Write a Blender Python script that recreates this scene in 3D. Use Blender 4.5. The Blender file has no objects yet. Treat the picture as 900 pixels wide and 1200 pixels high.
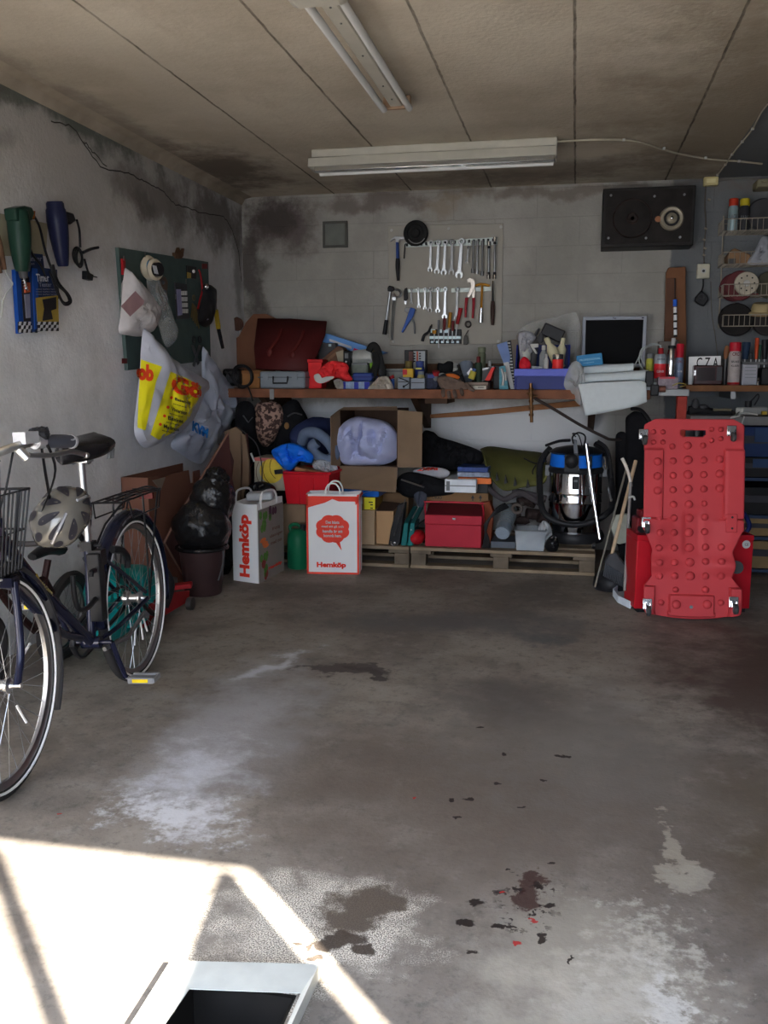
import bpy, bmesh, math, random
from mathutils import Vector, Matrix, noise
from mathutils.bvhtree import BVHTree
random.seed(7)
C = bpy.context.scene.collection
R = math.radians
PI = math.pi
# ---------------------------------------------------------------- camera geometry
TH, PS, F, CAMZ = R(8.74), R(11.8), 1060.0, 1.3
FWD = Vector((-math.sin(PS)*math.cos(TH), math.cos(PS)*math.cos(TH), -math.sin(TH)))
RGT = Vector((math.cos(PS), math.sin(PS), 0))
UPV = Vector((-math.sin(PS)*math.sin(TH), math.cos(PS)*math.sin(TH), math.cos(TH)))
CAM = Vector((0, 0, CAMZ))
def W(px, py, Y=None, X=None, Z=None):
    """a surveyed point of the room: the sight line through a spot of the photo met with a known plane"""
    d = RGT*(px-450) + UPV*(600-py) + FWD*F
    t = X/d.x if X is not None else Y/d.y if Y is not None else (Z-CAMZ)/d.z
    return CAM + d*t
XL, XR, YB, ZC = -2.53, 1.50, 6.80, 2.62
BZ = 1.19          # bench top
BY = 6.12          # bench front
SZ = 1.222         # shelf top to the right
# ---------------------------------------------------------------- materials
def lin(v):
    v = v/255.0
    return v/12.92 if v <= .04045 else ((v+.055)/1.055)**2.4
KK = .64
def c(r, g, b, k=None):
    k = k or KK
    return tuple(min(.85, lin(x)/k) for x in (r, g, b))
_m = {}
def mat(name, col, rough=.6, metal=0, var=.12, scale=12, bump=.0, spec=.16, alpha=1, trans=0, ior=1.45, coat=0):
    if name in _m: return _m[name]
    m = bpy.data.materials.new(name); m.use_nodes = True
    nt = m.node_tree; b = nt.nodes['Principled BSDF']
    b.inputs['Roughness'].default_value = rough; b.inputs['Metallic'].default_value = metal
    b.inputs['Specular IOR Level'].default_value = spec
    b.inputs['Alpha'].default_value = alpha; b.inputs['Transmission Weight'].default_value = trans
    b.inputs['IOR'].default_value = ior; b.inputs['Coat Weight'].default_value = coat
    co = tuple(col)+(1,)
    tc = nt.nodes.new('ShaderNodeTexCoord'); n = nt.nodes.new('ShaderNodeTexNoise')
    n.inputs['Scale'].default_value = scale; n.inputs['Detail'].default_value = 5
    nt.links.new(tc.outputs['Object'], n.inputs['Vector'])
    if var:
        r = nt.nodes.new('ShaderNodeMapRange'); r.inputs[1].default_value = .3; r.inputs[2].default_value = .7
        r.inputs[3].default_value = 1-var; r.inputs[4].default_value = 1+var
        nt.links.new(n.outputs['Fac'], r.inputs[0])
        v = nt.nodes.new('ShaderNodeVectorMath'); v.operation = 'SCALE'; v.inputs[0].default_value = col
        nt.links.new(r.outputs[0], v.inputs['Scale']); nt.links.new(v.outputs[0], b.inputs['Base Color'])
    else: b.inputs['Base Color'].default_value = co
    if bump:
        bp = nt.nodes.new('ShaderNodeBump'); bp.inputs['Strength'].default_value = bump; bp.inputs['Distance'].default_value = .01
        nt.links.new(n.outputs['Fac'], bp.inputs['Height']); nt.links.new(bp.outputs[0], b.inputs['Normal'])
    _m[name] = m
    return m
# ---------------------------------------------------------------- mesh builder (everything authored in metres)
def catmull(pts, n=6, closed=False):
    P = [Vector(p) for p in pts]; out = []; N = len(P)
    if N < 3: return P
    rng = range(N) if closed else range(N-1)
    for i in rng:
        g = (lambda k: P[k % N]) if closed else (lambda k: P[max(0, min(N-1, k))])
        p0, p1, p2, p3 = g(i-1), g(i), g(i+1), g(i+2)
        for j in range(n):
            t = j/n
            out.append(.5*((2*p1)+(p2-p0)*t+(2*p0-5*p1+4*p2-p3)*t*t+(3*p1-p0-3*p2+p3)*t**3))
    if not closed: out.append(P[-1])
    return out
def frame_of(d):
    d = d.normalized(); a = Vector((0, 0, 1)) if abs(d.z) < .9 else Vector((1, 0, 0))
    u = d.cross(a).normalized(); return u, d.cross(u).normalized()
class MB:
    def __init__(s, M=None): s.v = []; s.f = []; s.M = M
    def add(s, vs, fs):
        k = len(s.v)
        s.v += [(s.M @ Vector(p)) if s.M else Vector(p) for p in vs]; s.f += [tuple(i+k for i in f) for f in fs]
        return s
    def box(s, x0, x1, y0, y1, z0, z1, T=None):
        vs = [Vector(p) for p in ((x0,y0,z0),(x1,y0,z0),(x1,y1,z0),(x0,y1,z0),(x0,y0,z1),(x1,y0,z1),(x1,y1,z1),(x0,y1,z1))]
        if T: vs = [T @ p for p in vs]
        return s.add(vs, [(3,2,1,0),(4,5,6,7),(0,1,5,4),(1,2,6,5),(2,3,7,6),(3,0,4,7)])
    def boxc(s, ctr, size, rot=(0,0,0)):
        from mathutils import Euler
        T = Matrix.Translation(ctr) @ Euler(rot).to_matrix().to_4x4(); a, b, d = [q/2 for q in size]
        return s.box(-a, a, -b, b, -d, d, T)
    def ring(s, ctr, u, v, r, n): return [ctr+u*(math.cos(2*PI*i/n)*r)+v*(math.sin(2*PI*i/n)*r) for i in range(n)]
    def cyl(s, p0, p1, r0, r1=None, n=16, cap=True):
        p0, p1 = Vector(p0), Vector(p1); r1 = r0 if r1 is None else r1
        u, v = frame_of(p1-p0); vs = s.ring(p0, u, v, r0, n)+s.ring(p1, u, v, r1, n)
        fs = [(i, (i+1) % n, n+(i+1) % n, n+i) for i in range(n)]
        if cap: fs += [tuple(range(n))[::-1], tuple(range(n, 2*n))]
        return s.add(vs, fs)
    def tube(s, pts, r, n=8, sm=6, closed=False, flat=None):
        P = catmull(pts, sm, closed) if sm else [Vector(p) for p in pts]
        N = len(P); vs = []; pu = None
        for i, p in enumerate(P):
            d = (P[(i+1) % N]-P[i-1]) if closed else P[min(N-1, i+1)]-P[max(0, i-1)]
            if d.length < 1e-9: d = Vector((0,0,1))
            d.normalize()
            if pu is None: pu, _ = frame_of(d)
            u = (pu-d*pu.dot(d)); u = u.normalized() if u.length > 1e-6 else frame_of(d)[0]; pu = u
            w = d.cross(u); rr = r(i/(N-1)) if callable(r) else r
            vs += [p+u*(math.cos(2*PI*k/n)*rr)+w*(math.sin(2*PI*k/n)*rr*(flat or 1)) for k in range(n)]
        fs = []
        for i in range(N if closed else N-1):
            j = (i+1) % N
            fs += [(i*n+k, i*n+(k+1) % n, j*n+(k+1) % n, j*n+k) for k in range(n)]
        if not closed: fs += [tuple(range(n))[::-1], tuple((N-1)*n+k for k in range(n))]
        return s.add(vs, fs)
    def lathe(s, prof, ctr=(0,0,0), ax=(0,0,1), n=24):
        ctr, ax = Vector(ctr), Vector(ax).normalized(); u, v = frame_of(ax); vs = []; fs = []
        for r, z in prof: vs += s.ring(ctr+ax*z, u, v, max(r, 1e-4), n)
        for i in range(len(prof)-1):
            fs += [(i*n+k, i*n+(k+1) % n, (i+1)*n+(k+1) % n, (i+1)*n+k) for k in range(n)]
        if prof[0] != prof[-1]: fs += [tuple(range(n))[::-1], tuple((len(prof)-1)*n+k for k in range(n))]
        return s.add(vs, fs)
    def ell(s, ctr, rad, amp=0, sc=8, n=24, m=14, T=None, seed=0):
        vs = []; fs = []; ctr = Vector(ctr)
        for j in range(m+1):
            a = PI*j/m
            for i in range(n):
                b = 2*PI*i/n; d = Vector((math.sin(a)*math.cos(b), math.sin(a)*math.sin(b), math.cos(a)))
                k = 1+(amp*noise.noise(d*sc*.4+Vector((seed*3.1, seed, 0)))+amp*.5*noise.noise(d*sc+Vector((seed, 0, 5)))) if amp else 1
                p = Vector((d.x*rad[0], d.y*rad[1], d.z*rad[2]))*k
                vs.append(ctr+(T @ p if T else p))
        for j in range(m):
            fs += [(j*n+i, (j+1)*n+i, (j+1)*n+(i+1) % n, j*n+(i+1) % n) for i in range(n)]
        return s.add(vs, fs)
    def torus(s, ctr, R_, r, ax=(0,1,0), n=40, k=8, a0=0, a1=None, flat=1):
        ctr, ax = Vector(ctr), Vector(ax).normalized(); u, v = frame_of(ax)
        full = a1 is None; a1 = 2*PI if full else a1; N = n if full else n+1; vs = []; fs = []
        for i in range(N):
            a = a0+(a1-a0)*i/n; d = u*math.cos(a)+v*math.sin(a)
            vs += [ctr+d*(R_+math.cos(2*PI*q/k)*r)+ax*(math.sin(2*PI*q/k)*r*flat) for q in range(k)]
        for i in range(n):
            j = (i+1) % N
            fs += [(i*k+q, i*k+(q+1) % k, j*k+(q+1) % k, j*k+q) for q in range(k)]
        if not full: fs += [tuple(range(k)), tuple((N-1)*k+q for q in range(k))[::-1]]
        return s.add(vs, fs)
    def prism(s, pts, off):
        """closed outline of 3-D points, thickened along the vector off"""
        P = [Vector(p) for p in pts]; off = Vector(off); n = len(P)
        return s.add(P+[p+off for p in P], [tuple(range(n))[::-1], tuple(range(n, 2*n))]+[(i, (i+1) % n, n+(i+1) % n, n+i) for i in range(n)])
    def px(s, pts, Y=None, off=.01, X=None, sm=0):
        """outline surveyed on the plane Y (or X), thickened towards the room by off"""
        P = [W(a, b, Y=Y, X=X) for a, b in pts]
        if sm: P = catmull(P, sm, True)
        return s.prism(P, (0, -off, 0) if Y is not None else (off, 0, 0))
    def rect(s, x0, y0, x1, y1, Y, dep, z0=None):
        """box whose front lies on plane Y and spans the surveyed rectangle; dep goes back"""
        a, b = W(x0, (y0+y1)/2, Y=Y), W(x1, (y0+y1)/2, Y=Y); xm = (x0+x1)/2
        zt, zb = W(xm, y0, Y=Y).z, W(xm, y1, Y=Y).z
        return s.box(a.x, b.x, Y, Y+dep, zb if z0 is None else z0, zt)
    def puff(s, outl, nrm, tf, tb=.0, amp=.0, sc=9, rings=14, seed=0, sm=6, ctr=None, pw=.5, fold=0):
        P = catmull(outl, sm, True); n = len(P); nrm = Vector(nrm).normalized()
        ct = sum(P, Vector())/n if ctr is None else Vector(ctr); vs = []; fs = []
        for side, th in ((1, tf), (-1, tb)):
            for k in range(rings):
                q = k/rings
                for i in range(n):
                    p = ct.lerp(P[i], q); h = th*(1-q**2.4)**pw
                    nz = amp*(noise.noise(p*sc+Vector((seed, 0, 0)))+.5*noise.noise(p*sc*2.7+Vector((0, seed, 0))))*(1-q*.6)
                    a_ = noise.noise(Vector((p.x*sc*1.6, p.y*sc*.8, p.z*sc*.7+seed))); nz -= fold*2.6*max(0, 1-abs(a_)*6)*(1-q**3)
                    vs.append(p+nrm*(h+nz)*side)
        base = len(vs)
        vs += P
        for sd in (0, 1):
            o = sd*rings*n
            for k in range(rings):
                a = o+k*n; b = o+(k+1)*n if k < rings-1 else base
                for i in range(n):
                    f = (a+i, a+(i+1) % n, b+(i+1) % n, b+i)
                    fs.append(f if sd == 0 else f[::-1])
        return s.add(vs, fs)
    def build(s, name, m, parent=None, smooth=True, bev=0, solid=0, sub=0, label=None, at=None, keep=False):
        """link as ONE mesh object; its origin is its base centre, or local to its parent"""
        if parent is not None: inv = WM[parent.name].inverted(); M0 = WM[parent.name]
        else:
            xs = [p.x for p in s.v]; ys = [p.y for p in s.v]; zs = [p.z for p in s.v]
            o0 = Vector(((min(xs)+max(xs))/2, (min(ys)+max(ys))/2, min(zs))) if at is None else Vector(at)
            M0 = Matrix.Translation(o0); inv = M0.inverted()
        me = bpy.data.meshes.new(name); me.from_pydata([inv @ p for p in s.v], [], s.f); me.validate()
        bm = bmesh.new(); bm.from_mesh(me)
        if not keep: bmesh.ops.remove_doubles(bm, verts=bm.verts, dist=1e-5)
        bmesh.ops.recalc_face_normals(bm, faces=bm.faces); bm.to_mesh(me); bm.free()
        me.materials.append(m); o = bpy.data.objects.new(name, me); C.objects.link(o)
        if parent is not None: o.parent = parent
        else: o.matrix_world = M0
        WM[o.name] = M0
        if smooth:
            for p in me.polygons: p.use_smooth = True
            me.set_sharp_from_angle(angle=R(38))
        if solid:
            q = o.modifiers.new('s', 'SOLIDIFY'); q.thickness = solid; q.offset = 0
        if bev:
            q = o.modifiers.new('b', 'BEVEL'); q.width = bev; q.segments = 2; q.limit_method = 'ANGLE'; q.angle_limit = R(40)
        if label: o['label'] = label
        return o
WM = {}
def tag(o, label, cat, group=None, kind=None):
    o['label'] = label; o['category'] = cat
    if group: o['group'] = group
    if kind: o['kind'] = kind
    return o
def thing(name, label, cat, loc, rz=0, group=None, M=None):
    o = bpy.data.objects.new(name, None); C.objects.link(o); o.empty_display_size = .05
    M = M or (Matrix.Translation(Vector(loc)) @ Matrix.Rotation(rz, 4, 'Z'))
    o.matrix_world = M; WM[o.name] = M.copy()
    return tag(o, label, cat, group)
def struct(name, mb, m, **k):
    o = mb.build(name, m, at=(0,0,0), **k); o['kind'] = 'structure'; return o
def solo(mb, name, m, label, cat, group=None, **k): return tag(mb.build(name, m, **k), label, cat, group)
def bvh(o):
    M = WM[o.name]; return BVHTree.FromPolygons([M @ v.co for v in o.data.vertices], [tuple(p.vertices) for p in o.data.polygons])
def drape(name, verts, faces, body, d, m, parent, off=.0025, cuts=0, label=None):
    """thin print laid on the surface of body, seen along d"""
    t = bvh(body); d = Vector(d).normalized()
    me = bpy.data.meshes.new('t'); me.from_pydata(verts, [], faces); bm = bmesh.new(); bm.from_mesh(me)
    bmesh.ops.triangulate(bm, faces=bm.faces)
    for _ in range(cuts): bmesh.ops.subdivide_edges(bm, edges=bm.edges, cuts=1, use_grid_fill=True)
    bmesh.ops.triangulate(bm, faces=bm.faces)
    vs = []
    for v in bm.verts:
        h = t.ray_cast(v.co-d*.6, d)
        vs.append((h[0] if h[0] else v.co)-d*off)
    bm.verts.index_update(); fs = [tuple(v.index for v in f.verts) for f in bm.faces]; bm.free(); bpy.data.meshes.remove(me)
    mb = MB(); mb.add(vs, fs)
    return mb.build(name, m, parent, label=label)
def glyphs(body, size=1, bold=0, align='CENTER'):
    cu = bpy.data.curves.new('t', 'FONT'); cu.body = body; cu.size = size; cu.align_x = align; cu.align_y = 'CENTER'; cu.offset = bold; cu.resolution_u = 3
    o = bpy.data.objects.new('t', cu); C.objects.link(o); bpy.context.view_layer.update()
    dg = bpy.context.evaluated_depsgraph_get(); me = bpy.data.meshes.new_from_object(o.evaluated_get(dg))
    vs = [v.co.copy() for v in me.vertices]; fs = [tuple(p.vertices) for p in me.polygons]
    bpy.data.objects.remove(o); bpy.data.meshes.remove(me); bpy.data.curves.remove(cu)
    return vs, fs
def write(body, w, h, ctr, ux, uy, m, parent, on=None, name='lettering', bold=.01, off=.002, cuts=0):
    """lettering fitted into w x h, centred at ctr, running along ux with uy up"""
    vs, fs = glyphs(body, 1, bold)
    xs = [v.x for v in vs]; ys = [v.y for v in vs]; cx, cy = (min(xs)+max(xs))/2, (min(ys)+max(ys))/2
    sx, sy = w/(max(xs)-min(xs)), h/(max(ys)-min(ys)); ux, uy = Vector(ux).normalized(), Vector(uy).normalized(); nn = ux.cross(uy)
    P = [Vector(ctr)+ux*((v.x-cx)*sx)+uy*((v.y-cy)*sy) for v in vs]
    if on is not None: return drape(name, P, fs, on, -nn, m, parent, off, cuts)
    mb = MB(); mb.add([p+nn*off for p in P], fs)
    return mb.build(name, m, parent, smooth=False)
def copy_tree(root, loc, label=None, rz=None):
    r = root.copy(); C.objects.link(r); r.location = loc
    if rz is not None: r.rotation_euler = (0, 0, rz)
    if label: r['label'] = label
    for ch in root.children:
        q = ch.copy(); C.objects.link(q); q.parent = r
        for g in ch.children:
            h = g.copy(); C.objects.link(h); h.parent = q
    return r
# common materials
STEEL = mat('steel', (.4,.41,.42), .3, 1, .1); DSTEEL = mat('dull_steel', (.2,.2,.2), .4, 1, .15)
CHROME = mat('chrome', (.8,.8,.82), .08, 1, .02)
BLK = mat('black_plastic', (.018,.018,.02), .4, 0, .2); RUB = mat('black_rubber', (.02,.02,.02), .75, 0, .2, bump=.2)
BLKM = mat('black_metal', (.02,.02,.022), .35, .3, .2); DGREY = mat('dark_grey_plastic', (.06,.06,.065), .5)
WHT = mat('white_plastic', (.5,.5,.48), .4, 0, .04); GRY = mat('grey_plastic', (.17,.18,.19), .45, 0, .06)
RED = mat('red_paint', (.33,.015,.02), .4, 0, .1); DRED = mat('dark_red_paint', (.14,.018,.02), .45, 0, .15)
BLUE = mat('blue_plastic', (.008,.018,.16), .35, 0, .06); CARD = mat('cardboard', (.24,.165,.105), .85, 0, .1, 6)
CARDD = mat('dark_cardboard', (.10,.062,.045), .85, 0, .12, 6); PAPER = mat('white_paper', (.55,.55,.54), .8, 0, .03, bump=.1)
WOOD = mat('brown_wood', (.12,.065,.038), .6, 0, .3, 14, .2); YEL = mat('yellow_plastic', (.42,.3,.03), .4, 0, .05)
GREEN = mat('green_plastic', (.008,.12,.055), .4, 0, .08); ORG = mat('orange_rubber', (.5,.12,.02), .5); BRASS = mat('brass', (.3,.2,.09), .4, 1, .2)
# ================================================================ THE ROOM
def nodes(m): return m.node_tree.nodes, m.node_tree.links
def surface(name, base, rough=.9):
    m = bpy.data.materials.new(name); m.use_nodes = True
    N, L = nodes(m); b = N['Principled BSDF']; b.inputs['Roughness'].default_value = rough; b.inputs['Specular IOR Level'].default_value = .25
    g = N.new('ShaderNodeNewGeometry')
    return m, N, L, b, g.outputs['Position']
def tex(N, L, pos, scale, det=6, rough=.6, st=(1,1,1), kind='Noise'):
    mp = N.new('ShaderNodeMapping'); mp.inputs['Scale'].default_value = st; L.new(pos, mp.inputs[0])
    n = N.new('ShaderNodeTex'+kind); n.inputs['Scale'].default_value = scale
    if kind == 'Noise': n.inputs['Detail'].default_value = det; n.inputs['Roughness'].default_value = rough
    L.new(mp.outputs[0], n.inputs['Vector']); return n.outputs[0]
def warp(N, L, pos, scale, amp):
    n = N.new('ShaderNodeTexNoise'); n.inputs['Scale'].default_value = scale; n.inputs['Detail'].default_value = 6; L.new(pos, n.inputs['Vector'])
    a = N.new('ShaderNodeVectorMath'); a.operation = 'SUBTRACT'; L.new(n.outputs['Color'], a.inputs[0]); a.inputs[1].default_value = (.5,.5,.5)
    b = N.new('ShaderNodeVectorMath'); b.operation = 'SCALE'; L.new(a.outputs[0], b.inputs[0]); b.inputs['Scale'].default_value = amp
    d = N.new('ShaderNodeVectorMath'); d.operation = 'ADD'; L.new(pos, d.inputs[0]); L.new(b.outputs[0], d.inputs[1]); return d.outputs[0]
def rng(N, L, v, a, b, lo=0, hi=1):
    r = N.new('ShaderNodeMapRange'); r.interpolation_type = 'SMOOTHSTEP'
    for i, x in enumerate((a, b, lo, hi)): r.inputs[i+1].default_value = x
    L.new(v, r.inputs[0]); return r.outputs[0]
def mth(N, L, op, a, b=None):
    n = N.new('ShaderNodeMath'); n.operation = op
    for i, x in enumerate((a, b)):
        if x is None: continue
        if isinstance(x, (int, float)): n.inputs[i].default_value = x
        else: L.new(x, n.inputs[i])
    return n.outputs[0]
def mix(N, L, fac, a, b):
    n = N.new('ShaderNodeMix'); n.data_type = 'RGBA'
    for i, x in ((0, fac), (6, a), (7, b)):
        if isinstance(x, tuple): n.inputs[i].default_value = x if len(x) == 4 else x+(1,)
        elif isinstance(x, (int, float)): n.inputs[i].default_value = x
        else: L.new(x, n.inputs[i])
    return n.outputs[2]
def blotch(N, L, pos, ctr, rad, rot, nz, na=.5, soft=.5):
    """a stain, or shade put into the colour, on the material: an ellipse with a ragged rim"""
    s = N.new('ShaderNodeVectorMath'); s.operation = 'SUBTRACT'; L.new(pos, s.inputs[0]); s.inputs[1].default_value = ctr
    r = N.new('ShaderNodeVectorRotate'); r.rotation_type = 'Z_AXIS'; r.inputs['Angle'].default_value = -rot; L.new(s.outputs[0], r.inputs['Vector'])
    d = N.new('ShaderNodeVectorMath'); d.operation = 'DIVIDE'; L.new(r.outputs[0], d.inputs[0]); d.inputs[1].default_value = rad
    l = N.new('ShaderNodeVectorMath'); l.operation = 'LENGTH'; L.new(d.outputs[0], l.inputs[0])
    v = mth(N, L, 'ADD', l.outputs['Value'], mth(N, L, 'MULTIPLY', mth(N, L, 'SUBTRACT', nz, .5), na*2))
    return rng(N, L, v, 1, 1-soft, 0, 1)
def bumpit(N, L, b, h, st, dist=.01):
    bp = N.new('ShaderNodeBump'); bp.inputs['Strength'].default_value = st; bp.inputs['Distance'].default_value = dist
    L.new(h, bp.inputs['Height']); L.new(bp.outputs[0], b.inputs['Normal'])
# --- floor
m_floor, N, L, B_, pos = surface('stained_concrete_floor', None, .75)
n1 = tex(N, L, pos, 1.6, 8, .62); n2 = tex(N, L, pos, 9, 8, .7); n3 = tex(N, L, pos, 60, 3, .6); n4 = tex(N, L, pos, 3.5, 8, .7); n5 = tex(N, L, pos, 300, 1, .5); n7 = tex(N, L, pos, 17, 8, .75)
n6 = tex(N, L, pos, 24, 4, .7)
posw = warp(N, L, pos, 5, .35); poss = warp(N, L, pos, 30, .05)
col = mix(N, L, rng(N, L, n1, .36, .64), (.175,.150,.128), (.32,.285,.245))
col = mix(N, L, mth(N, L, 'MULTIPLY', rng(N, L, n2, .5, .72), .45), col, (.36,.335,.30))
col = mix(N, L, mth(N, L, 'MULTIPLY', rng(N, L, n3, .55, .7), .35), col, (.1,.088,.078))
col = mix(N, L, mth(N, L, 'MULTIPLY', rng(N, L, n7, .5, .68), .6), col, (.105,.1,.088))
col = mix(N, L, mth(N, L, 'MULTIPLY', rng(N, L, n7, .36, .26), .35), col, (.42,.39,.35))
def st(ctr, rad, rot, colr, nz, na, soft, amt=1, gate=None):
    global col
    k = blotch(N, L, posw if max(rad) > .04 else poss, (ctr[0], ctr[1], 0), (rad[0], rad[1], 1), rot, nz, na, soft)
    if gate is not None: k = mth(N, L, 'MULTIPLY', k, gate)
    if amt != 1: k = mth(N, L, 'MULTIPLY', k, amt)
    col = mix(N, L, k, col, colr)
st((1.05, 3.8), (.8, 1.4), .1, (.075,.05,.042), n4, .8, .6, .85)          # reddish stain, darkened to paint in the dimmer right side
st((.72, 2.5), (.45, .75), .1, (.115,.09,.06), n2, .8, .7, .9)          # olive brown patch
st((.02, 1.85), (.33, .5), .25, (.54,.50,.42), n4, 1.0, .95, .85)            # pale worn strip
st((.12, 3.2), (.22, 1.2), -.05, (.32,.305,.29), n4, 1.0, .9, .5)
st((-.25, 3.5), (.38, .42), .3, (.12,.108,.1), n4, 1.1, .8, .7)        # old oil
st((-.1, 4.4), (.22, .2), .3, (.1,.11,.12), n2, .9, .8, .7)
st((-.5, 4.6), (1.2, .35), .1, (.15,.145,.145), n4, 1.0, .9, .7)
st((-1.2, 3.1), (.42, .95), .12, (.40,.39,.395), n4, .9, .95, .85)         # pale blue grey track
st((-1.16, 2.62), (.25, .42), .15, (.6,.61,.65), n2, 1.0, .9, .95)
st((-1.28, 3.75), (.07, .35), -.35, (.66,.68,.74), n2, 1.3, .9, .7)
st((-1.12, 2.32), (.28, .13), -.3, (.68,.69,.72), n6, 1.3, .8, .9)
st((-.95, 3.74), (.23, .085), .12, (.085,.07,.065), n2, 1.0, .25, .9)      # damp spot
st((-.85, 3.72), (.12, .05), -.4, (.07,.06,.055), n2, 1.2, .3, .9)
gr = rng(N, L, n5, .45, .53)
st((-.2, 2.65), (1.2, .95), 0, (.15,.12,.098), n4, .8, .9, .85)
st((.05, 3.1), (.7, .8), .4, (.2,.185,.165), n2, 1.0, .9, .6)
st((-.56, 1.90), (.34, .27), .2, (.85,.80,.70), n2, .8, .5, .95, gr)         # spilt grit ring
st((-.46, 1.98), (.13, .11), .4, (.11,.085,.065), n2, .9, .4, .95)
for q in ((-.5,1.86,.055,.05),(-.435,1.84,.035,.022),(-.53,1.79,.02,.02),(-.56,1.82,.01,.01),(-.585,1.83,.012,.01)):
    st(q[:2], q[2:], 0, (.07,.052,.04), n6, .35, .3, .95)
st((.2, 1.82), (.14, .36), .1, (.55,.52,.45), n6, 2.1, .9, .8)
st((.24, 1.72), (.07, .2), .2, (.66,.64,.6), n6, 2.0, .6, .8)               # flaking white salts
st((.08, 1.68), (.16, .16), .3, (.5,.47,.41), n6, 2.0, .9, .7)
st((.31, 2.42), (.045, .2), .12, (.4,.36,.29), n6, 1.0, .3, .85)
st((.34, 2.27), (.05, .07), .3, (.4,.37,.31), n6, 1.0, .3, .7)
st((-.02, 2.02), (.14, .16), .2, (.33,.3,.25), n2, 1.0, .5, .7)
sp = rng(N, L, n6, .56, .6)
st((-.1, 2.12), (.14, .16), .3, (.02,.012,.012), n2, .8, .6, .95, sp)       # drips
st((-.08, 2.17), (.06, .05), .3, (.05,.018,.015), n6, 1.2, .3, .85)
for q in ((-.2,2.08,.024,.018),(-.215,1.99,.022,.014),(-.12,1.99,.03,.006),(-.05,2.18,.016,.012),(-.02,2.1,.018,.012),(-.035,1.96,.008,.03),(.03,1.9,.006,.025),
          (-.13,2.24,.012,.008),(-.19,1.88,.014,.01),(-.02,2.3,.012,.008),(-.3,2.5,.016,.01),(-.28,2.62,.02,.008),(-.21,2.75,.016,.01),(-.33,2.6,.012,.01),(-.12,2.6,.014,.008),
          (-.2,2.98,.016,.012),(.0,3.0,.03,.012),(-.3,3.2,.014,.01),(-.06,2.8,.014,.01)):
    st(q[:2], q[2:], 0, (.022,.014,.012), n6, 1.1, .3, .95)
for q in ((-.09,1.93,.012,.008),(-.14,2.13,.01,.006),(-.06,2.03,.014,.004),(-1.47,2.28,.007,.007),(-.45,2.6,.006,.006)):
    st(q[:2], q[2:], 0, (.45,.02,.02), n6, .3, .3, .9)
L.new(col, B_.inputs['Base Color']); bumpit(N, L, B_, n3, .25, .004)
L.new(rng(N, L, n1, .3, .7, .62, .85), B_.inputs['Roughness'])
# --- plaster walls
def wallmat(name, tint, stains_shade, block=False, paint=None):
    m, N, L, b, pos = surface(name, None, .9)
    a = tex(N, L, pos, 1.4, 8, .65); d = tex(N, L, pos, 7, 8, .7); e = tex(N, L, pos, 45, 4, .6); g = tex(N, L, pos, 3, 9, .75)
    cl = mix(N, L, rng(N, L, a, .32, .68), tuple(x*.82 for x in tint), tuple(x*1.1 for x in tint))
    cl = mix(N, L, mth(N, L, 'MULTIPLY', rng(N, L, d, .52, .75), .3), cl, tuple(x*.62 for x in tint))
    h = e; pw_ = warp(N, L, pos, 4, .3)
    if block:
        br = N.new('ShaderNodeTexBrick'); br.inputs['Scale'].default_value = 1; br.inputs['Brick Width'].default_value = .6; br.inputs['Row Height'].default_value = .2
        br.inputs['Mortar Size'].default_value = .004; br.inputs['Mortar Smooth'].default_value = .6
        sx = N.new('ShaderNodeSeparateXYZ'); L.new(pos, sx.inputs[0]); cx = N.new('ShaderNodeCombineXYZ')
        L.new(sx.outputs[0], cx.inputs[0]); L.new(sx.outputs[2], cx.inputs[1]); L.new(cx.outputs[0], br.inputs['Vector'])
        cl = mix(N, L, mth(N, L, 'MULTIPLY', br.outputs['Fac'], .22), cl, tuple(x*.5 for x in tint))
        h = mth(N, L, 'SUBTRACT', e, mth(N, L, 'MULTIPLY', br.outputs['Fac'], .6))
    if paint:      # the bluish repaint of one end of the wall, with its own uneven edge
        sx = N.new('ShaderNodeSeparateXYZ'); L.new(pos, sx.inputs[0])
        k = rng(N, L, mth(N, L, 'ADD', sx.outputs[0], mth(N, L, 'MULTIPLY', d, .08)), paint[0], paint[0]+.02)
        cl = mix(N, L, k, cl, paint[1])
        k = mth(N, L, 'MULTIPLY', rng(N, L, mth(N, L, 'ADD', sx.outputs[2], mth(N, L, 'MULTIPLY', g, .2)), 1.12, 1.22, 1, 0), rng(N, L, sx.outputs[0], .1, .3, 1, 0))
        cl = mix(N, L, mth(N, L, 'MULTIPLY', k, .8), cl, (.74,.75,.77))
    for ctr, rad, cc, na, amt in stains_shade:
        k = blotch(N, L, pw_, ctr, rad, 0, g, na, .7)
        cl = mix(N, L, mth(N, L, 'MULTIPLY', k, amt), cl, cc)
    L.new(cl, b.inputs['Base Color']); bumpit(N, L, b, h, .35, .01)
    return m
MOULD = (.055,.045,.042)
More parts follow.
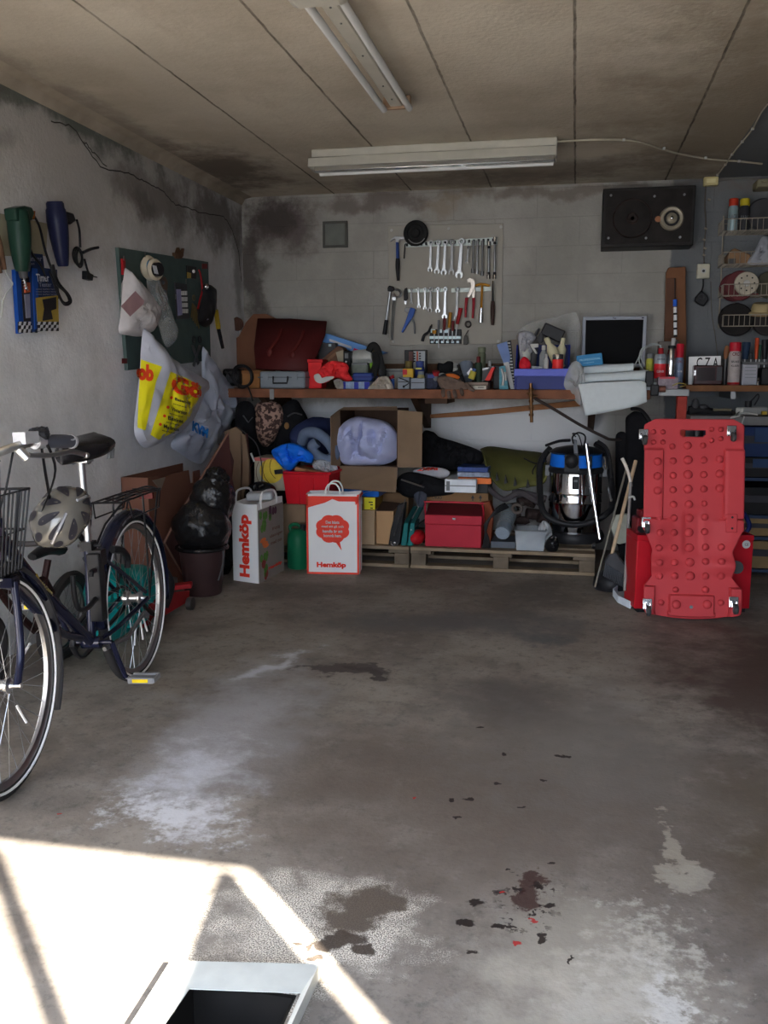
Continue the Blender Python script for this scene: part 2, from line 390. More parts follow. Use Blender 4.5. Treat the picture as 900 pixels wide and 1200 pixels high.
m_wl = wallmat('painted_plaster_wall', (.82,.82,.83), [
    ((XL, 4.6, 2.65), (1, 3.6, 1.15), (.42,.395,.365), .4, .9),  # upper dirt, spread lower to paint in the fading sun bounce
    ((XL, 5.35, 2.36), (1, .75, .24), (.17,.15,.135), 1.0, .75), ((XL, 6.3, 2.4), (1, .8, .28), (.13,.11,.1), 1.0, .8),
    ((XL, 4.3, 2.58), (1, 1.3, .12), (.08,.1,.08), 1.1, .8), ((XL, 3.4, 2.6), (1, .6, .16), (.09,.08,.07), 1.1, .8),
    ((XL, 5.2, 2.3), (1, .2, .14), (.12,.1,.095), .9, .6), ((XL, 6.7, 2.1), (1, .14, .7), (.2,.19,.18), 1.0, .6),
    ((XL, 3.7, 2.35), (1, .35, .1), (.2,.19,.18), 1.2, .5), ((XL, 4.6, .1), (1, 2.4, .25), (.25,.24,.23), .8, .6)])
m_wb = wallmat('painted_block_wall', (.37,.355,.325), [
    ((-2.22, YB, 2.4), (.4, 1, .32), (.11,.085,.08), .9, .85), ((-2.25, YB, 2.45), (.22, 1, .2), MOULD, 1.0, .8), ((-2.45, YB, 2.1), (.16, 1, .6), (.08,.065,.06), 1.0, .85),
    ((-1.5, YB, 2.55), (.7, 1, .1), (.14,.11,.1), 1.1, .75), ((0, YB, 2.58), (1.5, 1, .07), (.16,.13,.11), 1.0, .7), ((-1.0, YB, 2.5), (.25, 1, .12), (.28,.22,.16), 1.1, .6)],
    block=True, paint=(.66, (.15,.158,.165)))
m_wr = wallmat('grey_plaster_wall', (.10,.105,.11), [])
# --- ceiling: concrete planks with open joints
m_ceil, N, L, B_, pos = surface('concrete_ceiling', None, .95)
a = tex(N, L, pos, 1.1, 8, .65); d = tex(N, L, pos, 6, 7, .7, (1,.35,1)); e = tex(N, L, pos, 40, 4, .6); g = tex(N, L, pos, 2.4, 9, .75)
cl = mix(N, L, rng(N, L, a, .3, .7), (.41,.355,.28), (.57,.51,.415))
cl = mix(N, L, mth(N, L, 'MULTIPLY', rng(N, L, d, .5, .75), .35), cl, (.36,.3,.235))
sx = N.new('ShaderNodeSeparateXYZ'); L.new(pos, sx.inputs[0])
wob = mth(N, L, 'MULTIPLY', mth(N, L, 'SUBTRACT', tex(N, L, pos, 9, 4), .5), .012)
jn = None
for X in (-1.80, -1.215, -.63, -.042, .57):
    k = mth(N, L, 'ABSOLUTE', mth(N, L, 'ADD', mth(N, L, 'SUBTRACT', sx.outputs[0], X), wob)); k = rng(N, L, k, .003, .008, 1, 0)
    jn = k if jn is None else mth(N, L, 'MAXIMUM', jn, k)
jn = mth(N, L, 'MULTIPLY', jn, rng(N, L, d, .35, .6, .45, 1))
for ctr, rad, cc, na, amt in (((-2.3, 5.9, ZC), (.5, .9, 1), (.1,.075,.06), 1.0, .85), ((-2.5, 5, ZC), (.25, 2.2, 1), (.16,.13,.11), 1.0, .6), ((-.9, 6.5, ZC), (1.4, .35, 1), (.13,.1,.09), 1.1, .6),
                              ((.9, 5.2, ZC), (1.1, 2.6, 1), (.24,.195,.14), .9, .8), ((-1.9, 4.3, ZC), (.3, 1.2, 1), (.5,.45,.37), 1.1, .5), ((-.2, 6.3, ZC), (1.3, .5, 1), (.15,.12,.1), 1.0, .55)):  # large dark ellipse at right paints in the dimmer ceiling there
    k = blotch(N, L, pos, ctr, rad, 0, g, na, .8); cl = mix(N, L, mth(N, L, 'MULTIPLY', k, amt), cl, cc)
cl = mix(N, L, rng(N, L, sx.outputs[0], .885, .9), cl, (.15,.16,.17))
cl = mix(N, L, mth(N, L, 'MULTIPLY', jn, .85), cl, (.05,.04,.03))
L.new(cl, B_.inputs['Base Color']); bumpit(N, L, B_, mth(N, L, 'SUBTRACT', e, mth(N, L, 'MULTIPLY', jn, 2)), .3, .01)

Y0 = -.30
HX0, HX1, HY0, HY1 = -.775, -.535, 1.20, 1.665      # the opening in the floor under the metal frame
fb = MB(); X_ = (XL-.2, HX0, HX1, XR+.2); Y_ = (Y0, HY0, HY1, YB+.2)
vs = [(x, y, 0) for y in Y_ for x in X_]; fs = [(j*4+i, j*4+i+1, (j+1)*4+i+1, (j+1)*4+i) for j in range(3) for i in range(3) if (i, j) != (1, 1)]
fb.add(vs, fs); k0 = (5, 6, 10, 9); fb.add([vs[k] for k in k0]+[(vs[k][0], vs[k][1], -.3) for k in k0], [(i, (i+1) % 4, 4+(i+1) % 4, 4+i) for i in range(4)]+[(4, 5, 6, 7)])
struct('floor', fb, m_floor, smooth=False)
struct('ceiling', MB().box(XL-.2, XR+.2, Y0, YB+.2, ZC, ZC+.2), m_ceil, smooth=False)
struct('wall_left', MB().box(XL-.2, XL, Y0, YB+.2, 0, ZC), m_wl, smooth=False)
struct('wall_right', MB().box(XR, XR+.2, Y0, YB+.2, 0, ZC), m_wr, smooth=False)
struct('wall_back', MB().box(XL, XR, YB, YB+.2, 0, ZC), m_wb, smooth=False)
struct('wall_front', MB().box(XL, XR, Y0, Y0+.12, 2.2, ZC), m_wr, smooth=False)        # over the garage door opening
m_drive = mat('driveway_asphalt', (.3,.29,.27), .9, 0, .15, 5)
struct('driveway_ground', MB().box(-12, 14, -14, Y0, -.2, -.005), m_drive, smooth=False)
# plaster cove along the left wall and crack in the plaster
m_cove = mat('cove_plaster', (.33,.28,.22), .95, 0, .3, 4, .3)
cv = MB()
prof = [(XL, ZC-.055), (XL+.014, ZC-.04), (XL+.03, ZC-.012), (XL+.085, ZC), (XL, ZC)]
cv.prism([(x, Y0, z) for x, z in prof], (0, YB-Y0, 0)); struct('trim_1', cv, m_cove)
m_crack = mat('crack_shadow', (.05,.045,.04), 1)
cr = MB()
def jag(pts, n=7, a=.007):
    out = []
    for i in range(len(pts)-1):
        p, q = Vector(pts[i]), Vector(pts[i+1])
        for k in range(n): out.append(p.lerp(q, k/n)+Vector((0, random.uniform(-a, a), random.uniform(-a, a))))
    return out+[Vector(pts[-1])]
cr.tube(jag([W(a, b, X=XL) for a, b in ((60,141),(84,148),(118,196),(150,203),(172,214),(190,224),(206,240),(232,248),(262,254),(272,268),(279,292),(283,330))]), .0035, 5, 0)
cr.tube(jag([W(a, b, X=XL) for a, b in ((98,165),(108,178),(125,195))]), .003, 5, 0)
struct('trim_2', cr, m_crack)
# unseen door leaf swung open outside, lengthened to block sky light, jamb and slender centre post of the door opening
m_door = mat('painted_door_wood', (.35,.33,.3), .6, 0, .1)
hx, hy = 1.42, -.30; dv = Vector((.17, -.985, 0))
T = Matrix.Translation((hx, hy, 0)) @ Matrix.Rotation(math.atan2(dv.y, dv.x), 4, 'Z')
d1 = struct('door_1', MB().box(0, 2.1, -.02, .02, .04, 2.185, T), m_door, smooth=False)
hd = MB(T); hd.cyl((1.98, .02, 1.0), (1.98, .07, 1.0), .01); hd.cyl((1.98, .06, .93), (1.98, .06, 1.07), .01); hd.build('door_handle', DSTEEL, d1)
struct('trim_3', MB().box(.745, .78, -.36, -.325, -.005, 2.2), m_door, smooth=False)
# round mounting: steel vent plate high in the back wall
v = W(392, 274, Y=YB)
t = thing('wall_vent', 'small square grey steel vent plate high on the stained back wall', 'vent', (v.x, YB, v.z))
MB().rect(378, 259, 407, 290, YB-.02, .0195).build('vent_frame', mat('vent_steel', c(70,70,66), .6, .3), t, bev=.004)
MB().rect(381, 262, 404, 287, YB-.024, .01).build('vent_cover', mat('vent_steel_light', c(88,90,86), .5, .2), t, bev=.002)
# ================================================================ CAMERA, LIGHT
cam = bpy.data.cameras.new('camera'); co = bpy.data.objects.new('camera', cam); C.objects.link(co)
cam.sensor_fit = 'VERTICAL'; cam.sensor_height = 24; cam.lens = 24*F/1200; cam.clip_start = .02
co.matrix_world = Matrix.Translation(CAM) @ Matrix((RGT, UPV, -FWD)).transposed().to_4x4()
sc = bpy.context.scene; sc.camera = co
sun = bpy.data.lights.new('sun', 'SUN'); sun.energy = 34; sun.angle = R(.6); sun.color = (1, .93, .82)
so = bpy.data.objects.new('sun', sun); C.objects.link(so)
el = R(33.4); sd = Vector((-.69*math.cos(el), .72*math.cos(el), -math.sin(el)))
so.rotation_euler = sd.to_track_quat('-Z', 'Y').to_euler(); so.location = (6, -8, 6)
wd = bpy.data.worlds.new('sky'); sc.world = wd; wd.use_nodes = True
wn, wl = wd.node_tree.nodes, wd.node_tree.links; bg = wn['Background']
tcn = wn.new('ShaderNodeTexCoord'); sp_ = wn.new('ShaderNodeSeparateXYZ'); wl.new(tcn.outputs['Generated'], sp_.inputs[0])
rp = wn.new('ShaderNodeValToRGB'); rp.color_ramp.elements[0].position = 0; rp.color_ramp.elements[0].color = (.8,.86,.95,1); rp.color_ramp.elements[1].position = .7; rp.color_ramp.elements[1].color = (.45,.6,.9,1)
wl.new(sp_.outputs[2], rp.inputs[0]); wl.new(rp.outputs[0], bg.inputs[0]); bg.inputs[1].default_value = 5.0
vs_ = sc.view_settings; vs_.view_transform = 'Standard'; vs_.look = 'None'; vs_.gamma = 1; vs_.use_curve_mapping = False; vs_.exposure = 0.62
sc.cycles.use_denoising = True; sc.cycles.max_bounces = 10; sc.cycles.diffuse_bounces = 6; sc.cycles.transparent_max_bounces = 16; sc.cycles.sample_clamp_indirect = 8
sc.cycles.caustics_reflective = False; sc.cycles.caustics_refractive = False
# ================================================================ CEILING LAMPS
LW = mat('lamp_enamel', (.45,.43,.37), .4, 0, .06); TUBE = mat('unlit_tube_glass', (.72,.72,.7), .15, 0, .02)
t = thing('ceiling_lamp', 'long twin tube fluorescent lamp on the ceiling running towards the back wall', 'lamp', (-.88, 3.85, ZC))
xa, xb = -.965, -.80
ye = 4.53
MB().box(-.915, -.85, 3.17, ye, ZC-.05, ZC).build('lamp_body', LW, t, bev=.008)
cap = MB(); cap.box(-.985, -.78, 3.06, 3.19, ZC-.10, ZC); cap.build('end_cap', LW, t, bev=.03)
MB().box(-.95, -.815, ye-.01, ye+.02, ZC-.06, ZC).build('end_cap', mat('rusty_enamel', (.3,.2,.13), .7), t, bev=.006)
for x in (-.945, -.82): MB().cyl((x, 3.19, ZC-.062), (x, ye-.01, ZC-.062), .016, n=14).build('tube', TUBE, t)
sr = MB()
for y in (3.3, 3.45, 3.8, 4.2, 4.4): sr.ell((-.882, y, ZC-.052), (.005, .005, .003), n=8, m=4)
sr.build('screw', DSTEEL, t)
A_, Bq = W(365, 178, Z=2.6), W(653, 163, Z=2.6)
yl = 5.46
t = thing('ceiling_lamp', 'white fluorescent lamp with polished reflector mounted across the ceiling near back wall', 'lamp', (-.86, yl, ZC))
MB().box(-1.585, -.14, yl, yl+.09, ZC-.05, ZC).build('lamp_body', LW, t, bev=.006)
hs = MB(); hs.prism([(-1.6, yl-.02, ZC-.05), (-1.6, yl+.11, ZC-.05), (-1.6, yl+.12, ZC-.115), (-1.6, yl-.035, ZC-.105)], (1.46, 0, 0)); hs.build('lamp_housing', LW, t, bev=.005)
MB().box(-1.56, -.15, yl-.03, yl+.02, ZC-.135, ZC-.105).build('reflector', mat('polished_reflector', (.7,.72,.73), .15, 1, .02), t, bev=.004)
MB().cyl((-1.55, yl+.065, ZC-.13), (-.16, yl+.065, ZC-.13), .013).build('tube', TUBE, t)
# cables and boxes near the ceiling
CW = mat('cream_cable', (.4,.36,.28), .5)
def clips(pts, t, horiz=True):
    mb = MB()
    for p in pts: mb.boxc(p, (.014, .02, .012))
    mb.build('cable_clip', WHT, t)
cp = [W(a, b, Z=ZC-.012) for a, b in ((653,166),(690,164),(732,164),(755,168),(776,175),(800,181),(835,187),(865,189),(893,192))]
t = thing('ceiling_cable', 'cream cable clipped to the ceiling from the crosswise lamp to corner box', 'cable', cp[4])
MB().tube(cp, .006).build('cable', CW, t)
clips([W(a, b, Z=ZC-.012) for a, b in ((731,164),(778,174),(827,185),(866,189))], t)
cp = [W(a, b, Z=ZC-.012) for a, b in ((900,122),(892,132),(882,151),(870,166),(858,181),(850,193),(841,205))]
t = thing('ceiling_cable', 'cream cable clipped along the edge of the painted ceiling strip', 'cable', cp[2])
MB().tube(cp, .005).build('cable', CW, t); clips(cp[2:], t)
t = thing('junction_box', 'small cream junction box under the ceiling above a hanging cable', 'junction box', W(833, 213, Y=YB-.03))
MB().rect(825, 207, 842, 217, YB-.05, .049).build('box_body', mat('cream_plastic', c(160,150,110)), t, bev=.004)
MB().rect(828, 209, 839, 214, YB-.054, .01).build('lid', mat('cream_plastic_light', c(175,168,130)), t, bev=.002)
solo(MB().tube([W(842, 212, Y=YB-.015), W(860, 209, Y=YB-.015), W(888, 210, Y=YB-.015)], .006), 'conduit', mat('grey_conduit', c(90,88,84)), 'thin grey conduit running level between two boxes below the ceiling', 'conduit')
t = thing('fuse_box', 'beige electrical box at the top corner above the wire baskets', 'electrical box', W(905, 218, Y=6.5))
MB().box(W(888,205,Y=6.62).x, XR-.12, 6.62, YB-.001, W(890,219,Y=6.62).z, ZC-.05).build('box_body', mat('beige_plastic', c(105,100,82)), t, bev=.01)
MB().box(W(893,205,Y=6.6).x, XR-.15, 6.605, 6.63, W(890,214,Y=6.62).z, ZC-.07).build('cover', mat('beige_plastic_light', c(125,120,98)), t, bev=.01)
# ================================================================ LEFT WALL
def LW_(px, py, off=.0): return W(px, py, X=XL+off)
YV, ZV, XV = Vector((0,1,0)), Vector((0,0,1)), Vector((1,0,0))
def spring(p, q, r, turns, n=10):
    p, q = Vector(p), Vector(q); u, v = frame_of(q-p); N = turns*n
    return [p.lerp(q, i/N)+u*math.cos(2*PI*i/n)*r+v*math.sin(2*PI*i/n)*r for i in range(N+1)]
# green power drill hanging nose down
dg = mat('green_tool_housing', c(22,42,34), .4); t = thing('power_drill', 'dark green corded power drill hanging nose down on the wall', 'power drill', LW_(24, 290, .06))
g = MB(); g.tube([LW_(20,246,.07), LW_(22,262,.07), LW_(24,290,.07), LW_(26,318,.065)], lambda k: .044+.010*math.sin(k*3.1)-.016*k*k, 14); g.build('housing', dg, t)
g = MB(); g.prism([LW_(a, b, .10) for a, b in ((18,244),(30,241),(38,243),(41,250),(38,258),(30,262),(20,258))], (-.06,0,0)); g.build('handle', dg, t, bev=.006)
g = MB(); g.prism([LW_(a, b, .088) for a, b in ((28,257),(32,257),(34,292),(30,292))], (-.03,0,0)); g.build('trigger_guard', DRED, t, bev=.004)
g = MB(); g.prism([LW_(a, b, .098) for a, b in ((36,247),(42,247),(41,257),(37,257))], (-.04,0,0)); g.build('lock_button', mat('amber_button', c(110,62,25), .4), t, bev=.003)
g = MB(); g.cyl(LW_(26,308,.065), LW_(27,318,.065), .04, .03); g.cyl(LW_(27,318,.065), LW_(28,326,.065), .022, .018); g.build('chuck', DGREY, t)
g = MB(); g.tube(spring(LW_(27,324,.06), LW_(31,340,.055), .006, 5), .0035, 5, 0); g.cyl(LW_(27,322,.06), LW_(30,336,.055), .004); g.build('drill_bit', STEEL, t)
g = MB(); g.tube([LW_(38,250,.09), LW_(46,265,.05), LW_(52,290,.04), LW_(57,306,.05), LW_(64,325,.06), LW_(68,345,.05), LW_(62,358,.04), LW_(56,340,.05), LW_(50,315,.06), LW_(38,298,.07), LW_(34,288,.08)], .006, 6)
g.tube([LW_(62,310,.07), LW_(68,330,.07), LW_(80,345,.06), LW_(83,354,.05), LW_(76,357,.05), LW_(68,345,.06), LW_(60,322,.07)], .006, 6)
g.tube([LW_(60,312,.08), LW_(66,332,.08), LW_(77,343,.07), LW_(81,353,.06), LW_(74,354,.06), LW_(67,340,.07), LW_(58,318,.08)], .006, 6)
g.build('cord', BLK, t)
# blue heat gun
hb = mat('navy_tool_housing', c(22,25,46), .35); t = thing('heat_gun', 'dark blue heat gun with coiled black cord hanging on the wall', 'heat gun', LW_(68, 270, .06))
g = MB(); g.lathe([(.036,0),(.042,.01),(.042,.03),(.047,.04),(.05,.09),(.045,.17),(.035,.25),(.028,.29),(.024,.3)], LW_(64,236,.07), LW_(73,304,.07)-LW_(64,236,.07), 20); g.build('housing', hb, t)
g = MB(); g.cyl(LW_(72,300,.07), LW_(73,307,.07), .024, .022); g.build('nozzle', STEEL, t)
g = MB(); g.prism([LW_(a, b, .11) for a, b in ((77,247),(87,250),(90,259),(84,263),(78,261))], (-.06,0,0)); g.build('handle', BLK, t, bev=.008)
g = MB(); g.tube([LW_(90,258,.08), LW_(93,270,.05), LW_(94,290,.04)], .006, 6)
for k in range(3): g.torus(LW_(91+k, 300+k*1.5, .03+.012*k), .042, .006, (1, .1*k, 0), 24, 6)
g.tube([LW_(97,296,.05), LW_(106,292,.03), LW_(115,290,.02)], .008, 6); g.tube([LW_(99,304,.05), LW_(102,315,.04), LW_(104,320,.03)], .006, 6); g.build('cord', BLK, t)
g = MB(); g.prism([LW_(a, b, .05) for a, b in ((102,317),(106,320),(110,322),(109,329),(102,327))], (-.03,0,0)); g.cyl(LW_(109,324,.035), LW_(114,325,.035), .003); g.build('plug', BLK, t, bev=.004)
# yellowish backing behind the tools
solo(MB().prism([LW_(a, b, .004) for a, b in ((0,250),(56,262),(54,300),(0,300))], (-.003,0,0)), 'faded_paper', mat('faded_yellow_paper', c(128,122,102), .9), 'faded yellowish paper sheet flat on the wall behind the green drill', 'paper')
# packages
BP = mat('package_blue', c(20,54,115), .35); BPD = mat('package_dark_blue', c(18,30,58), .35); BWH = mat('package_white', c(165,165,170), .4); BBK = mat('package_black', c(30,28,30), .4); PYE = mat('package_yellow', c(130,110,48), .4); PRD = mat('package_red', c(120,40,50), .4); PGR = mat('package_grey_text', c(105,105,120), .5)
def onwall(name, pts, off, th, m, parent): return MB().prism([LW_(a, b, off) for a, b in pts], (-th,0,0)).build(name, m, parent, smooth=False)
def lwtext(s, x0, x1, y0, y1, off, m, parent, name='lettering', slope=0):
    a, b = LW_(x0, (y0+y1)/2, off), LW_(x1, (y0+y1)/2+slope, off); h = LW_((x0+x1)/2, y0, off).z-LW_((x0+x1)/2, y1, off).z
    d = (b-a).normalized(); up = (ZV-d*ZV.dot(d)).normalized()
    return write(s, (b-a).length, h, (a+b)/2, d, up, m, parent, bold=.02)
t = thing('tool_package', 'tall blue packaged tool card with chequered foot, hanging behind the drill bit', 'package', LW_(30, 388, .02))
onwall('card', ((18,316),(40,316),(42,388),(23,391)), .03, .02, BP, t)
onwall('window', ((25,323),(38,325),(39,376),(28,377)), .033, .008, BBK, t)
onwall('contents', ((29,331),(37,331),(38,342),(30,343)), .04, .01, mat('orange_part', c(150,75,50)), t)
onwall('label', ((29,345),(38,344),(39,372),(31,373)), .036, .004, PGR, t)
def cheq(x0, y0, x1, y1, off, t, cols=8):
    onwall('foot_strip', ((x0,y0),(x1,y0),(x1,y1),(x0,y1)), off, .006, BBK, t)
    g = MB(); w = (x1-x0)/cols; h = (y1-y0)/3
    for i in range(cols):
        for j in range(3):
            if (i+j) % 2 == 0: g.prism([LW_(x0+a*w, y0+b*h, off+.0015) for a, b in ((i+.25,j),(i+1.25 if i < cols-1 else i+1,j),(i+.9,j+1),(i,j+1))], (-.001,0,0))
    g.build('chequer', BWH, t, smooth=False)
cheq(22, 377, 44, 390, .038, t)
t = thing('tool_package', 'blue hanging package with grey lettering and yellow picture, beside looping drill cord', 'package', LW_(55, 385, .05))
onwall('card', ((38,312),(67,316),(69,386),(41,389)), .055, .02, BPD, t)
onwall('header', ((38,314),(44,315),(46,385),(41,386)), .057, .004, BP, t)
onwall('picture_panel', ((42,349),(68,346),(69,377),(44,379)), .058, .004, PYE, t)
onwall('pictured_tool', ((50,351),(66,348),(66,362),(60,364),(62,374),(50,376),(52,362)), .06, .003, BBK, t)
lwtext('Timer', 42, 57, 321, 330, .058, BWH, t); lwtext('Tester', 45, 60, 331, 336, .058, PGR, t)
for y in (339, 342, 345): lwtext('mini turbo lamp', 42, 66, y-1, y+1, .058, PGR, t)
cheq(44, 377, 69, 388, .06, t)
t = thing('tool_package', 'small dark blue package tucked highest behind the looping drill cord', 'package', LW_(40, 300, .02))
onwall('card', ((28,296),(50,298),(52,314),(28,312)), .028, .015, BPD, t)
lwtext('Timer', 30, 49, 300, 306, .03, PGR, t); lwtext('compact', 28, 40, 308, 311, .03, PGR, t)
# wooden handle and wire at the frame's edge
t = thing('wire_tool', 'brown wooden handled tool with thin pale wire hanging beside the drill', 'tool', LW_(0, 300, .03))
MB().tube([LW_(-4,276,.03), LW_(0,290,.035), LW_(3,305,.03), LW_(5,316,.03)], lambda k: .016-.005*k, 10).build('handle', WOOD, t)
MB().tube([LW_(-6,296,.03), LW_(-3,308,.03), LW_(0,320,.03)], .012, 10).build('handle', WOOD, t)
MB().tube([LW_(5,315,.03), LW_(10,325,.02), LW_(15,333,.02), LW_(8,343,.02), LW_(3,355,.02), LW_(2,372,.02)], .0025, 6).build('wire', WHT, t)
# ---- green board with small tools
gb = mat('green_painted_board', c(62,76,74), .6, 0, .1)
t = thing('wall_board', 'grey green painted wooden board on the wall behind hanging carrier bags', 'board', LW_(200, 420, 0))
onwall('panel', ((139,290),(244,307),(247,422),(150,434)), .022, .022, gb, t)
mb = MB()
for q in ((146,423),(240,312)): mb.prism([LW_(q[0]+a, q[1]+b, .024) for a, b in ((-3,-3),(3,-3),(3,3),(-3,3))], (-.002,0,0))
mb.build('red_mark', DRED, t, smooth=False)
hk = MB()
for q in ((145,303),(170,299),(168,386),(218,330),(206,348)): hk.tube([LW_(q[0],q[1],.02), LW_(q[0],q[1]+2,.05), LW_(q[0],q[1]-3,.06)], .003, 6)
hk.build('hook', DSTEEL, t)
solo(MB().prism([LW_(a,b,.03) for a, b in ((205,296),(208,297),(210,290),(213,297),(216,291),(215,300),(213,303),(206,303))], (-.02,0,0)), 'wooden_clip', WOOD, 'little brown wooden clip on the upper edge of the green board', 'clip')
# white bag with pink print
t = thing('carrier_bag', 'small thin white carrier bag with pale pink print hanging on the green board', 'bag', LW_(158, 390, .06))
o = [LW_(a, b, .06) for a, b in ((146,316),(150,318),(160,332),(172,345),(179,358),(181,372),(176,386),(166,394),(150,393),(139,389),(141,370),(143,345))]
pb = MB().puff(o, (1,0,.0), .09, .02, .03, 12, 10, 3, fold=.004, ctr=LW_(159,365,.06)); body = pb.build('bag_body', mat('thin_white_plastic', c(168,164,164), .35, 0, .08, 18, .25, alpha=1), t)
drape('printed_panel', [LW_(a,b,.2) for a,b in ((141,359),(158,341),(170,354),(152,371))], [(0,1,2,3)], body, (-1,0,0), mat('pink_print', c(160,128,132), .4), t, cuts=3)
MB().prism([LW_(a,b,.05) for a,b in ((144,303),(147,303),(148,322),(145,322))], (-.015,0,0)).build('red_clip', RED, t, bev=.002)
# tape rolls
tp = mat('masking_tape', c(170,160,140), .6); t = thing('masking_tape_roll', 'cream masking tape roll hung highest on the green board', 'tape roll', LW_(176, 316, .05))
g = MB(); g.torus(LW_(175,314,.055), .055, .018, (1,-.25,0), 30, 4, flat=1.4); g.build('roll', tp, t)
g = MB(); g.torus(LW_(175,314,.06), .04, .006, (1,-.25,0), 30, 4, flat=5); g.build('core', mat('blue_core', c(60,100,130)), t)
t = thing('tape_roll', 'narrower tape roll with dark printed core hanging in front of the cream roll', 'tape roll', LW_(183, 316, .1))
g = MB(); g.torus(LW_(182,316,.10), .05, .013, (1,-.35,0), 30, 4, flat=1.4); g.build('roll', tp, t)
g = MB(); g.cyl(LW_(182,316,.095), LW_(182,316,.095)+Vector((.03,-.01,0)), .04, n=24); g.build('core', BBK, t)
g = MB()
for k in range(4): g.boxc(LW_(182,316,.128)+Vector((0,-.02+.014*k,0)), (.003,.006,.05), (.5,0,0))
g.build('core_print', BWH, t)
# clear bag
CLR = mat('clear_plastic', (.75,.78,.78), .18, 0, .05, 20, .5, alpha=.3)
t = thing('clear_bag', 'long crumpled clear plastic bag hanging below the tape rolls', 'bag', LW_(192, 380, .05))
o = [LW_(a,b,.05) for a,b in ((172,325),(180,324),(188,338),(197,362),(206,388),(205,400),(196,407),(190,396),(182,368),(174,345))]
MB().puff(o, (1,0,0), .045, .01, .03, 16, 9, 5, fold=.006).build('bag_body', CLR, t)
# small parts between
t = thing('door_fitting', 'small brown metal fitting hanging beside the clear bag', 'fitting', LW_(194, 336, .04))
g = MB(); g.prism([LW_(a,b,.045) for a,b in ((187,326),(194,324),(197,330),(196,352),(198,362),(193,364),(188,350),(185,338))], (-.02,0,0)); g.build('plate', mat('old_brown_metal', c(85,70,62), .5, .3), t, bev=.004)
g = MB()
for q in ((191,331),(193,342),(194,356)): g.cyl(LW_(q[0],q[1],.045), LW_(q[0],q[1],.052), .012)
g.build('stud', BBK, t)
t = thing('screw_package', 'grey blister card holding rows of white anchors on the green board', 'package', LW_(212, 370, .03))
onwall('card', ((205,331),(219,333),(222,373),(208,374)), .03, .008, DGREY, t)
onwall('white_strip', ((207,339),(212,339),(214,369),(209,370)), .033, .003, mat('lilac_card', c(120,118,150), .5), t)
g = MB()
for r_ in range(4):
    for k in range(3): g.prism([LW_(213+k*2.4+r_*.4+a, 341+r_*7+b, .036) for a, b in ((0,0),(1.6,0),(1.6,5),(0,5))], (-.006,0,0))
g.build('anchor', PAPER, t)
t = thing('bulb_package', 'little yellow and black bulb pack hanging near the top edge of green board', 'package', LW_(226, 320, .03))
onwall('card', ((219,311),(230,313),(230,327),(220,326)), .03, .01, BBK, t); onwall('yellow_panel', ((220,319),(224,320),(224,326),(220,326)), .034, .004, PYE, t)
MB().ell(LW_(227,318,.04), (.01,.012,.012), n=10, m=6).build('bulb', PAPER, t)
solo(MB().tube([LW_(233,316,.04), LW_(235,322,.05), LW_(237,340,.05), LW_(234,352,.05), LW_(232,362,.05)], .006, 6), 'red_strap', RED, 'thin bent red strap hanging over the dark pouch', 'strap')
t = thing('tool_pouch', 'black tool pouch with bright clasp hanging on the green board corner', 'pouch', LW_(240, 375, .05))
o = [LW_(a,b,.05) for a,b in ((238,334),(250,336),(251,350),(247,372),(243,383),(234,380),(232,370),(236,350))]
MB().puff(o, (1,0,0), .05, .02, .01, 12, 8, 2).build('pouch_body', BLK, t)
g = MB(); g.ell(LW_(242,336,.10), (.015,.02,.02), n=12, m=8); g.build('clasp', CHROME, t)
onwall('side_card', ((246,362),(251,358),(250,372),(243,375)), .09, .01, PGR, t)
t = thing('key_bunch', 'loose bundle of thin brass coloured keys hanging under the green board packs', 'keys', LW_(228, 372, .04))
g = MB()
for k in range(5): g.boxc(LW_(225+k*1.6, 364+k*2.2, .04), (.006,.010,.10+.01*k), (.15*(k-2),0,0))
g.torus(LW_(227,349,.04), .018, .003, (1,0,0), 16, 5); g.build('keys_body', mat('old_brass', c(100,88,60), .4, .7), t)
t = thing('screwdriver', 'long screwdriver with yellow and black handle hanging past the green board', 'screwdriver', LW_(256, 395, .05))
g = MB(); g.cyl(LW_(252,345,.05), LW_(253,363,.05), .008); g.build('blade', DSTEEL, t)
g = MB(); g.cyl(LW_(253,363,.05), LW_(256,385,.05), .016, .017); g.build('handle', YEL, t)
g = MB(); g.cyl(LW_(256,385,.05), LW_(261,408,.05), .014, .012); g.build('grip', BLK, t)
t = thing('scissors', 'dark scissors hanging low on the green board between two carrier bags', 'scissors', LW_(228, 410, .03))
g = MB(); g.prism([LW_(a,b,.035) for a,b in ((224,404),(227,404),(234,425),(232,428)) ], (-.004,0,0)); g.prism([LW_(a,b,.04) for a,b in ((233,404),(236,405),(228,430),(226,428)) ], (-.004,0,0)); g.build('blade', DSTEEL, t)
g = MB(); g.torus(LW_(227,398,.037), .022, .004, (1,0,0), 16, 6); g.torus(LW_(234,398,.037), .022, .004, (1,0,0), 16, 6); g.build('handle', BLK, t)
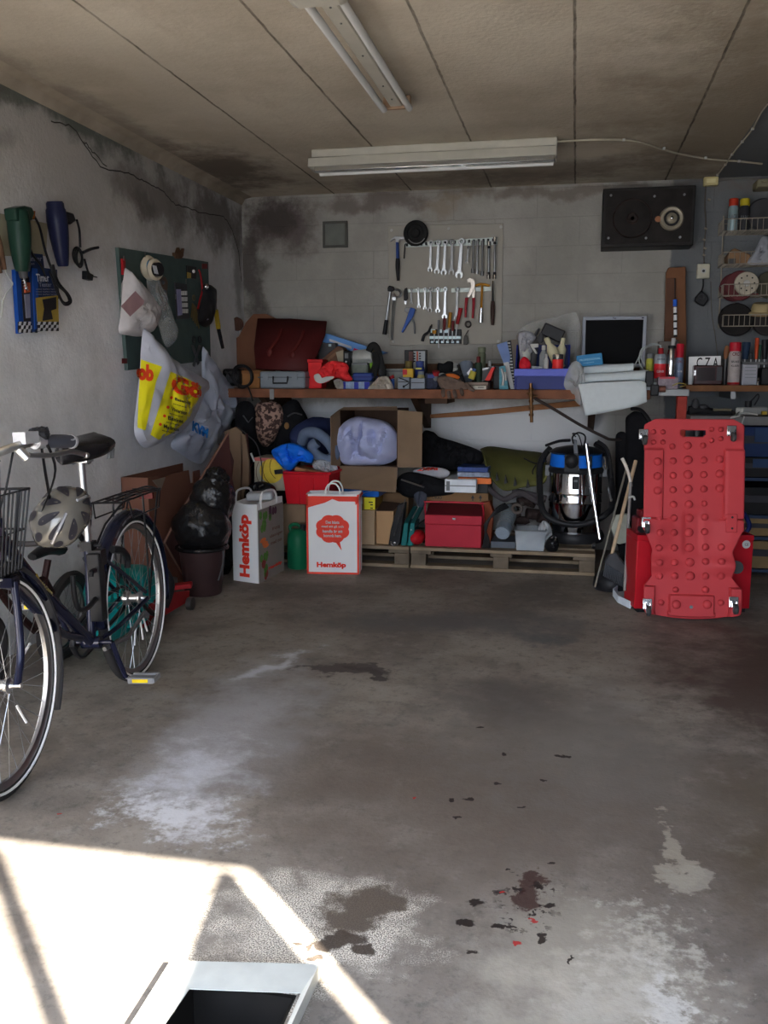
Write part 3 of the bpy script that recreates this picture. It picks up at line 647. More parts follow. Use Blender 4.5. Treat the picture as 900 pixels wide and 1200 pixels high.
# ---- yellow and white carrier bag
def bagthing(name, label, cat, outl, off, tf, m, seed, ctr, fold=.012, amp=.05, n=(1,-.25,0)):
    t = thing(name, label, cat, W(ctr[0], ctr[1], X=XL+off)); o = [LW_(a,b,off) for a,b in outl]
    return t, MB().puff(o, n, tf, .03, amp, 6, 12, seed, ctr=LW_(ctr[0],ctr[1],off), fold=fold, pw=.6).build('bag_body', m, t)
wp = mat('glossy_white_plastic', c(160,162,172), .3, 0, .06, 10, .3)
t, body = bagthing('carrier_bag', 'yellow and white carrier bag with red lettering hanging full from the green board', 'bag',
    ((168,386),(176,392),(190,410),(215,430),(243,447),(237,462),(228,485),(215,502),(195,515),(172,525),(160,515),(157,500),(160,470),(164,430),(165,410)), .12, .13, wp, 4, (192,468))
yp = mat('bag_yellow', c(205,185,30), .3, 0, .05, 10, .2); rp_ = mat('bag_red_ink', c(205,62,30), .35); bk = mat('bag_black_ink', c(50,45,30), .4)
def dl(name, pts, m, body, t, cuts=3, off=.0025, n=(-1,.25,0)): return drape(name, [LW_(a,b,.5)for a,b in pts], [tuple(range(len(pts)))], body, n, m, t, off, cuts)
DBAG = (W(200,460,X=XL)-CAM).normalized()
# the print is laid on in the wall plane behind which the bag bulges
def lay(pts, X=.16): return [W(a,b,X=XL+X) for a,b in pts]
def dl2(name, pts, m, body, t, cuts=4, off=.003, X=.2): return drape(name, lay(pts, X), [tuple(range(len(pts)))], body, DBAG, m, t, off+.006, cuts)
dl2('printed_panel', ((164,420),(190,430),(183,447),(170,505),(160,502),(161,470)), yp, body, t)
dl2('printed_panel', ((200,436),(220,444),(236,453),(232,468),(222,488),(205,506),(186,516),(176,510)), yp, body, t)
def wt(s, x0, x1, y0, y1, m, body, t, sl=0, X=.2, bold=.03, cuts=1, name='lettering'):
    a, b = W(x0,(y0+y1)/2-sl/2,X=XL+X), W(x1,(y0+y1)/2+sl/2,X=XL+X); h = W((x0+x1)/2,y0,X=XL+X).z-W((x0+x1)/2,y1,X=XL+X).z
    d = (b-a).normalized(); up = (ZV-d*ZV.dot(d)).normalized(); vs, fs = glyphs(s, 1, bold)
    xs = [v.x for v in vs]; ys = [v.y for v in vs]; P = [(a+b)/2+d*((v.x-(min(xs)+max(xs))/2)/(max(xs)-min(xs))*(b-a).length)+up*((v.y-(min(ys)+max(ys))/2)/(max(ys)-min(ys))*h) for v in vs]
    return drape(name, P, fs, body, DBAG, m, t, .02, cuts+1)
wt('Gö', 201, 236, 444, 464, rp_, body, t, 8, bold=.06); wt('ob', 160, 180, 426, 446, rp_, body, t, 3, bold=.06)
for k, (s, x, y) in enumerate((('Basebolj', 205, 470), ('Vinterskor', 201, 481), ('Basket', 197, 491), ('Madrass', 192, 501))):
    wt(s, x, x+18, y-2, y+2.5, bk, body, t, 5); wt('and more goods', x-2, x+13, y+4, y+6, bk, body, t, 4)
    dl2('red_dot', [(x-4+2*math.cos(a*PI/3), y-4+2*math.sin(a*PI/3)) for a in range(6)], rp_, body, t, 2, .009)
# ---- white carrier bag with blue letters
t, body = bagthing('carrier_bag', 'white carrier bag with blue lettering hanging next to the yellow bag', 'bag',
    ((237,409),(242,412),(256,432),(272,452),(279,468),(276,485),(262,505),(250,520),(240,540),(230,543),(212,532),(200,521),(215,500),(230,478),(236,450)), .06, .09, mat('white_carrier_plastic', c(150,156,170), .3, 0, .06, 10, .3), 9, (243,480), .02)
wt('KVM', 226, 244, 498, 510, mat('bag_blue_ink', c(30,100,165), .35), body, t, 9, X=.16, bold=.05)
# ================================================================ BICYCLE
A0 = Vector((-1.80, 3.46, 0)); B0 = Vector((-1.678, 2.30, 0)); fx = (B0-A0).normalized(); ly = Vector((-fx.y, fx.x, 0))
lean = R(2.0); MBK = Matrix(((fx.x, ly.x, 0, A0.x), (fx.y, ly.y, 0, A0.y), (0, 0, 1, 0), (0, 0, 0, 1))) @ Matrix.Rotation(lean, 4, 'X')
bt = thing('bicycle', 'dark blue city bicycle with front basket and rear rack, parked along the wall', 'bicycle', A0, M=MBK)
def bk_(): return MB(MBK)
NAVY = mat('dark_navy_paint', (.012,.014,.035), .22, .2, .1, coat=.4); ALU = mat('brushed_aluminium', (.6,.6,.6), .3, 1, .05)
TY = mat('grey_black_tyre', (.035,.033,.033), .8, 0, .1, bump=.2); REF = mat('reflective_white_stripe', (.85,.85,.85), .4, 0, 0)
WR = .352
def wheel(cx, drum):
    g = bk_(); g.torus((cx,0,WR), WR-.02, .02, (0,1,0), 64, 10); w = g.build('wheel', TY, bt)
    g = bk_()
    for s in (1,-1): g.torus((cx,.0185*s,WR), WR-.026, .0045, (0,1,0), 64, 6)
    g.build('reflective_stripe', REF, w)
    g = bk_(); g.lathe([(WR-.042,-.012),(WR-.034,-.013),(WR-.034,.013),(WR-.042,.012),(WR-.055,.006),(WR-.055,-.006),(WR-.042,-.012)], (cx,0,WR), (0,1,0), 64); g.build('rim', mat('grey_rim', (.35,.35,.36), .35, 1, .05), w)
    g = bk_()
    for i in range(36):
        a = 2*PI*i/36; s = 1 if i % 2 else -1; b = a+(.45 if (i//2) % 2 else -.45)
        g.cyl((cx+math.cos(b)*.022, .028*s, WR+math.sin(b)*.022), (cx+math.cos(a)*(WR-.05), 0, WR+math.sin(a)*(WR-.05)), .0011, n=5)
    g.build('spokes', STEEL, w)
    g = bk_(); g.lathe([(.008,-.06),(.008,-.045),(.03 if drum else .016,-.04),(.03 if drum else .014,-.02),(.018,-.015),(.018,.015),(.025,.02),(.025,.03),(.012,.035),(.008,.045),(.008,.07)], (cx,0,WR), (0,1,0), 20); g.build('hub', ALU, w)
    g = bk_()
    for a in ((.55, 2.75, 4.1, 5.2) if not drum else (4.2, 4.5, 5.0)): g.tube([(cx+math.cos(a)*.11, .012, WR+math.sin(a)*.11), (cx+math.cos(a)*.20, .009, WR+math.sin(a)*.20)], .0045, 6, 0)
    g.build('spoke_reflector', REF, w)
    return w
wheel(0, True); wheel(1.10, False)
def fender(name, cx, a0, a1, r_=.378):
    g = bk_(); n = 30; vs = []; fs = []
    for i in range(n+1):
        a = R(a0+(a1-a0)*i/n)
        for y, dr in ((-.030,-.022),(-.024,-.004),(-.01,.003),(.01,.003),(.024,-.004),(.030,-.022)): vs.append((cx+math.cos(a)*(r_+dr), y, WR+math.sin(a)*(r_+dr)))
    for i in range(n):
        for k in range(5): fs.append((i*6+k, i*6+k+1, (i+1)*6+k+1, (i+1)*6+k))
    g.add(vs, fs); return g.build(name, NAVY if cx < .5 else mat('grey_fender', (.05,.05,.055), .4), bt, solid=.002)
fender('rear_fender', 0, -5, 195); fender('front_fender', 1.10, 62, 212)
# frame
g = bk_(); HT = Vector((1.02,0,.86)); HB = Vector((1.045,0,.66)); BB = Vector((.44,0,.29)); ST = Vector((.40,0,.66)); RH = Vector((0,0,WR))
g.cyl(HT, HB, .02); g.tube([HT+Vector((0,0,-.05)), (.84,0,.625), (.63,0,.445), BB], .02, 12); g.tube([HB+Vector((-.01,0,.03)), (.85,0,.53), (.68,0,.40), (.53,0,.335)], .0145, 12)
g.cyl(BB, ST, .0165); g.cyl(BB+Vector((0,-.036,0)), BB+Vector((0,.036,0)), .024)
for s in (1,-1):
    g.tube([BB+Vector((-.03,.02*s,0)), (.28,.045*s,.31), RH+Vector((0,.062*s,0))], .0095, 8, 4); g.tube([(.40,.016*s,.60), (.33,.04*s,.58), RH+Vector((.02,.062*s,.03))], .008, 8, 4)
fr = g.build('frame', NAVY, bt)
vs, fs = glyphs('crescent', 1, .02)
g = bk_(); g.add([Vector((.80-(v.x)*.026, .0215, .592+(v.y)*.026-(v.x)*.0215)) for v in vs], fs); g.build('lettering', mat('gold_lettering', (.4,.33,.12), .4), fr, smooth=False)
g = bk_(); g.boxc((.85,.02,.634), (.016,.004,.02), (0,.5,0)); g.build('yellow_emblem', YEL, fr)
g = bk_()
g.tube([(1.03,0,.66),(1.04,.0,.72)], .02, 10, 0); g.boxc((1.04,0,.665), (.05,.1,.03))
for s in (1,-1): g.tube([(1.04,.045*s,.665), (1.045,.05*s,.56), (1.055,.052*s,.44), (1.10,.055*s,WR)], .0125, 10)
g.build('fork', NAVY, bt)
g = bk_(); g.cyl((.397,0,.62), (.40,0,.975), .0135); g.build('seat_post', ALU, bt)
g = bk_(); g.boxc((.40,0,.655), (.05,.045,.035)); g.cyl((.40,-.04,.655),(.40,.05,.655),.006); g.build('seat_clamp', BLK, bt)
g = bk_(); g.torus((.40,.03,.985), .018, .005, (0,1,0), 16, 6); g.torus((.40,-.03,.985), .018, .005, (0,1,0), 16, 6); g.boxc((.40,0,.982), (.06,.07,.02)); g.build('seat_springs', STEEL, bt)
# saddle (shape of a comfort saddle: wide rear, narrow nose)
g = bk_(); vs = []; fs = []; n = 18; m_ = 20
for i in range(n+1):
    u = i/n; x = .27+.29*u; w = .068*(1-u)**.8*min(1, (u*8+.15))**.5+.028+.02*math.sin(PI*min(1,u*1.3))
    if u > .93: w *= max(.25, 1-(u-.93)*10)
    if u < .08: w *= .55+u*5.6
    zc = 1.012+.028*(1-u)**2
    for k in range(m_):
        a = 2*PI*k/m_; zz = math.sin(a); vs.append((x, math.cos(a)*w, zc+(.036 if zz > 0 else .055-.02*u)*zz))
for i in range(n):
    for k in range(m_): fs.append((i*m_+k, i*m_+(k+1) % m_, (i+1)*m_+(k+1) % m_, (i+1)*m_+k))
fs += [tuple(range(m_)), tuple(n*m_+k for k in range(m_))]
g.add(vs, fs); sd_ = g.build('seat', mat('black_vinyl', (.015,.014,.016), .25, 0, .2, 20, .2), bt, smooth=True)
g = bk_()
for k in range(2): g.boxc((.30+.02*k,.082-.005*k,.995), (.006,.012,.04), (0,-.4,0))
g.build('seat_badge', GRY, sd_)
# handlebar (swept back), grips, levers
g = bk_(); g.cyl((1.02,0,.84), (1.0,0,1.02), .0125); g.tube([(1.0,0,1.0), (1.08,0,1.03), (1.20,0,1.04)], .015, 10); g.build('stem', ALU, bt)
bar = lambda s: [(1.20,0,1.04), (1.30,.08*s,1.05), (1.345,.16*s,1.07), (1.29,.222*s,1.095), (1.19,.252*s,1.103), (1.07,.268*s,1.092)]
g = bk_(); g.tube([p for p in bar(-1)][::-1]+bar(1)[1:], .0125, 10); g.build('handlebar', ALU, bt)
GRP = mat('grip_rubber', (.07,.075,.095), .7, 0, .1, bump=.1)
for s in (1,-1):
    g = bk_(); g.tube([(1.19,.252*s,1.101), (1.12,.262*s,1.096), (1.05,.27*s,1.09)], lambda k: .0165+.004*math.sin(k*2.6), 14); gp = g.build('grip', GRP, bt)
    g = bk_(); g.cyl((1.053,.2697*s,1.09), (1.042,.271*s,1.089), .021, .0205, n=20); g.tube([(1.18,.258*s,1.118), (1.13,.268*s,1.108), (1.08,.284*s,1.096), (1.05,.286*s,1.10)], .003, 6); g.build('grip_end', mat('grip_silver', (.45,.46,.5), .4), gp)
    g = bk_(); g.tube([(1.27,.25*s,1.07), (1.20,.275*s,1.062), (1.12,.30*s,1.065), (1.06,.315*s,1.05)], .0055, 8, flat=1.4); g.ell((1.055,.317*s,1.048), (.009,.009,.009), n=10, m=8); g.cyl((1.28,.225*s,1.09), (1.27,.245*s,1.06), .013); g.build('brake_lever', ALU, bt)
g = bk_(); g.boxc((1.255,.238,1.117), (.05,.045,.032), (0,0,-.3)); g.cyl((1.225,.246,1.103), (1.195,.252,1.101), .021, n=20); g.build('shift_housing', mat('pale_silver', (.6,.6,.62), .25, .6), bt)
g = bk_(); g.tube([(1.28,.21,1.08),(1.30,.19,.98),(1.22,.12,.90),(1.10,.05,.75)], .0035, 6); g.tube([(1.30,.18,1.06),(1.36,.15,.99),(1.28,.10,.88),(1.09,.03,.70)], .0035, 6); g.build('brake_cable', BLK, bt)
# rack, skirts
g = bk_()
for y in (-.06,-.02,.02,.06): g.tube([(.20,y,.79), (-.12,y,.79), (-.24,y,.785)], .0045, 6, 0)
for x in (.2,.08,-.05,-.24): g.tube([(x,-.065,.79), (x,.065,.79)], .0045, 6, 0)
for s in (1,-1):
    g.tube([(-.02,.065*s,.79), (-.01,.07*s,.6), (0,.07*s,WR)], .0045, 6, 0); g.tube([(-.2,.065*s,.79), (-.1,.07*s,.6), (0,.07*s,WR+.01)], .0045, 6, 0); g.tube([(.2,.065*s,.79), (.3,.03*s,.72), (.39,.02*s,.64)], .0045, 6, 0)
    g.tube([(.16,.075*s,.79),(.14,.08*s,.72),(-.16,.08*s,.72),(-.2,.075*s,.79)], .0035, 6, 0)
g.tube([(-.24,-.06,.785), (-.255,0,.80), (-.24,.06,.785)], .0045, 6); g.build('rear_rack', BLKM, bt)
g = bk_(); g.boxc((-.235,0,.765), (.02,.06,.035)); g.build('rear_reflector', mat('dark_red_lens', (.15,.01,.01), .2), bt)
# strap, lock box on the seat tube, U lock
g = bk_(); g.boxc((.42,.03,.50), (.05,.05,.26), (0,-.03,0)); g.build('lock_bracket', BLK, bt, bev=.005)
g = bk_(); g.tube([(.44,.03,.46), (.56,.05,.455), (.65,.06,.475), (.675,.06,.53), (.675,.06,.60)], .0095, 10); g.build('lock_shackle', BLKM, bt)
g = bk_(); g.tube([(.45,.04,.57),(.50,.05,.575),(.51,.05,.56)], .010, 8); g.boxc((.40,.032,.61),(.05,.05,.06)); g.build('lock_lever', BLK, bt)
# wheel lock arm
g = bk_(); g.tube([(.30,.05,.62),(.22,.055,.60),(.17,.055,.56),(.165,.05,.52)], .013, 8, flat=1.2); g.build('wheel_lock', BLK, bt)
# chain guard on the far side and kickstand
g = bk_(); g.tube([(.50,-.05,.29),(.44,-.05,.36),(.2,-.05,.40),(0,-.05,.40),(-.06,-.05,.36),(0,-.05,.31),(.2,-.05,.27),(.42,-.05,.225),(.50,-.05,.29)], .012, 8, flat=.6); g.build('chain_guard', BLKM, bt)
g = bk_(); g.cyl((.44,-.075,.29), (.44,.08,.29), .009); g.tube([(.44,.078,.29), (.40,.085,.20), (.36,.088,.125)], .011, 8, 0, flat=.7); g.tube([(.44,-.078,.29), (.48,-.085,.37), (.52,-.088,.455)], .011, 8, 0, flat=.7); g.build('crank', NAVY, bt)
for s, p in ((1, (.355,.088,.12)), (-1, (.525,-.088,.46))):
    g = bk_(); p = Vector(p); g.cyl(p, p+Vector((0,.02*s,0)), .006)
    for dx in (-.03,.03): g.boxc(p+Vector((dx,.07*s,0)), (.014,.10,.022))
    g.boxc(p+Vector((0,.07*s,0)), (.02,.10,.014)); g.boxc(p+Vector((0,.12*s,0)), (.07,.012,.018)); q = g.build('pedal', mat('pedal_grey', (.25,.25,.26), .45), bt)
    g = bk_(); g.boxc(p+Vector((.038,.07*s,0)), (.004,.062,.013)); g.build('pedal_reflector', mat('yellow_reflector', (.9,.65,.02), .3), q)
g = bk_(); g.tube([(.40,.03,.25), (.24,.06,.25), (.12,.085,.315)], .009, 8, 0); g.cyl((.12,.085,.315),(.105,.095,.30),.016,.012); g.build('kickstand', mat('stand_metal', (.2,.2,.21), .4, .8), bt)
# front basket
g = bk_()
def basket(X0, X1, y, z0, z1):
    r_ = .0028
    for z in (z0, (z0+z1)/2, z1):
        k = (z-z0)/(z1-z0); ex = .03*(1-k)
        g.tube([(X0+ex,-y+ex,z),(X1-ex,-y+ex,z),(X1-ex,y-ex,z),(X0+ex,y-ex,z),(X0+ex,-y+ex,z)], .0042 if k in (0,1) else r_, 6, 0)
    for i in range(15):
        f = i/14
        for s in (1,-1): g.tube([(X0+(X1-X0)*f, s*y, z1), (X0+.03+(X1-X0-.06)*f, s*(y-.03), z0)], r_, 5, 0)
        for X, e in ((X0,.03),(X1,-.03)): g.tube([(X, -y+2*y*f, z1), (X+e, (-y+2*y*f)*(y-.03)/y, z0)], r_, 5, 0)
    for i in range(22): g.tube([(X0+.03+(X1-X0-.06)*i/21, -y+.03, z0), (X0+.03+(X1-X0-.06)*i/21, y-.03, z0)], .0016, 4, 0)
basket(1.20, 1.52, .205, .745, .97); g.build('basket', BLKM, bt)
g = bk_(); g.tube([(1.06,0,.72),(1.2,0,.73),(1.4,0,.738)], .008, 6, 0); g.build('basket_bracket', BLKM, bt)
g = bk_(); g.ell((1.16,0,.62), (.05,.035,.04)); g.build('front_light', CHROME, bt)
# knotted strap on the handlebar
t = thing('plaid_cloth', 'dark checked cloth lying in the bicycle basket', 'cloth', MBK @ Vector((1.33,0,.75)))
g = bk_(); g.ell((1.35,.09,.83), (.09,.075,.07), .5, 7); g.build('cloth_body', mat('purple_grey_cloth', c(62,52,66), .9, 0, .4, 30, .3), t)
# ---- helmet hanging by its strap from the handlebar
HM = MBK @ Matrix.Translation((1.045,.215,.862)) @ Matrix.Rotation(R(-20), 4, 'Z') @ Matrix.Rotation(R(35), 4, 'Y') @ Matrix.Rotation(R(-58), 4, 'X') @ Matrix.Scale(.78, 4)
t = thing('bicycle_helmet', 'grey and beige bicycle helmet hanging by its strap from the handlebar', 'helmet', HM.translation, M=HM)
g = MB(HM); vs = []; fs = []; n, m_ = 40, 16
def hp(a, b, k=1.0, dz=0):
    x = math.sin(a)*math.cos(b)*.135*k; y = math.sin(a)*math.sin(b)*.098*k; z = math.cos(a)*.112*k-.0+dz
    rid = .006*math.cos(b*6)*math.sin(a)**2
    return Vector((x*(1+rid*6), y*(1+rid*6), z))
for j in range(m_+1):
    for i in range(n): vs.append(hp(R(100)*j/m_, 2*PI*i/n))
for j in range(m_): fs += [(j*n+i, j*n+(i+1) % n, (j+1)*n+(i+1) % n, (j+1)*n+i) for i in range(n)]
g.add(vs, fs); g.build('shell', mat('grey_beige_gloss', (.17,.16,.14), .2, .3, .1, coat=.6), t, solid=.008)
g = MB(HM)
for b0, a0, la, lb in [(q*2*PI/8+.2, .78, .34, .12) for q in range(8)]+[(q*2*PI/8+.6, 1.36, .17, .13) for q in range(8)]:
    P = [hp(a0+la*1.15*math.sin(u*2*PI/16), b0+lb*1.15*math.cos(u*2*PI/16)/max(.4, math.sin(a0)), 1.05) for u in range(16)]
    k0 = len(g.v); g.add(P+[hp(a0, b0, 1.055)], [(i, (i+1) % 16, 16) for i in range(16)])
g.build('vents', mat('vent_dark', (.03,.028,.035), .35), t)
g = MB(HM)
g.tube([hp(.25,0,1.06), hp(.8,.25,1.06), hp(1.3,.35,1.06)], .006, 6); g.tube([hp(.25,PI,1.06), hp(.8,PI-.3,1.06), hp(1.3,PI-.4,1.06)], .006, 6); g.build('trim_strip', mat('silver_trim', (.5,.5,.52), .2, .6), t)
MI = HM.inverted(); hb1 = MBK @ Vector((1.20,.25,1.10))
g = MB()
g.tube([hb1+Vector((0,0,.02)), hb1+Vector((.01,0,-.08)), HM @ Vector((0,-.07,.05))], .007, 6, flat=.3); g.tube([hb1+Vector((.01,0,.015)), hb1+Vector((.03,.02,-.08)), HM @ Vector((.06,-.07,.06))], .007, 6, flat=.3)
g.ell(hb1+Vector((0,0,.022)), (.028,.022,.02), .4, 9); g.build('strap', BLK, t)
# ================================================================ BEHIND THE BICYCLE
def floorpt(px, py): return W(px, py, Z=0)
M2 = Matrix.Translation((-2.27, 3.62, 0)) @ Matrix.Rotation(R(-86), 4, 'Z') @ Matrix.Rotation(R(-9), 4, 'X')
t = thing('child_bicycle', 'small dark bicycle leaning on the wall behind the big bicycle', 'bicycle', M2.translation, M=M2)
OLD = mat('dusty_black_metal', (.05,.045,.045), .5, .2, .2)
for cx in (.0, .72):
    g = MB(M2); g.torus((cx,0,.21), .185, .024, (0,1,0), 40, 8); w = g.build('wheel', TY, t)
    g = MB(M2); g.torus((cx,0,.21), .155, .008, (0,1,0), 40, 6)
    for i in range(20): a = 2*PI*i/20; g.cyl((cx,.02*(-1)**i,.21), (cx+math.cos(a)*.15,0,.21+math.sin(a)*.15), .0013, n=4)
    g.cyl((cx,-.04,.21),(cx,.04,.21),.016); g.build('rim', DSTEEL, w)
g = MB(M2); g.tube([(0,0,.21),(.28,0,.22),(.62,0,.50)], .016, 8, 2); g.tube([(.28,0,.22),(.22,0,.52)], .015, 8, 0); g.tube([(0,0,.21),(.23,0,.44)], .01, 8, 0); g.tube([(.24,0,.44),(.6,0,.46)], .014, 8, 0); g.tube([(.60,0,.6),(.64,0,.4),(.72,.03,.21)], .012, 8, 0); g.build('frame', mat('dark_maroon_frame', (.03,.012,.012), .5), t)
for cx in (.72, 0): MB(M2).torus((cx,0,.21), .215, .012, (0,1,0), 30, 6, a0=-.3, a1=2.8, flat=2.2).build('fender', OLD, t)
g = MB(M2); g.tube([(.15,0,.56),(.24,0,.57),(.36,0,.56)], lambda k: .05-.03*k, 10, flat=.7); g.build('seat', BLK, t)
g = MB(M2); g.tube([(.60,0,.6),(.59,0,.68)], .012, 8, 0); g.tube([(.54,-.22,.72),(.6,-.1,.68),(.6,.1,.68),(.54,.22,.72)], .011, 8); g.build('handlebar', OLD, t)
g = MB(M2); g.boxc((.97,.02,.40), (.03,.07,.045)); g.build('front_light', CHROME, t)
g = MB(M2); g.boxc((.97,.02,.365), (.032,.07,.02)); g.build('orange_reflector', mat('orange_reflector', (.6,.25,.03), .3), t)
# teal bag
p = floorpt(145, 757); t = thing('teal_bag', 'teal plastic sack with dark lettering slumped on the floor behind the rear wheel', 'bag', (-2.18, 4.05, 0))
tq = mat('teal_plastic', c(18,128,126), .4, 0, .08, 12, .4)
o = [Vector((-2.18+dx, y, z)) for dx, y, z in ((0,3.72,.36),(0,3.84,.44),(0,4.05,.36),(0,4.3,.30),(0,4.42,.2),(0,4.36,.03),(0,4.05,.01),(0,3.78,.02),(0,3.70,.2))]
body = MB().puff(o, (1,-.5,0), .12, .06, .06, 8, 10, 2, fold=.015).build('bag_body', tq, t)
vs, fs = glyphs('EF', 1, .05); d = Vector((.35,.94,0)); P = [Vector((-2.05, 3.98, .17))+d*(v.x*.11)+ZV*(v.y*.12) for v in vs]
drape('lettering', P, fs, body, (-1,.5,0), mat('dark_teal_ink', (.02,.05,.06), .4), t, .004, 1)
g = MB(); g.tube([(-2.10,3.8,.42),(-2.02,3.84,.3),(-2.0,3.95,.16),(-2.02,4.1,.1)], .02, 8, flat=.4); g.tube([(-2.12,4.3,.36),(-2.0,4.22,.24),(-1.98,4.1,.14)], .02, 8, flat=.4); g.build('strap', BLK, t)
# red floor jack
MJ = Matrix.Translation((-.05,-.28,0))
t = thing('floor_jack', 'low red trolley jack on the floor beside the brown cardboard', 'jack', (-2.17, 4.34, 0))
g = MB(MJ)
for x in (-2.2,-2.05): g.prism([(x,4.35,.03),(x,4.9,.03),(x,4.92,.09),(x,4.6,.15),(x,4.4,.13)], (.015,0,0))
g.boxc((-2.12,4.42,.10), (.15,.10,.07)); g.boxc((-2.02,4.72,.16), (.16,.07,.025), (0,-.1,.3)); g.build('chassis', RED, t, bev=.004)
for x, y in ((-2.22,4.84),(-2.0,4.84),(-2.22,4.42),(-2.0,4.42)):
    g = MB(MJ); g.cyl((x-.015,y,.035),(x+.015,y,.035),.035); g.build('wheel', DSTEEL, t)
g = MB(MJ); g.cyl((-2.12,4.86,.1),(-2.12,4.86,.17),.035); g.build('saddle_cup', DSTEEL, t)
g = MB(MJ); g.cyl((-2.12,4.4,.12),(-2.2,4.0,.62),.013); g.build('handle', BLKM, t)
# ================================================================ WHITE TOOL BOARD
YT = YB-.035       # plane where the tools hang
def T_(px, py, d=0): return W(px, py, Y=YT-d)
t = thing('tool_board', 'square white tool board screwed to the back wall above the bench', 'tool board', W(523, 405, Y=YB))
MB().px([(455,265),(590,262),(588,403),(457,405)], Y=YB-.001, off=.016).build('panel', mat('white_board', c(136,132,124), .6, 0, .03), t, bev=.003)
g = MB()
for q in ((459,270),(526,268),(587,266),(584,400),(461,400)): p = W(q[0], q[1], Y=YB-.017); g.cyl(p, p+Vector((0,-.005,0)), .011)
g.build('mounting_screw', WHT, t)
MS = mat('magnet_strip', c(165,172,168), .4, .2)
def strip(pts, k):
    return MB().px(pts, Y=YB-.017, off=.012).build('tool_holder_strip', MS, t, bev=.002)
strip([(474,285),(583,278),(583,287),(474,290)], 0); strip([(477,339),(524,338),(524,342),(477,343)], 1); strip([(529,338),(576,336),(576,341),(529,343)], 2)
for i in range(19): MB().boxc(T_(477+i*5.6, 287-i*.32), (.014,.02,.02)).build('holder_clip', BLK, t)
# wrenches -------------------------------------------------------
def wrench(p0, p1, w, ring=True, m=STEEL):
    """ring at p0, open jaw at p1"""
    g = MB(); d = (p1-p0).normalized(); s = d.cross(Vector((0,1,0))).normalized(); Yv = Vector((0,-1,0))
    g.prism([p0+d*w*.8+s*w*.33, p1-d*w*.8+s*w*.45, p1-d*w*.8-s*w*.45, p0+d*w*.8-s*w*.33], Yv*.005)
    if ring: g.torus(p0, w*.62, w*.28, (0,1,0), 18, 6)
    else: g.ell(p0, (w*.6,.005,w*.8), n=12, m=8)
    outl = []
    for i in range(13): a = R(-148+i*296/12); outl.append(p1-d*math.cos(a)*w+s*math.sin(a)*w)
    q = w*.42
    inn = [p1+d*w*.8-s*q*-1, p1-d*w*.15+s*q, p1-d*w*.45+s*0, p1-d*w*.15-s*q, p1+d*w*.8-s*q]
    g.prism(outl+inn, Yv*.006)
    return g
def hang(name, label, cat, mb, m, group=None, **k): return solo(mb, name, m, label, cat, group, **k)
ordn = ['first', 'second', 'third', 'fourth', 'fifth', 'sixth', 'seventh', 'eighth']
for i, (x0, y0, x1, y1, w) in enumerate(((505,284,504,316,.019),(514,284,512,318,.022),(522,284,520,319,.023),(530,284,529,319,.024),(541,283,538,322,.028))):
    hang('combination_wrench', 'steel combination wrench in the upper row of the tool board, %s after the hammer' % ordn[i], 'wrench', wrench(T_(x0,y0,.02), T_(x1,y1,.02), w), STEEL if i != 3 else DSTEEL, 'wrenches in the upper row')
hang('combination_wrench', 'very small steel wrench between the long wrenches and the nut spinners', 'wrench', wrench(T_(549,290,.02), T_(547,307,.02), .013), DSTEEL)
for i, (x, y1, m) in enumerate(((554,320,DSTEEL),(559,321,STEEL),(565,323,DSTEEL))):
    g = MB(); a, b = T_(x+.5,282,.02), T_(x,y1,.02); g.cyl(a, b, .007); g.cyl(b+Vector((0,0,.03)), b, .013, n=14); g.cyl(a, a+Vector((0,0,-.03)), .012)
    hang('tube_spanner', 'slim dark double ended spanner on the upper row, %s of three' % ordn[i], 'spanner', g, m, 'slim spanners on the board')
for i, (x, y0, y1) in enumerate(((573,283,327),(580,278,327))):
    a, b = T_(x,y0,.02), T_(x-.5,y1,.02); d = (b-a).normalized(); t = thing('flex_socket_wrench', ('chrome flexible head socket wrench hanging second from the end of the upper row', 'longer chrome flexible head socket wrench at the very end of the upper row')[i], 'wrench', a, group='flexible head wrenches')
    g = MB(); g.cyl(a+d*.03, b-d*.03, .008); g.build('shaft', STEEL, t)
    for q, s in ((a, 1), (b, -1)):
        g = MB(); g.cyl(q, q+d*.03*s, .015, .014, 16); g.build('socket', CHROME, t)
        g = MB(); g.ell(q+d*.04*s, (.011,.011,.014), n=12, m=8); g.build('joint', BLK, t)
for i, (x0, x1, y1, w) in enumerate(((482,482,355,.011),(490,491,359,.014),(498,498,361,.014),(505,504,363,.019),(513,513,364,.018),(522,521,371,.02),(536,535,372,.02))):
    hang('combination_wrench', 'steel combination wrench in the lower row of the tool board, %s after the black cutter' % ordn[i], 'wrench', wrench(T_(x0,339,.02), T_(x1,y1,.02), w), (DSTEEL,STEEL,STEEL)[i % 3], 'wrenches in the lower row')
# claw hammer
t = thing('claw_hammer', 'claw hammer with blue and black handle at the top corner of tool board', 'hammer', T_(465,300))
g = MB(); g.prism([T_(a,b,.035) for a,b in ((457,283),(459,279),(463,276.5),(468,277),(474,277),(474,280.5),(468,281),(467,284),(464,284),(463,280),(460,281))], (0,.022,0)); g.build('head', STEEL, t, bev=.003)
g = MB(); g.cyl(T_(465.5,283,.024), T_(466,303,.024), .011, .012); g.build('handle', mat('blue_handle', c(38,58,110), .4), t)
g = MB(); g.tube([T_(466,303,.024), T_(466,315,.024), T_(466.5,329,.024)], lambda k: .014+.003*math.sin(k*5), 12); g.build('grip', BLK, t)
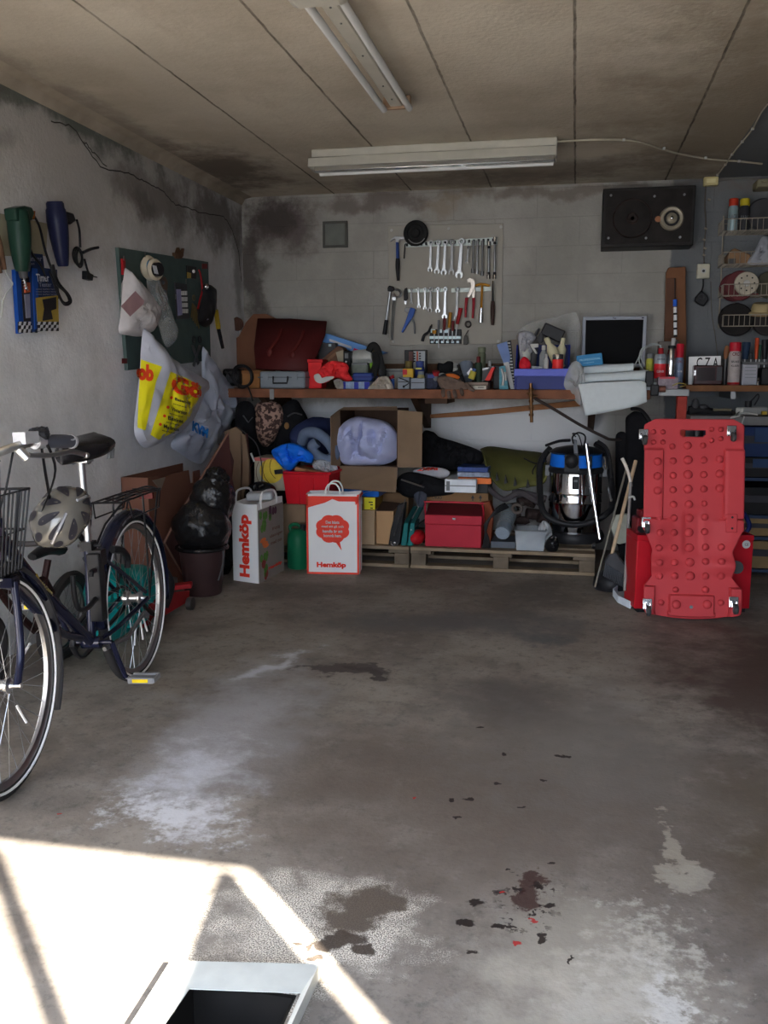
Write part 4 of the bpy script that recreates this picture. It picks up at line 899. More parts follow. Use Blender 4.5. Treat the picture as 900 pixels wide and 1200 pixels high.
# round black object, allen key
t = thing('rubber_wheel', 'round black rubber wheel hanging over the upper edge of the tool board', 'roller', T_(488,274,.03))  # a loose rubber wheel
g = MB(); g.lathe([(.045,0),(.075,.0),(.09,.015),(.092,.03),(.085,.05),(.06,.055),(.055,.045),(.035,.04),(.03,.055),(.012,.058)], T_(488,274,.0), (0,-1,0), 40); g.build('tyre', RUB, t)
g = MB(); g.torus(T_(488,274,.055), .068, .003, (0,1,0), 40, 6, a0=.5, a1=2.6); g.build('worn_rim_line', DSTEEL, t)
g = MB(); g.tube([T_(477,286,.02), T_(475,286,.02), T_(474.5,288,.02), T_(473.5,303,.02)], .0045, 8, 3); hang('hex_key', 'thin dark hex key hanging between the hammer and the wrenches', 'hex key', g, BLKM)
# long bars on the lower left of the board
t = thing('breaker_bar', 'black and steel breaker bar hanging outside the lower edge of tool board', 'bar', T_(452,392,.02))
g = MB(); g.cyl(T_(457.5,341,.02), T_(452.5,376,.02), .008); g.build('shaft', STEEL, t)
g = MB(); g.prism([T_(a,b,.03) for a,b in ((454,337),(456,334.5),(461,336),(462,340),(458,342),(454,341))], (0,.03,0)); g.build('head', BLK, t, bev=.004)
g = MB(); g.cyl(T_(452.8,375,.02), T_(450.5,392,.02), .014, .017); g.build('grip', BLK, t)
t = thing('filter_wrench', 'long steel wrench with round toothed head beside the breaker bar', 'wrench', T_(460,398,.02))
g = MB(); g.torus(T_(465.5,344,.02), .028, .009, (0,1,0), 24, 8, a0=-2.2, a1=3.3); g.boxc(T_(462,350,.02), (.025,.02,.025)); g.build('head', STEEL, t)
g = MB()
for s in (-.007,.007): g.tube([T_(462,352,.02)+Vector((s,0,0)), T_(460,378,.02)+Vector((s,0,0)), T_(459,397,.02)+Vector((s*.8,0,0))], .0045, 6)
g.torus(T_(459,397,.02), .008, .004, (0,1,0), 14, 5); g.build('handle', STEEL, t)
# cutters, pliers
t = thing('tin_snips', 'small black handled cutter hanging next to the round toothed wrench', 'cutter', T_(475,350,.02))
g = MB(); g.prism([T_(a,b,.026) for a,b in ((474,338),(477,337),(478,350),(476,353),(473,352),(473,344))], (0,.014,0)); g.build('handle', BLK, t, bev=.003)
g = MB(); g.prism([T_(a,b,.022) for a,b in ((474,352),(477,352),(476,357),(474,356))], (0,.006,0)); g.build('blade', STEEL, t)
t = thing('wire_stripper', 'blue wire stripper pliers hanging below the lower wrench row', 'pliers', T_(480,375,.02))
g = MB(); g.prism([T_(a,b,.03) for a,b in ((474,362),(476,360),(484,361),(488,363),(486,365),(479,368),(474,365))], (0,.018,0)); g.build('jaws', mat('aged_grey_metal', (.22,.22,.22), .5, .4), t, bev=.002)
g = MB(); g.prism([T_(a,b,.034) for a,b in ((481,360),(487,362),(484,371),(479,378),(472,390),(470,389),(475,377),(478,368))], (0,.02,0)); g.build('handle', mat('blue_tool_grip', c(45,75,140), .4), t, bev=.004)
g = MB(); g.tube([T_(481,372,.02), T_(485,378,.02), T_(486,391,.02)], .007, 8); g.build('handle', GRY, t)
t = thing('water_pump_pliers', 'water pump pliers with long red handles beside the yellow hammer', 'pliers', T_(550,372,.02))
g = MB(); g.prism([T_(a,b,.03) for a,b in ((547,328),(550,325.5),(555,327),(557,331),(556,338),(553,344),(550,349),(547,348),(550,341),(552,335),(551,331),(548,331))], (0,.016,0)); g.prism([T_(a,b,.022) for a,b in ((553,334),(556,333),(557,341),(556,350),(553,350),(553,343))], (0,.01,0)); g.build('jaws', mat('pale_jaws', (.5,.45,.4), .4, .8), t, bev=.002)
for pp in ([(547,349),(546,358),(545.5,372)], [(555,349),(555,358),(554,373)]):
    g = MB(); g.tube([T_(a,b,.02) for a,b in pp], lambda k: .012-.004*k, 10); g.build('handle', mat('red_grip', c(135,35,45), .4), t)
t = thing('socket_driver', 'yellow T-shaped socket driver hanging near the end of the lower row', 'driver', T_(564,372,.02))
g = MB(); g.tube([T_(557,335,.02), T_(564,333,.02), T_(574,335,.02)], .009, 10); g.tube([T_(565,334,.02), T_(564,363,.02)], .008, 8, 0); g.build('handle', mat('mustard_grip', c(150,105,35), .4), t)
g = MB(); g.cyl(T_(564,361,.02), T_(563.6,369,.02), .010); g.cyl(T_(563.6,368,.02), T_(563.4,378,.02), .015); g.build('socket', CHROME, t)
t = thing('rat_tail_file', 'long dark file with wooden looking handle hanging last on the lower row', 'file', T_(577,380,.02))
g = MB(); g.cyl(T_(577.5,329,.02), T_(577.5,355,.02), .004, .009); g.build('blade', BLKM, t)
g = MB(); g.tube([T_(577.5,353,.02), T_(577.3,366,.02), T_(577,381,.02)], lambda k: .013+.004*math.sin(k*4), 12); g.build('handle', mat('dark_brown_handle', (.05,.025,.02), .4), t)
t = thing('pliers', 'black curved pliers hanging below the blue wire stripper', 'pliers', T_(499,398,.02))
g = MB(); g.tube([T_(505,382,.02), T_(502,389,.025), T_(497,393,.02), T_(495,400,.02)], lambda k: .008+.004*k, 8); g.build('handle', BLK, t)
g = MB(); g.cyl(T_(505,384,.015), T_(506,380,.015), .01, .004); g.build('nose', BLKM, t)
SRAIL = mat('silver_rail', c(170,185,190), .5, .2)
# rack with screwdrivers
t = thing('screwdriver_rack', 'black and silver screwdriver rack at the bottom of the tool board', 'rack', T_(523,403,.02))
MB().px([(504,386),(541,386),(541,403),(504,403)], Y=YB-.018, off=.02).build('rack_body', BLK, t, bev=.003)
MB().px([(504,394),(541,394),(541,397.5),(504,397.5)], Y=YB-.038, off=.03).build('front_rail', SRAIL, t, bev=.003)
g = MB()
for i in range(6): g.px([(505+i*6,399.5),(508+i*6,399.5),(508+i*6,402),(505+i*6,402)], Y=YB-.038, off=.006)
for i in range(3): g.px([(505+i*8,386),(510+i*8,386),(510+i*8,390),(505+i*8,390)], Y=YB-.038, off=.006)
g.build('bright_slots', SRAIL, t)
for i, (x0, y0, x1, y1, cl_, r_, what) in enumerate(((521,373,520,393,DRED,.012,'dark red handled screwdriver standing in the rack'),(528,366,525,392,mat('mustard_grip',(.3,.2,.05)),.013,'mustard handled screwdriver, tallest in the rack'),(531,376,530,393,DRED,.011,'second dark red handled screwdriver behind the big red one in the rack'),
        (540,361,534,388,RED,.015,'bright red utility knife slanting out of the rack'),(514,375,514,400,GRY,.009,'grey narrow screwdriver at the near end of the rack'),(509,387,509,393,mat('mustard_grip',(.3,.2,.05)),.016,'short stubby mustard screwdriver sunk in the rack'))):
    t = thing('screwdriver', what, 'screwdriver', T_(x1,y1,.03), group='screwdrivers in the rack')
    a, b = T_(x0,y0,.03), T_(x1,y1,.03); g = MB(); g.tube([a, a.lerp(b,.3), a.lerp(b,.7)], lambda k: r_*(.75+.25*math.sin(1+k*2)), 10); g.build('handle', cl_, t)
    g = MB(); g.cyl(a.lerp(b,.7), b+Vector((0,0,-.05)), .004); g.build('blade', STEEL, t)
t = thing('cable_coil', 'small grey coiled cable with plug hanging beside the screwdriver rack', 'cable', T_(548,402,.02))
g = MB()
for k in range(4): g.torus(T_(548.5,380,.02+.006*k), .022-.001*k, .004, (.1*k,1,.1), 20, 6)
g.tube([T_(549,387,.02),T_(546,392,.02),T_(545,398,.02)], .004, 6); g.build('cable', mat('brown_grey_cable', (.07,.06,.06), .5), t)
g = MB(); g.prism([T_(a,b,.03) for a,b in ((544,393),(547,393),(549,402),(547,404),(543,404),(543,398))], (0,.02,0)); g.build('plug', mat('grey_plug', (.09,.085,.08), .5), t, bev=.004)
# ================================================================ BLACK SPEAKER BOX, CABLES, OUTLET
t = thing('loudspeaker', 'old black wooden loudspeaker lying on its side high on the back wall', 'loudspeaker', W(760, 290, Y=YB))
a, b = W(706,254,Y=YB-.22), W(814,254,Y=YB-.22); zt, zb = W(760,219,Y=YB-.22).z, W(757,289,Y=YB-.22).z
yf = YB-.22
SB = mat('black_speaker_wood', (.022,.02,.019), .45, 0, .3, 8)
MB().box(a.x, b.x, yf, YB-.001, zb, zt).build('cabinet', SB, t, bev=.006)
MB().box(a.x+.02, b.x-.02, yf-.006, yf+.01, zb+.02, zt-.02).build('front_panel', mat('speaker_panel', (.018,.015,.014), .6, 0, .3), t)
p = W(741,256,Y=yf); g = MB(); g.lathe([(.012,.006),(.03,.012),(.034,.01),(.11,-.035),(.118,.005),(.128,.012),(.135,.0)], p, (0,-1,0), 40); g.build('woofer', mat('speaker_cone', (.03,.022,.02), .7, 0, .2), t)
p = W(787,256,Y=yf-.006); g = MB(); g.lathe([(.0,.02),(.02,.018),(.032,.012),(.034,.006),(.052,.006),(.055,.012),(.072,.014),(.078,.008),(.08,0)], p, (0,-1,0), 36); g.build('tweeter', mat('pale_tweeter_ring', c(120,112,98), .4, .3), t)
g = MB(); g.torus(p+Vector((0,-.01,0)), .043, .007, (0,1,0), 36, 6); g.build('tweeter_surround', BLK, t)
g = MB(); g.ell(p+Vector((0,-.022,0)), (.012,.008,.012), n=14, m=8); g.build('tweeter_dome', CHROME, t)
p = W(771,257,Y=yf-.006); g = MB(); g.cyl(p, p+Vector((0,-.012,0)), .02); g.build('level_knob', mat('copper_knob', (.28,.12,.06), .4, .5), t)
g = MB()
for q in ((716,229),(767,230),(802,228),(713,279),(757,279),(797,278)): p = W(q[0],q[1],Y=yf-.006); g.cyl(p, p+Vector((0,-.006,0)), .008)
g.build('screw', DSTEEL, t)
# hanging string/cable down to the outlet
sx_ = W(826,250,Y=YB-.02).x
t = thing('wall_cable', 'knotted grey cable running down the wall from the junction box to the outlet', 'cable', (sx_, YB-.02, 1.95))
MB().tube([W(827,218,Y=YB-.015), W(826,240,Y=YB-.015), W(827,265,Y=YB-.018), W(825,290,Y=YB-.015), W(825,309,Y=YB-.015)], .0045).build('cable', mat('grey_cable', c(82,76,70)), t)
g = MB()
for q in ((831,234),(827,268),(825,281),(826,291),(825,299)): g.boxc(W(q[0],q[1],Y=YB-.018), (.02,.015,.012), (0,.4,0))
g.build('cable_clip', mat('aged_white', c(120,112,100)), t)
t = thing('wall_outlet', 'white square wall outlet with a black plug below it', 'outlet', W(824,317,Y=YB))
MB().rect(817,309,832,326,YB-.045,.0445).build('outlet_box', mat('outlet_white', c(160,156,140), .4), t, bev=.005)
g = MB(); p = W(824.5,317.5,Y=YB-.046); g.cyl(p, p+Vector((0,.01,0)), .017, n=24); g.build('socket_rim', WHT, t)
g = MB(); g.cyl(p+Vector((0,-.002,0)), p+Vector((0,.01,0)), .009); g.build('socket_hole', BLK, t)
t = thing('hanging_plug', 'black angular plug hanging on a short cord under the outlet', 'plug', W(822,350,Y=YB-.03))
MB().tube([W(824,327,Y=YB-.03), W(824,335,Y=YB-.03), W(822,342,Y=YB-.035)], .005).build('cord', BLK, t)
MB().prism([W(a,b,Y=YB-.07) for a,b in ((822,340),(829,346),(831,351),(825,359),(820,357),(814,353),(815,348))], (0,.05,0)).build('plug_body', BLK, t, bev=.008)
g = MB(); g.torus(W(822,348,Y=YB-.072), .018, .005, (0,1,0), 20, 6); g.build('plug_loop', DGREY, t)
solo(MB().tube([W(833,330,Y=YB-.01), W(834,365,Y=YB-.01), W(839,400,Y=YB-.01), W(841,418,Y=YB-.01)], .0025), 'thin_wire', mat('grey_cable', c(80,75,70)), 'very thin grey wire hanging on the wall beside the wire baskets', 'wire')
# ---- wooden jig board with striped rod
t = thing('notched_board', 'tall brown notched wooden board leaning on the wall behind the spray cans', 'board', (W(790,420,Y=6.7).x, 6.7, SZ))
wz = SZ
P = [W(a,b,Y=6.72) for a,b in ((780,320),(783,314),(803,313),(804,400),(804,430),(778,430))]; P[4].z = wz; P[5].z = wz
MB().prism(P, (0,-.025,0)).build('board_body', mat('brown_board', c(98,66,46), .7, 0, .2, 5), t, bev=.004)
MB().prism([W(a,b,Y=6.694) for a,b in ((781,326),(792,326),(792,372),(788,398),(779,398))], (0,-.012,0)).build('slat', mat('brown_board_dark', c(78,54,42), .7, 0, .2, 5), t, bev=.002)
t = thing('striped_rod', 'rod with blue top and black and white bands standing before the notched board', 'rod', W(792,400,Y=6.66))
xr = 791.5
def seg(name, y0, y1, m, r_=.012): MB().cyl(W(xr+(y0-400)*.01,y0,Y=6.66), W(xr+(y1-400)*.01,y1,Y=6.66), r_, n=14).build(name, m, t)
seg('wire_tip', 326, 352, BLKM, .003); seg('blue_band', 351, 359, mat('blue_band', c(35,80,170), .4), .014)
for k, y in enumerate((360, 369, 377.5, 386)):
    seg('white_band', y, y+(6.5 if k else 7), REF, .012); seg('black_band', y+6.5, y+9, BLK, .012)
z_ = W(xr,398,Y=6.66); MB().cyl(z_, (z_.x, 6.66, SZ), .013).build('shaft', DSTEEL, t)
# ================================================================ WIRE BASKETS
WIR = mat('white_coated_wire', c(120,114,104), .4)
xa_ = W(845,330,Y=6.62).x; xe = 1.47
tiers = [(256,270),(295,309),(333,346),(369,382)]
t = thing('wire_basket_shelf', 'white wire shelf with four hanging baskets on the wall in the corner', 'shelf', (1.2, 6.7, 1.5))
g = MB(); g.tube([W(848,253,Y=6.77), W(845,330,Y=6.77), W(842,384,Y=6.77)], .005, 8, 0)
g.tube([(xe,6.77,2.25),(xe,6.77,1.5)], .005, 8, 0); g.build('side_rail', WIR, t)
tz = []
for (yt, yb) in tiers:
    zt = W(870,yt,Y=6.56).z; zb = W(870,yb,Y=6.56).z; tz.append(zb); x0 = W(848,yt,Y=6.56).x; y0, y1 = 6.56, 6.77
    g = MB()
    for z in (zt, zb): g.tube([(x0,y1,z),(x0,y0,z),(xe,y0,z),(xe,y1,z),(x0,y1,z)], .0038 if z == zt else .003, 6, 0)
    n = 15
    for i in range(n+1): x = x0+(xe-x0)*i/n; g.tube([(x,y0,zt),(x,y0,zb),(x,y1,zb),(x,y1,zt)], .0022, 5, 0)
    for i in range(6): y = y0+(y1-y0)*i/5; g.tube([(x0,y,zt),(x0,y,zb)], .0022, 5, 0)
    for i in range(1,5): y = y0+(y1-y0)*i/5; g.tube([(x0,y,zb),(xe,y,zb)], .0022, 5, 0)
    g.build('basket', WIR, t)
def spray(x0, y0, x1, y1, Y, body, capm, label, z=None, capf=.22, band=None, name='spray_can', narrow=False):
    """aerosol can filling the surveyed rectangle, standing on height z"""
    a, b = W(x0,(y0+y1)/2,Y=Y), W(x1,(y0+y1)/2,Y=Y); r_ = (b.x-a.x)/2; cx = (a.x+b.x)/2; zt = W((x0+x1)/2,y0,Y=Y).z; zb = W((x0+x1)/2,y1,Y=Y).z if z is None else z; h = zt-zb
    t = thing(name, label, 'can', (cx, Y+r_, zb)); o = (cx, Y+r_, zb); hb = h*(1-capf)
    g = MB(); g.lathe([(r_*.9,0),(r_*.97,.004),(r_*.97,hb-.02),(r_*.8,hb-.006),(r_*.75,hb)], o, n=28); bd = g.build('can_body', body, t)
    g = MB(); g.lathe([(r_*.45 if narrow else r_*.93, 0),(r_*.43 if narrow else r_*.93,h*capf*.9),(r_*.38 if narrow else r_*.8,h*capf)], (cx, Y+r_, zb+hb-.004), n=28); g.build('cap', capm, t)
    g = MB(); g.torus((cx, Y+r_, zb+.004), r_*.95, .002, (0,0,1), 28, 6); g.build('bottom_rim', DSTEEL, t)
    if band:
        for f0, f1, m_ in band: g = MB(); g.lathe([(r_*.985,hb*f0),(r_*.985,hb*f1)], o, n=28); g.build('label_band', m_, t)
    return t, (cx, Y+r_, zb, r_, hb)
def round_text(s, info, f, h, m, t, spread=1.6):
    cx, cy, zb, r_, hb = info; vs, fs = glyphs(s, 1, .02); xs = [v.x for v in vs]; ys = [v.y for v in vs]; w = max(xs)-min(xs)
    P = []
    for v in vs:
        a = (v.x-(max(xs)+min(xs))/2)/w*spread; P.append((cx+math.sin(a)*r_*1.01, cy-math.cos(a)*r_*1.01, zb+hb*f+(v.y-(min(ys)+max(ys))/2)/(max(ys)-min(ys))*h))
    g = MB(); g.add(P, fs); g.build('lettering', m, t, smooth=False)
LB = mat('pale_blue_can', c(120,138,142), .35, .2); DC = mat('dark_can', c(40,40,44), .4)
t, inf = spray(854,231,866,272,6.60, LB, mat('red_orange_cap', c(150,45,28), .4), 'pale spray can with orange red cap in the top wire basket', tz[0]+.004); round_text('LACK', inf, .55, .03, DSTEEL, t)
t, inf = spray(867,231,879.5,272,6.60, DC, mat('yellow_cap', c(150,135,32), .4), 'dark spray can with yellow cap in the top wire basket', tz[0]+.004); round_text('FARG', inf, .5, .03, GRY, t)
p = W(895,258,Y=6.66); g = MB(); g.lathe([(.02,.03),(.1,.025),(.11,.01),(.105,0),(.02,0)], (p.x, 6.70, tz[0]+.115), (.1,-1,.1), 32); solo(g, 'round_lid', DGREY, 'dark round lid standing in the top wire basket beside the cans', 'lid')  # a loose round lid of dark plastic
t = thing('cardboard_piece', 'crumpled brown cardboard pack in the second wire basket', 'cardboard', (1.07, 6.66, tz[1]))
z = tz[1]+.003; P = [W(a,b,Y=6.58) for a,b in ((852,300),(858,292),(862,291),(879,298),(881,304),(877,310),(853,310))]
for k in (5,6): P[k].z = z
MB().prism(P, (0,.13,0)).build('carton', mat('brown_card', c(112,86,62)), t, bev=.006)
MB().rect(853,303,862,309,6.575,.004).build('dark_flap', DGREY, t)
o = [W(a,b,Y=6.57) for a,b in ((876,309),(884,294),(892,279),(899,277),(912,280),(918,295),(915,309),(895,310))]
solo(MB().puff(o, (0,-1,0), .03, .12, .035, 14, 9, 6, fold=.008), 'crumpled_bag', mat('white_crumpled', c(120,122,128), .5, 0, .05, 10, .3), 'crumpled whitish plastic bag in the second wire basket', 'bag')
# abrasive discs
z3, z4 = tz[2], tz[3]
def disc(px_, py_, r_, Y, m, label, name, tilt=(0,-1,.1), th=.02, holes=False, hubm=None):
    p = W(px_,py_,Y=Y); t = thing(name, label, 'disc', (p.x, Y, p.z-r_)); ax = Vector(tilt).normalized()
    g = MB(); g.lathe([(.012,th),(r_*.5,th),(r_*.94,th),(r_,th*.7),(r_,0),(.012,0)], p, ax, 36); g.build('disc_body', m, t)
    if holes:
        u, v = frame_of(ax); g = MB()
        for k in range(8): q = p+(u*math.cos(k*PI/4)+v*math.sin(k*PI/4))*r_*.62+ax*(th+.0005); g.cyl(q, q+ax*.001, r_*.07, n=12)
        g.build('holes', BLK, t)
        g = MB(); g.lathe([(.002,.008),(r_*.25,.006),(r_*.28,0)], p+ax*th, ax, 24); g.build('hub', WHT, t)
    return t
disc(860,337,.095,6.70, mat('dark_red_disc', c(72,32,36), .6), 'dark red disc at the back of the third wire basket', 'sanding_disc')
disc(867,335,.10,6.665, mat('dull_red_disc', c(82,40,42), .6), 'dull red disc right behind the pale perforated disc', 'sanding_disc')
disc(874.5,332.5,.078,6.59, mat('pale_disc', c(148,140,126), .5), 'pale perforated disc with eight holes facing out of the third wire basket', 'backing_disc', holes=True)
disc(902,334,.09,6.66, mat('olive_disc', c(60,58,48), .6), 'dark disc with red mark cut off at the edge of the third basket', 'sanding_disc', (-.3,-1,.1))
solo(MB().rect(882,344,889,347,6.60,.05,z3+.003), 'red_box', DRED, 'tiny dark red box lying beside the pale disc', 'box', bev=.003)
disc(862,375,.115,6.64, mat('black_disc', (.02,.018,.018), .6), 'large black disc standing in the lowest wire basket', 'grinding_disc', (0,-1,.3))
disc(899,377,.10,6.66, mat('charcoal_disc', (.035,.03,.03), .6), 'charcoal disc standing beside the cream bowl in the lowest wire basket', 'grinding_disc', (0,-1,.3))
t = thing('cream_bowl', 'cream plastic bowl lying upside down above the lowest wire basket', 'bowl', W(892,365,Y=6.63))
p = W(891,364,Y=6.66); g = MB(); g.lathe([(.085,0),(.08,.012),(.062,.02),(.055,.06),(.045,.07),(.002,.072)], p-Vector((0,0,.02)), (0,-.25,1), 30); g.build('bowl_body', mat('cream_bowl', c(140,125,92), .5), t)
g = MB(); g.torus(p-Vector((0,0,.02)), .085, .006, (0,-.25,1), 30, 6); g.build('bowl_rim', mat('tan_rim', c(110,90,62), .5), t)
# ================================================================ WORKBENCH
xbe = W(762,460,Y=BY).x
bt_w = mat('worn_bench_wood', c(98,62,44), .6, 0, .35, 7, .3)
t = thing('workbench', 'long brown wooden workbench top along the back wall under the tool board', 'workbench', (-.95, BY, 0))
MB().box(XL+.003, xbe, BY, YB-.003, BZ-.062, BZ).build('bench_top', bt_w, t, bev=.004)
g = MB()
for x in (-2.2, -1.1, .1): MB().prism([(x,BY+.03,BZ-.062),(x,YB-.003,BZ-.062),(x,YB-.003,BZ-.30),(x,YB-.05,BZ-.30)], (.045,0,0)).build('bracket', mat('dark_bench_wood', c(62,46,36), .7, 0, .2), t)
MB().rect(498,467,524,473,BY+.05,.4,None).build('drawer_runner', mat('dark_bench_wood', (.08,.05,.035)), t)
MB().rect(316,456,321,468,BY-.006,.005).build('steel_strap', DSTEEL, t)
solo(MB().box(XL+.3, .45, YB-.03, YB-.003, BZ+.001, W(600,426,Y=YB-.03).z), 'wall_batten', WOOD, 'long brown wooden batten standing on the bench against the back wall', 'batten', bev=.003)
# right part: metal top, red post and shelf
xs0 = W(803,450,Y=6.2).x
t = thing('wall_shelf', 'brown wooden shelf carrying the number plate and spray can', 'shelf', (1.1, 6.2, SZ))
MB().box(xs0+.005, XR-.003, 6.2, YB-.003, SZ-.04, SZ).build('shelf_board', mat('dark_shelf_wood', c(92,62,40), .6, 0, .3, 8), t, bev=.003)
for x in (1.0,1.35): MB().box(x,x+.03,6.3,YB-.003,SZ-.09,SZ-.04).build('bracket', DSTEEL, t)
t = thing('steel_bench', 'grey steel bench top on a red post beside the wooden bench', 'bench', (.65, 6.15, 0))
zs = W(780,456,Y=6.14).z
MB().box(xbe+.004, W(808,456,Y=6.14).x-.0, 6.14, YB-.003, zs-.045, zs).build('bench_top', mat('grey_bench_steel', c(120,120,120), .45, .3, .1), t, bev=.004)
px0, px1 = W(793,480,Y=6.2).x, W(805,480,Y=6.2).x
MB().box(px0, px1, 6.2, 6.27, 0, zs-.045).build('post', mat('red_post_paint', c(135,48,40), .5, 0, .2), t, bev=.006)
def on(x0, y0, x1, y1, Y, dep, z=BZ): return MB().rect(x0, y0, x1, y1, Y, dep, z)
def prismB(pts, Y, off, name, m, t, z=None, bev=0, **k):
    P = [W(a,b,Y=Y) for a,b in pts]
    if z is not None:
        for q in P: q.z = max(q.z, z)
    return MB().prism(P, (0,off,0)).build(name, m, t, bev=bev, **k)
# --- left heap
t = thing('curved_cardboard', 'tan curved cardboard sheet at the corner end of the bench', 'cardboard', W(300,440,Y=6.6))
prismB([(256,432),(264,410),(272,400),(280,394),(288,378),(297,368),(312,368),(330,376),(322,438),(262,438)], 6.62, .012, 'sheet', mat('tan_board', c(98,66,50), .8, 0, .12, 4), t)
t = thing('maroon_board', 'dark maroon moulded panel with two raised ribs leaning over the bench', 'panel', W(340,440,Y=6.3))
P = [W(302,374,Y=6.58),W(340,374,Y=6.58),W(366,376,Y=6.58),W(383,377,Y=6.58),W(381,392,Y=6.5),W(372,415,Y=6.4),W(359,435,Y=6.28),W(330,434,Y=6.28),W(300,432,Y=6.28),W(298,408,Y=6.42)]
mr = mat('maroon_plastic', c(66,24,24), .55, 0, .12, 5)
g = MB(); vs = [p for p in P]; ctr = sum(vs, Vector())/len(vs); g.add(vs+[ctr], [(i,(i+1) % len(vs), len(vs)) for i in range(len(vs))]); g.build('panel_body', mr, t, solid=.014)
for q0, q1 in (((330,386),(316,410)),((356,388),(343,413))):
    g = MB(); g.tube([W(q0[0],q0[1],Y=6.50), W((q0[0]+q1[0])/2+2,(q0[1]+q1[1])/2,Y=6.43), W(q1[0],q1[1],Y=6.37)], .014, 8, flat=.8); g.ell(W(q1[0],q1[1]+3,Y=6.355), (.022,.012,.03)); g.build('rib', mat('maroon_rib', c(78,30,28), .45), t)
t = thing('round_knob', 'brown round wooden knob in the wall corner above the cardboard', 'knob', W(277,378,Y=6.7))
g = MB(); g.cyl(W(273,378,Y=6.74), W(278,380,Y=6.6), .055, .05, 20); g.build('knob_body', mat('dark_brown_knob', c(66,44,36)), t)
solo(MB().rect(276,386,283,397,6.68,.02), 'white_block', PAPER, 'small white block in the wall corner under the brown knob', 'block', bev=.003)
t = thing('wooden_box', 'light brown wooden box behind the black cable coil on the bench', 'box', (W(292,450,Y=6.25).x,6.3,BZ))
on(281,436,304,456,6.27,.2).build('box_body', mat('light_box_wood', c(142,98,60), .7, 0, .15), t, bev=.003)
g = on(279,434,305,438,6.26,.22, W(290,438,Y=6.26).z); g.build('lid', mat('light_box_wood2', c(125,85,52), .7), t, bev=.002)
t = thing('tool_case', 'grey plastic tool case with black handle lying on the bench', 'case', (W(330,450,Y=6.2).x,6.3,BZ))
gc = mat('grey_case', c(104,110,116), .4, 0, .04)
on(304,435,357,453,6.17,.3).build('case_body', gc, t, bev=.015)
on(302,441.5,358,443,6.165,.31,W(330,443,Y=6.165).z).build('seam_rim', mat('dark_case', c(80,85,90)), t)
g = MB(); g.tube([W(a,b,Y=6.145) for a,b in ((320,441),(320,449),(336,449),(337,444),(337,441))], .006, 8, 0); g.build('handle', BLK, t)
for x in (311, 345): on(x-3,438,x+3,445,6.163,.01,W(x,445,Y=6.163).z).build('latch', gc, t)
g = MB()
for k, (r_, dx) in enumerate(((.075,0),(.07,.02),(.078,-.015))): g.torus(W(284+dx*40,441,Y=6.15-.03*k), r_, .0085, (.15*k-.1,1,.1), 32, 8)
g.tube([W(290,452,Y=6.1),W(294,462,Y=6.08),W(296,470,Y=6.07)], .006, 6); g.tube([W(276,450,Y=6.14),W(270,440,Y=6.14),W(264,436,Y=6.2)], .008, 6)
solo(g, 'cable_coil', BLK, 'thick black cable coil hanging at the corner end of the bench', 'cable')
t = thing('black_camera', 'black rounded device among cables at the corner end of the bench', 'device', W(268,448,Y=6.2))
MB().rect(260,432,281,452,6.22,.12).build('device_body', BLK, t, bev=.02)
g = MB(); p = W(272,442,Y=6.22); g.lathe([(.04,0),(.042,.02),(.034,.035),(.02,.035),(.018,.02)], p, (0.2,-1,0), 20); g.build('lens_ring', DGREY, t)
# --- boxes between panel and metal tin
t = thing('long_box', 'long light blue box slanting against the wall beside the maroon panel', 'box', W(410,430,Y=6.6))
prismB([(378,391),(383,391),(452,413),(440,418),(413,412),(377,401)], 6.6, .10, 'carton', mat('light_blue_carton', c(82,124,176), .4, 0, .05), t)
P = [W(a,b,Y=6.595) for a,b in ((386,397),(412,406),(412,409),(386,400))]; MB().prism(P, (0,-.002,0)).build('white_print', BWH, t, smooth=False)
prismB([(415,408),(421,410),(420,414),(413,412)], 6.594, .003, 'red_print', mat('pink_red_print', c(170,40,75)), t)
t = thing('brown_carton', 'dark brown carton lying slanted behind the red cloth', 'carton', W(385,440,Y=6.45))
prismB([(372,425),(396,405),(402,408),(401,422),(378,441),(370,438)], 6.42, .12, 'carton_body', mat('brown_carton', c(88,62,48)), t, bev=.004)
prismB([(375,427),(395,411),(397,413),(377,429)], 6.415, .006, 'tape', mat('carton_tape', c(105,78,58)), t)
t = thing('dark_gap_box', 'dark box filling the gap under the slanted blue box', 'device', W(385,410,Y=6.55)); MB().rect(373,402,394,425,6.54,.1).build('device_body', DGREY, t, bev=.006)  # dark box put into the gap between the cartons
MB().rect(385,403,388,406,6.535,.006).build('small_light_part', LB, t)
t = thing('red_box', 'red box under the maroon panel beside the red cloth', 'box', W(370,450,Y=6.28)); on(361,422,377,450,6.28,.12).build('box_body', mat('scarlet_plastic', c(185,32,36), .4), t, bev=.005)
on(360,421,378,425,6.275,.13,W(370,425,Y=6.275).z).build('lid', mat('scarlet_plastic_dark', c(160,28,32), .4), t, bev=.003)
o = [W(a,b,Y=6.2) for a,b in ((374,446),(372,437),(380,428),(388,423),(404,425),(409,431),(408,436),(413,444),(407,447),(396,443),(384,445),(377,449))]
solo(MB().puff(o, (0,-1,.3), .05, .05, .03, 18, 10, 3, fold=.012), 'red_cloth', mat('red_cloth_fabric', c(190,45,48), .9, 0, .1, 20), 'crumpled bright red cloth on the bench', 'cloth')
o = [W(a,b,Y=6.16) for a,b in ((368,440),(374,438),(374,446),(388,441),(391,443),(378,449),(370,447))]
solo(MB().puff(o, (0,-1,.3), .01, .01, .01, 18, 6, 3), 'white_paper_scrap', PAPER, 'white paper scrap under the red cloth', 'paper')
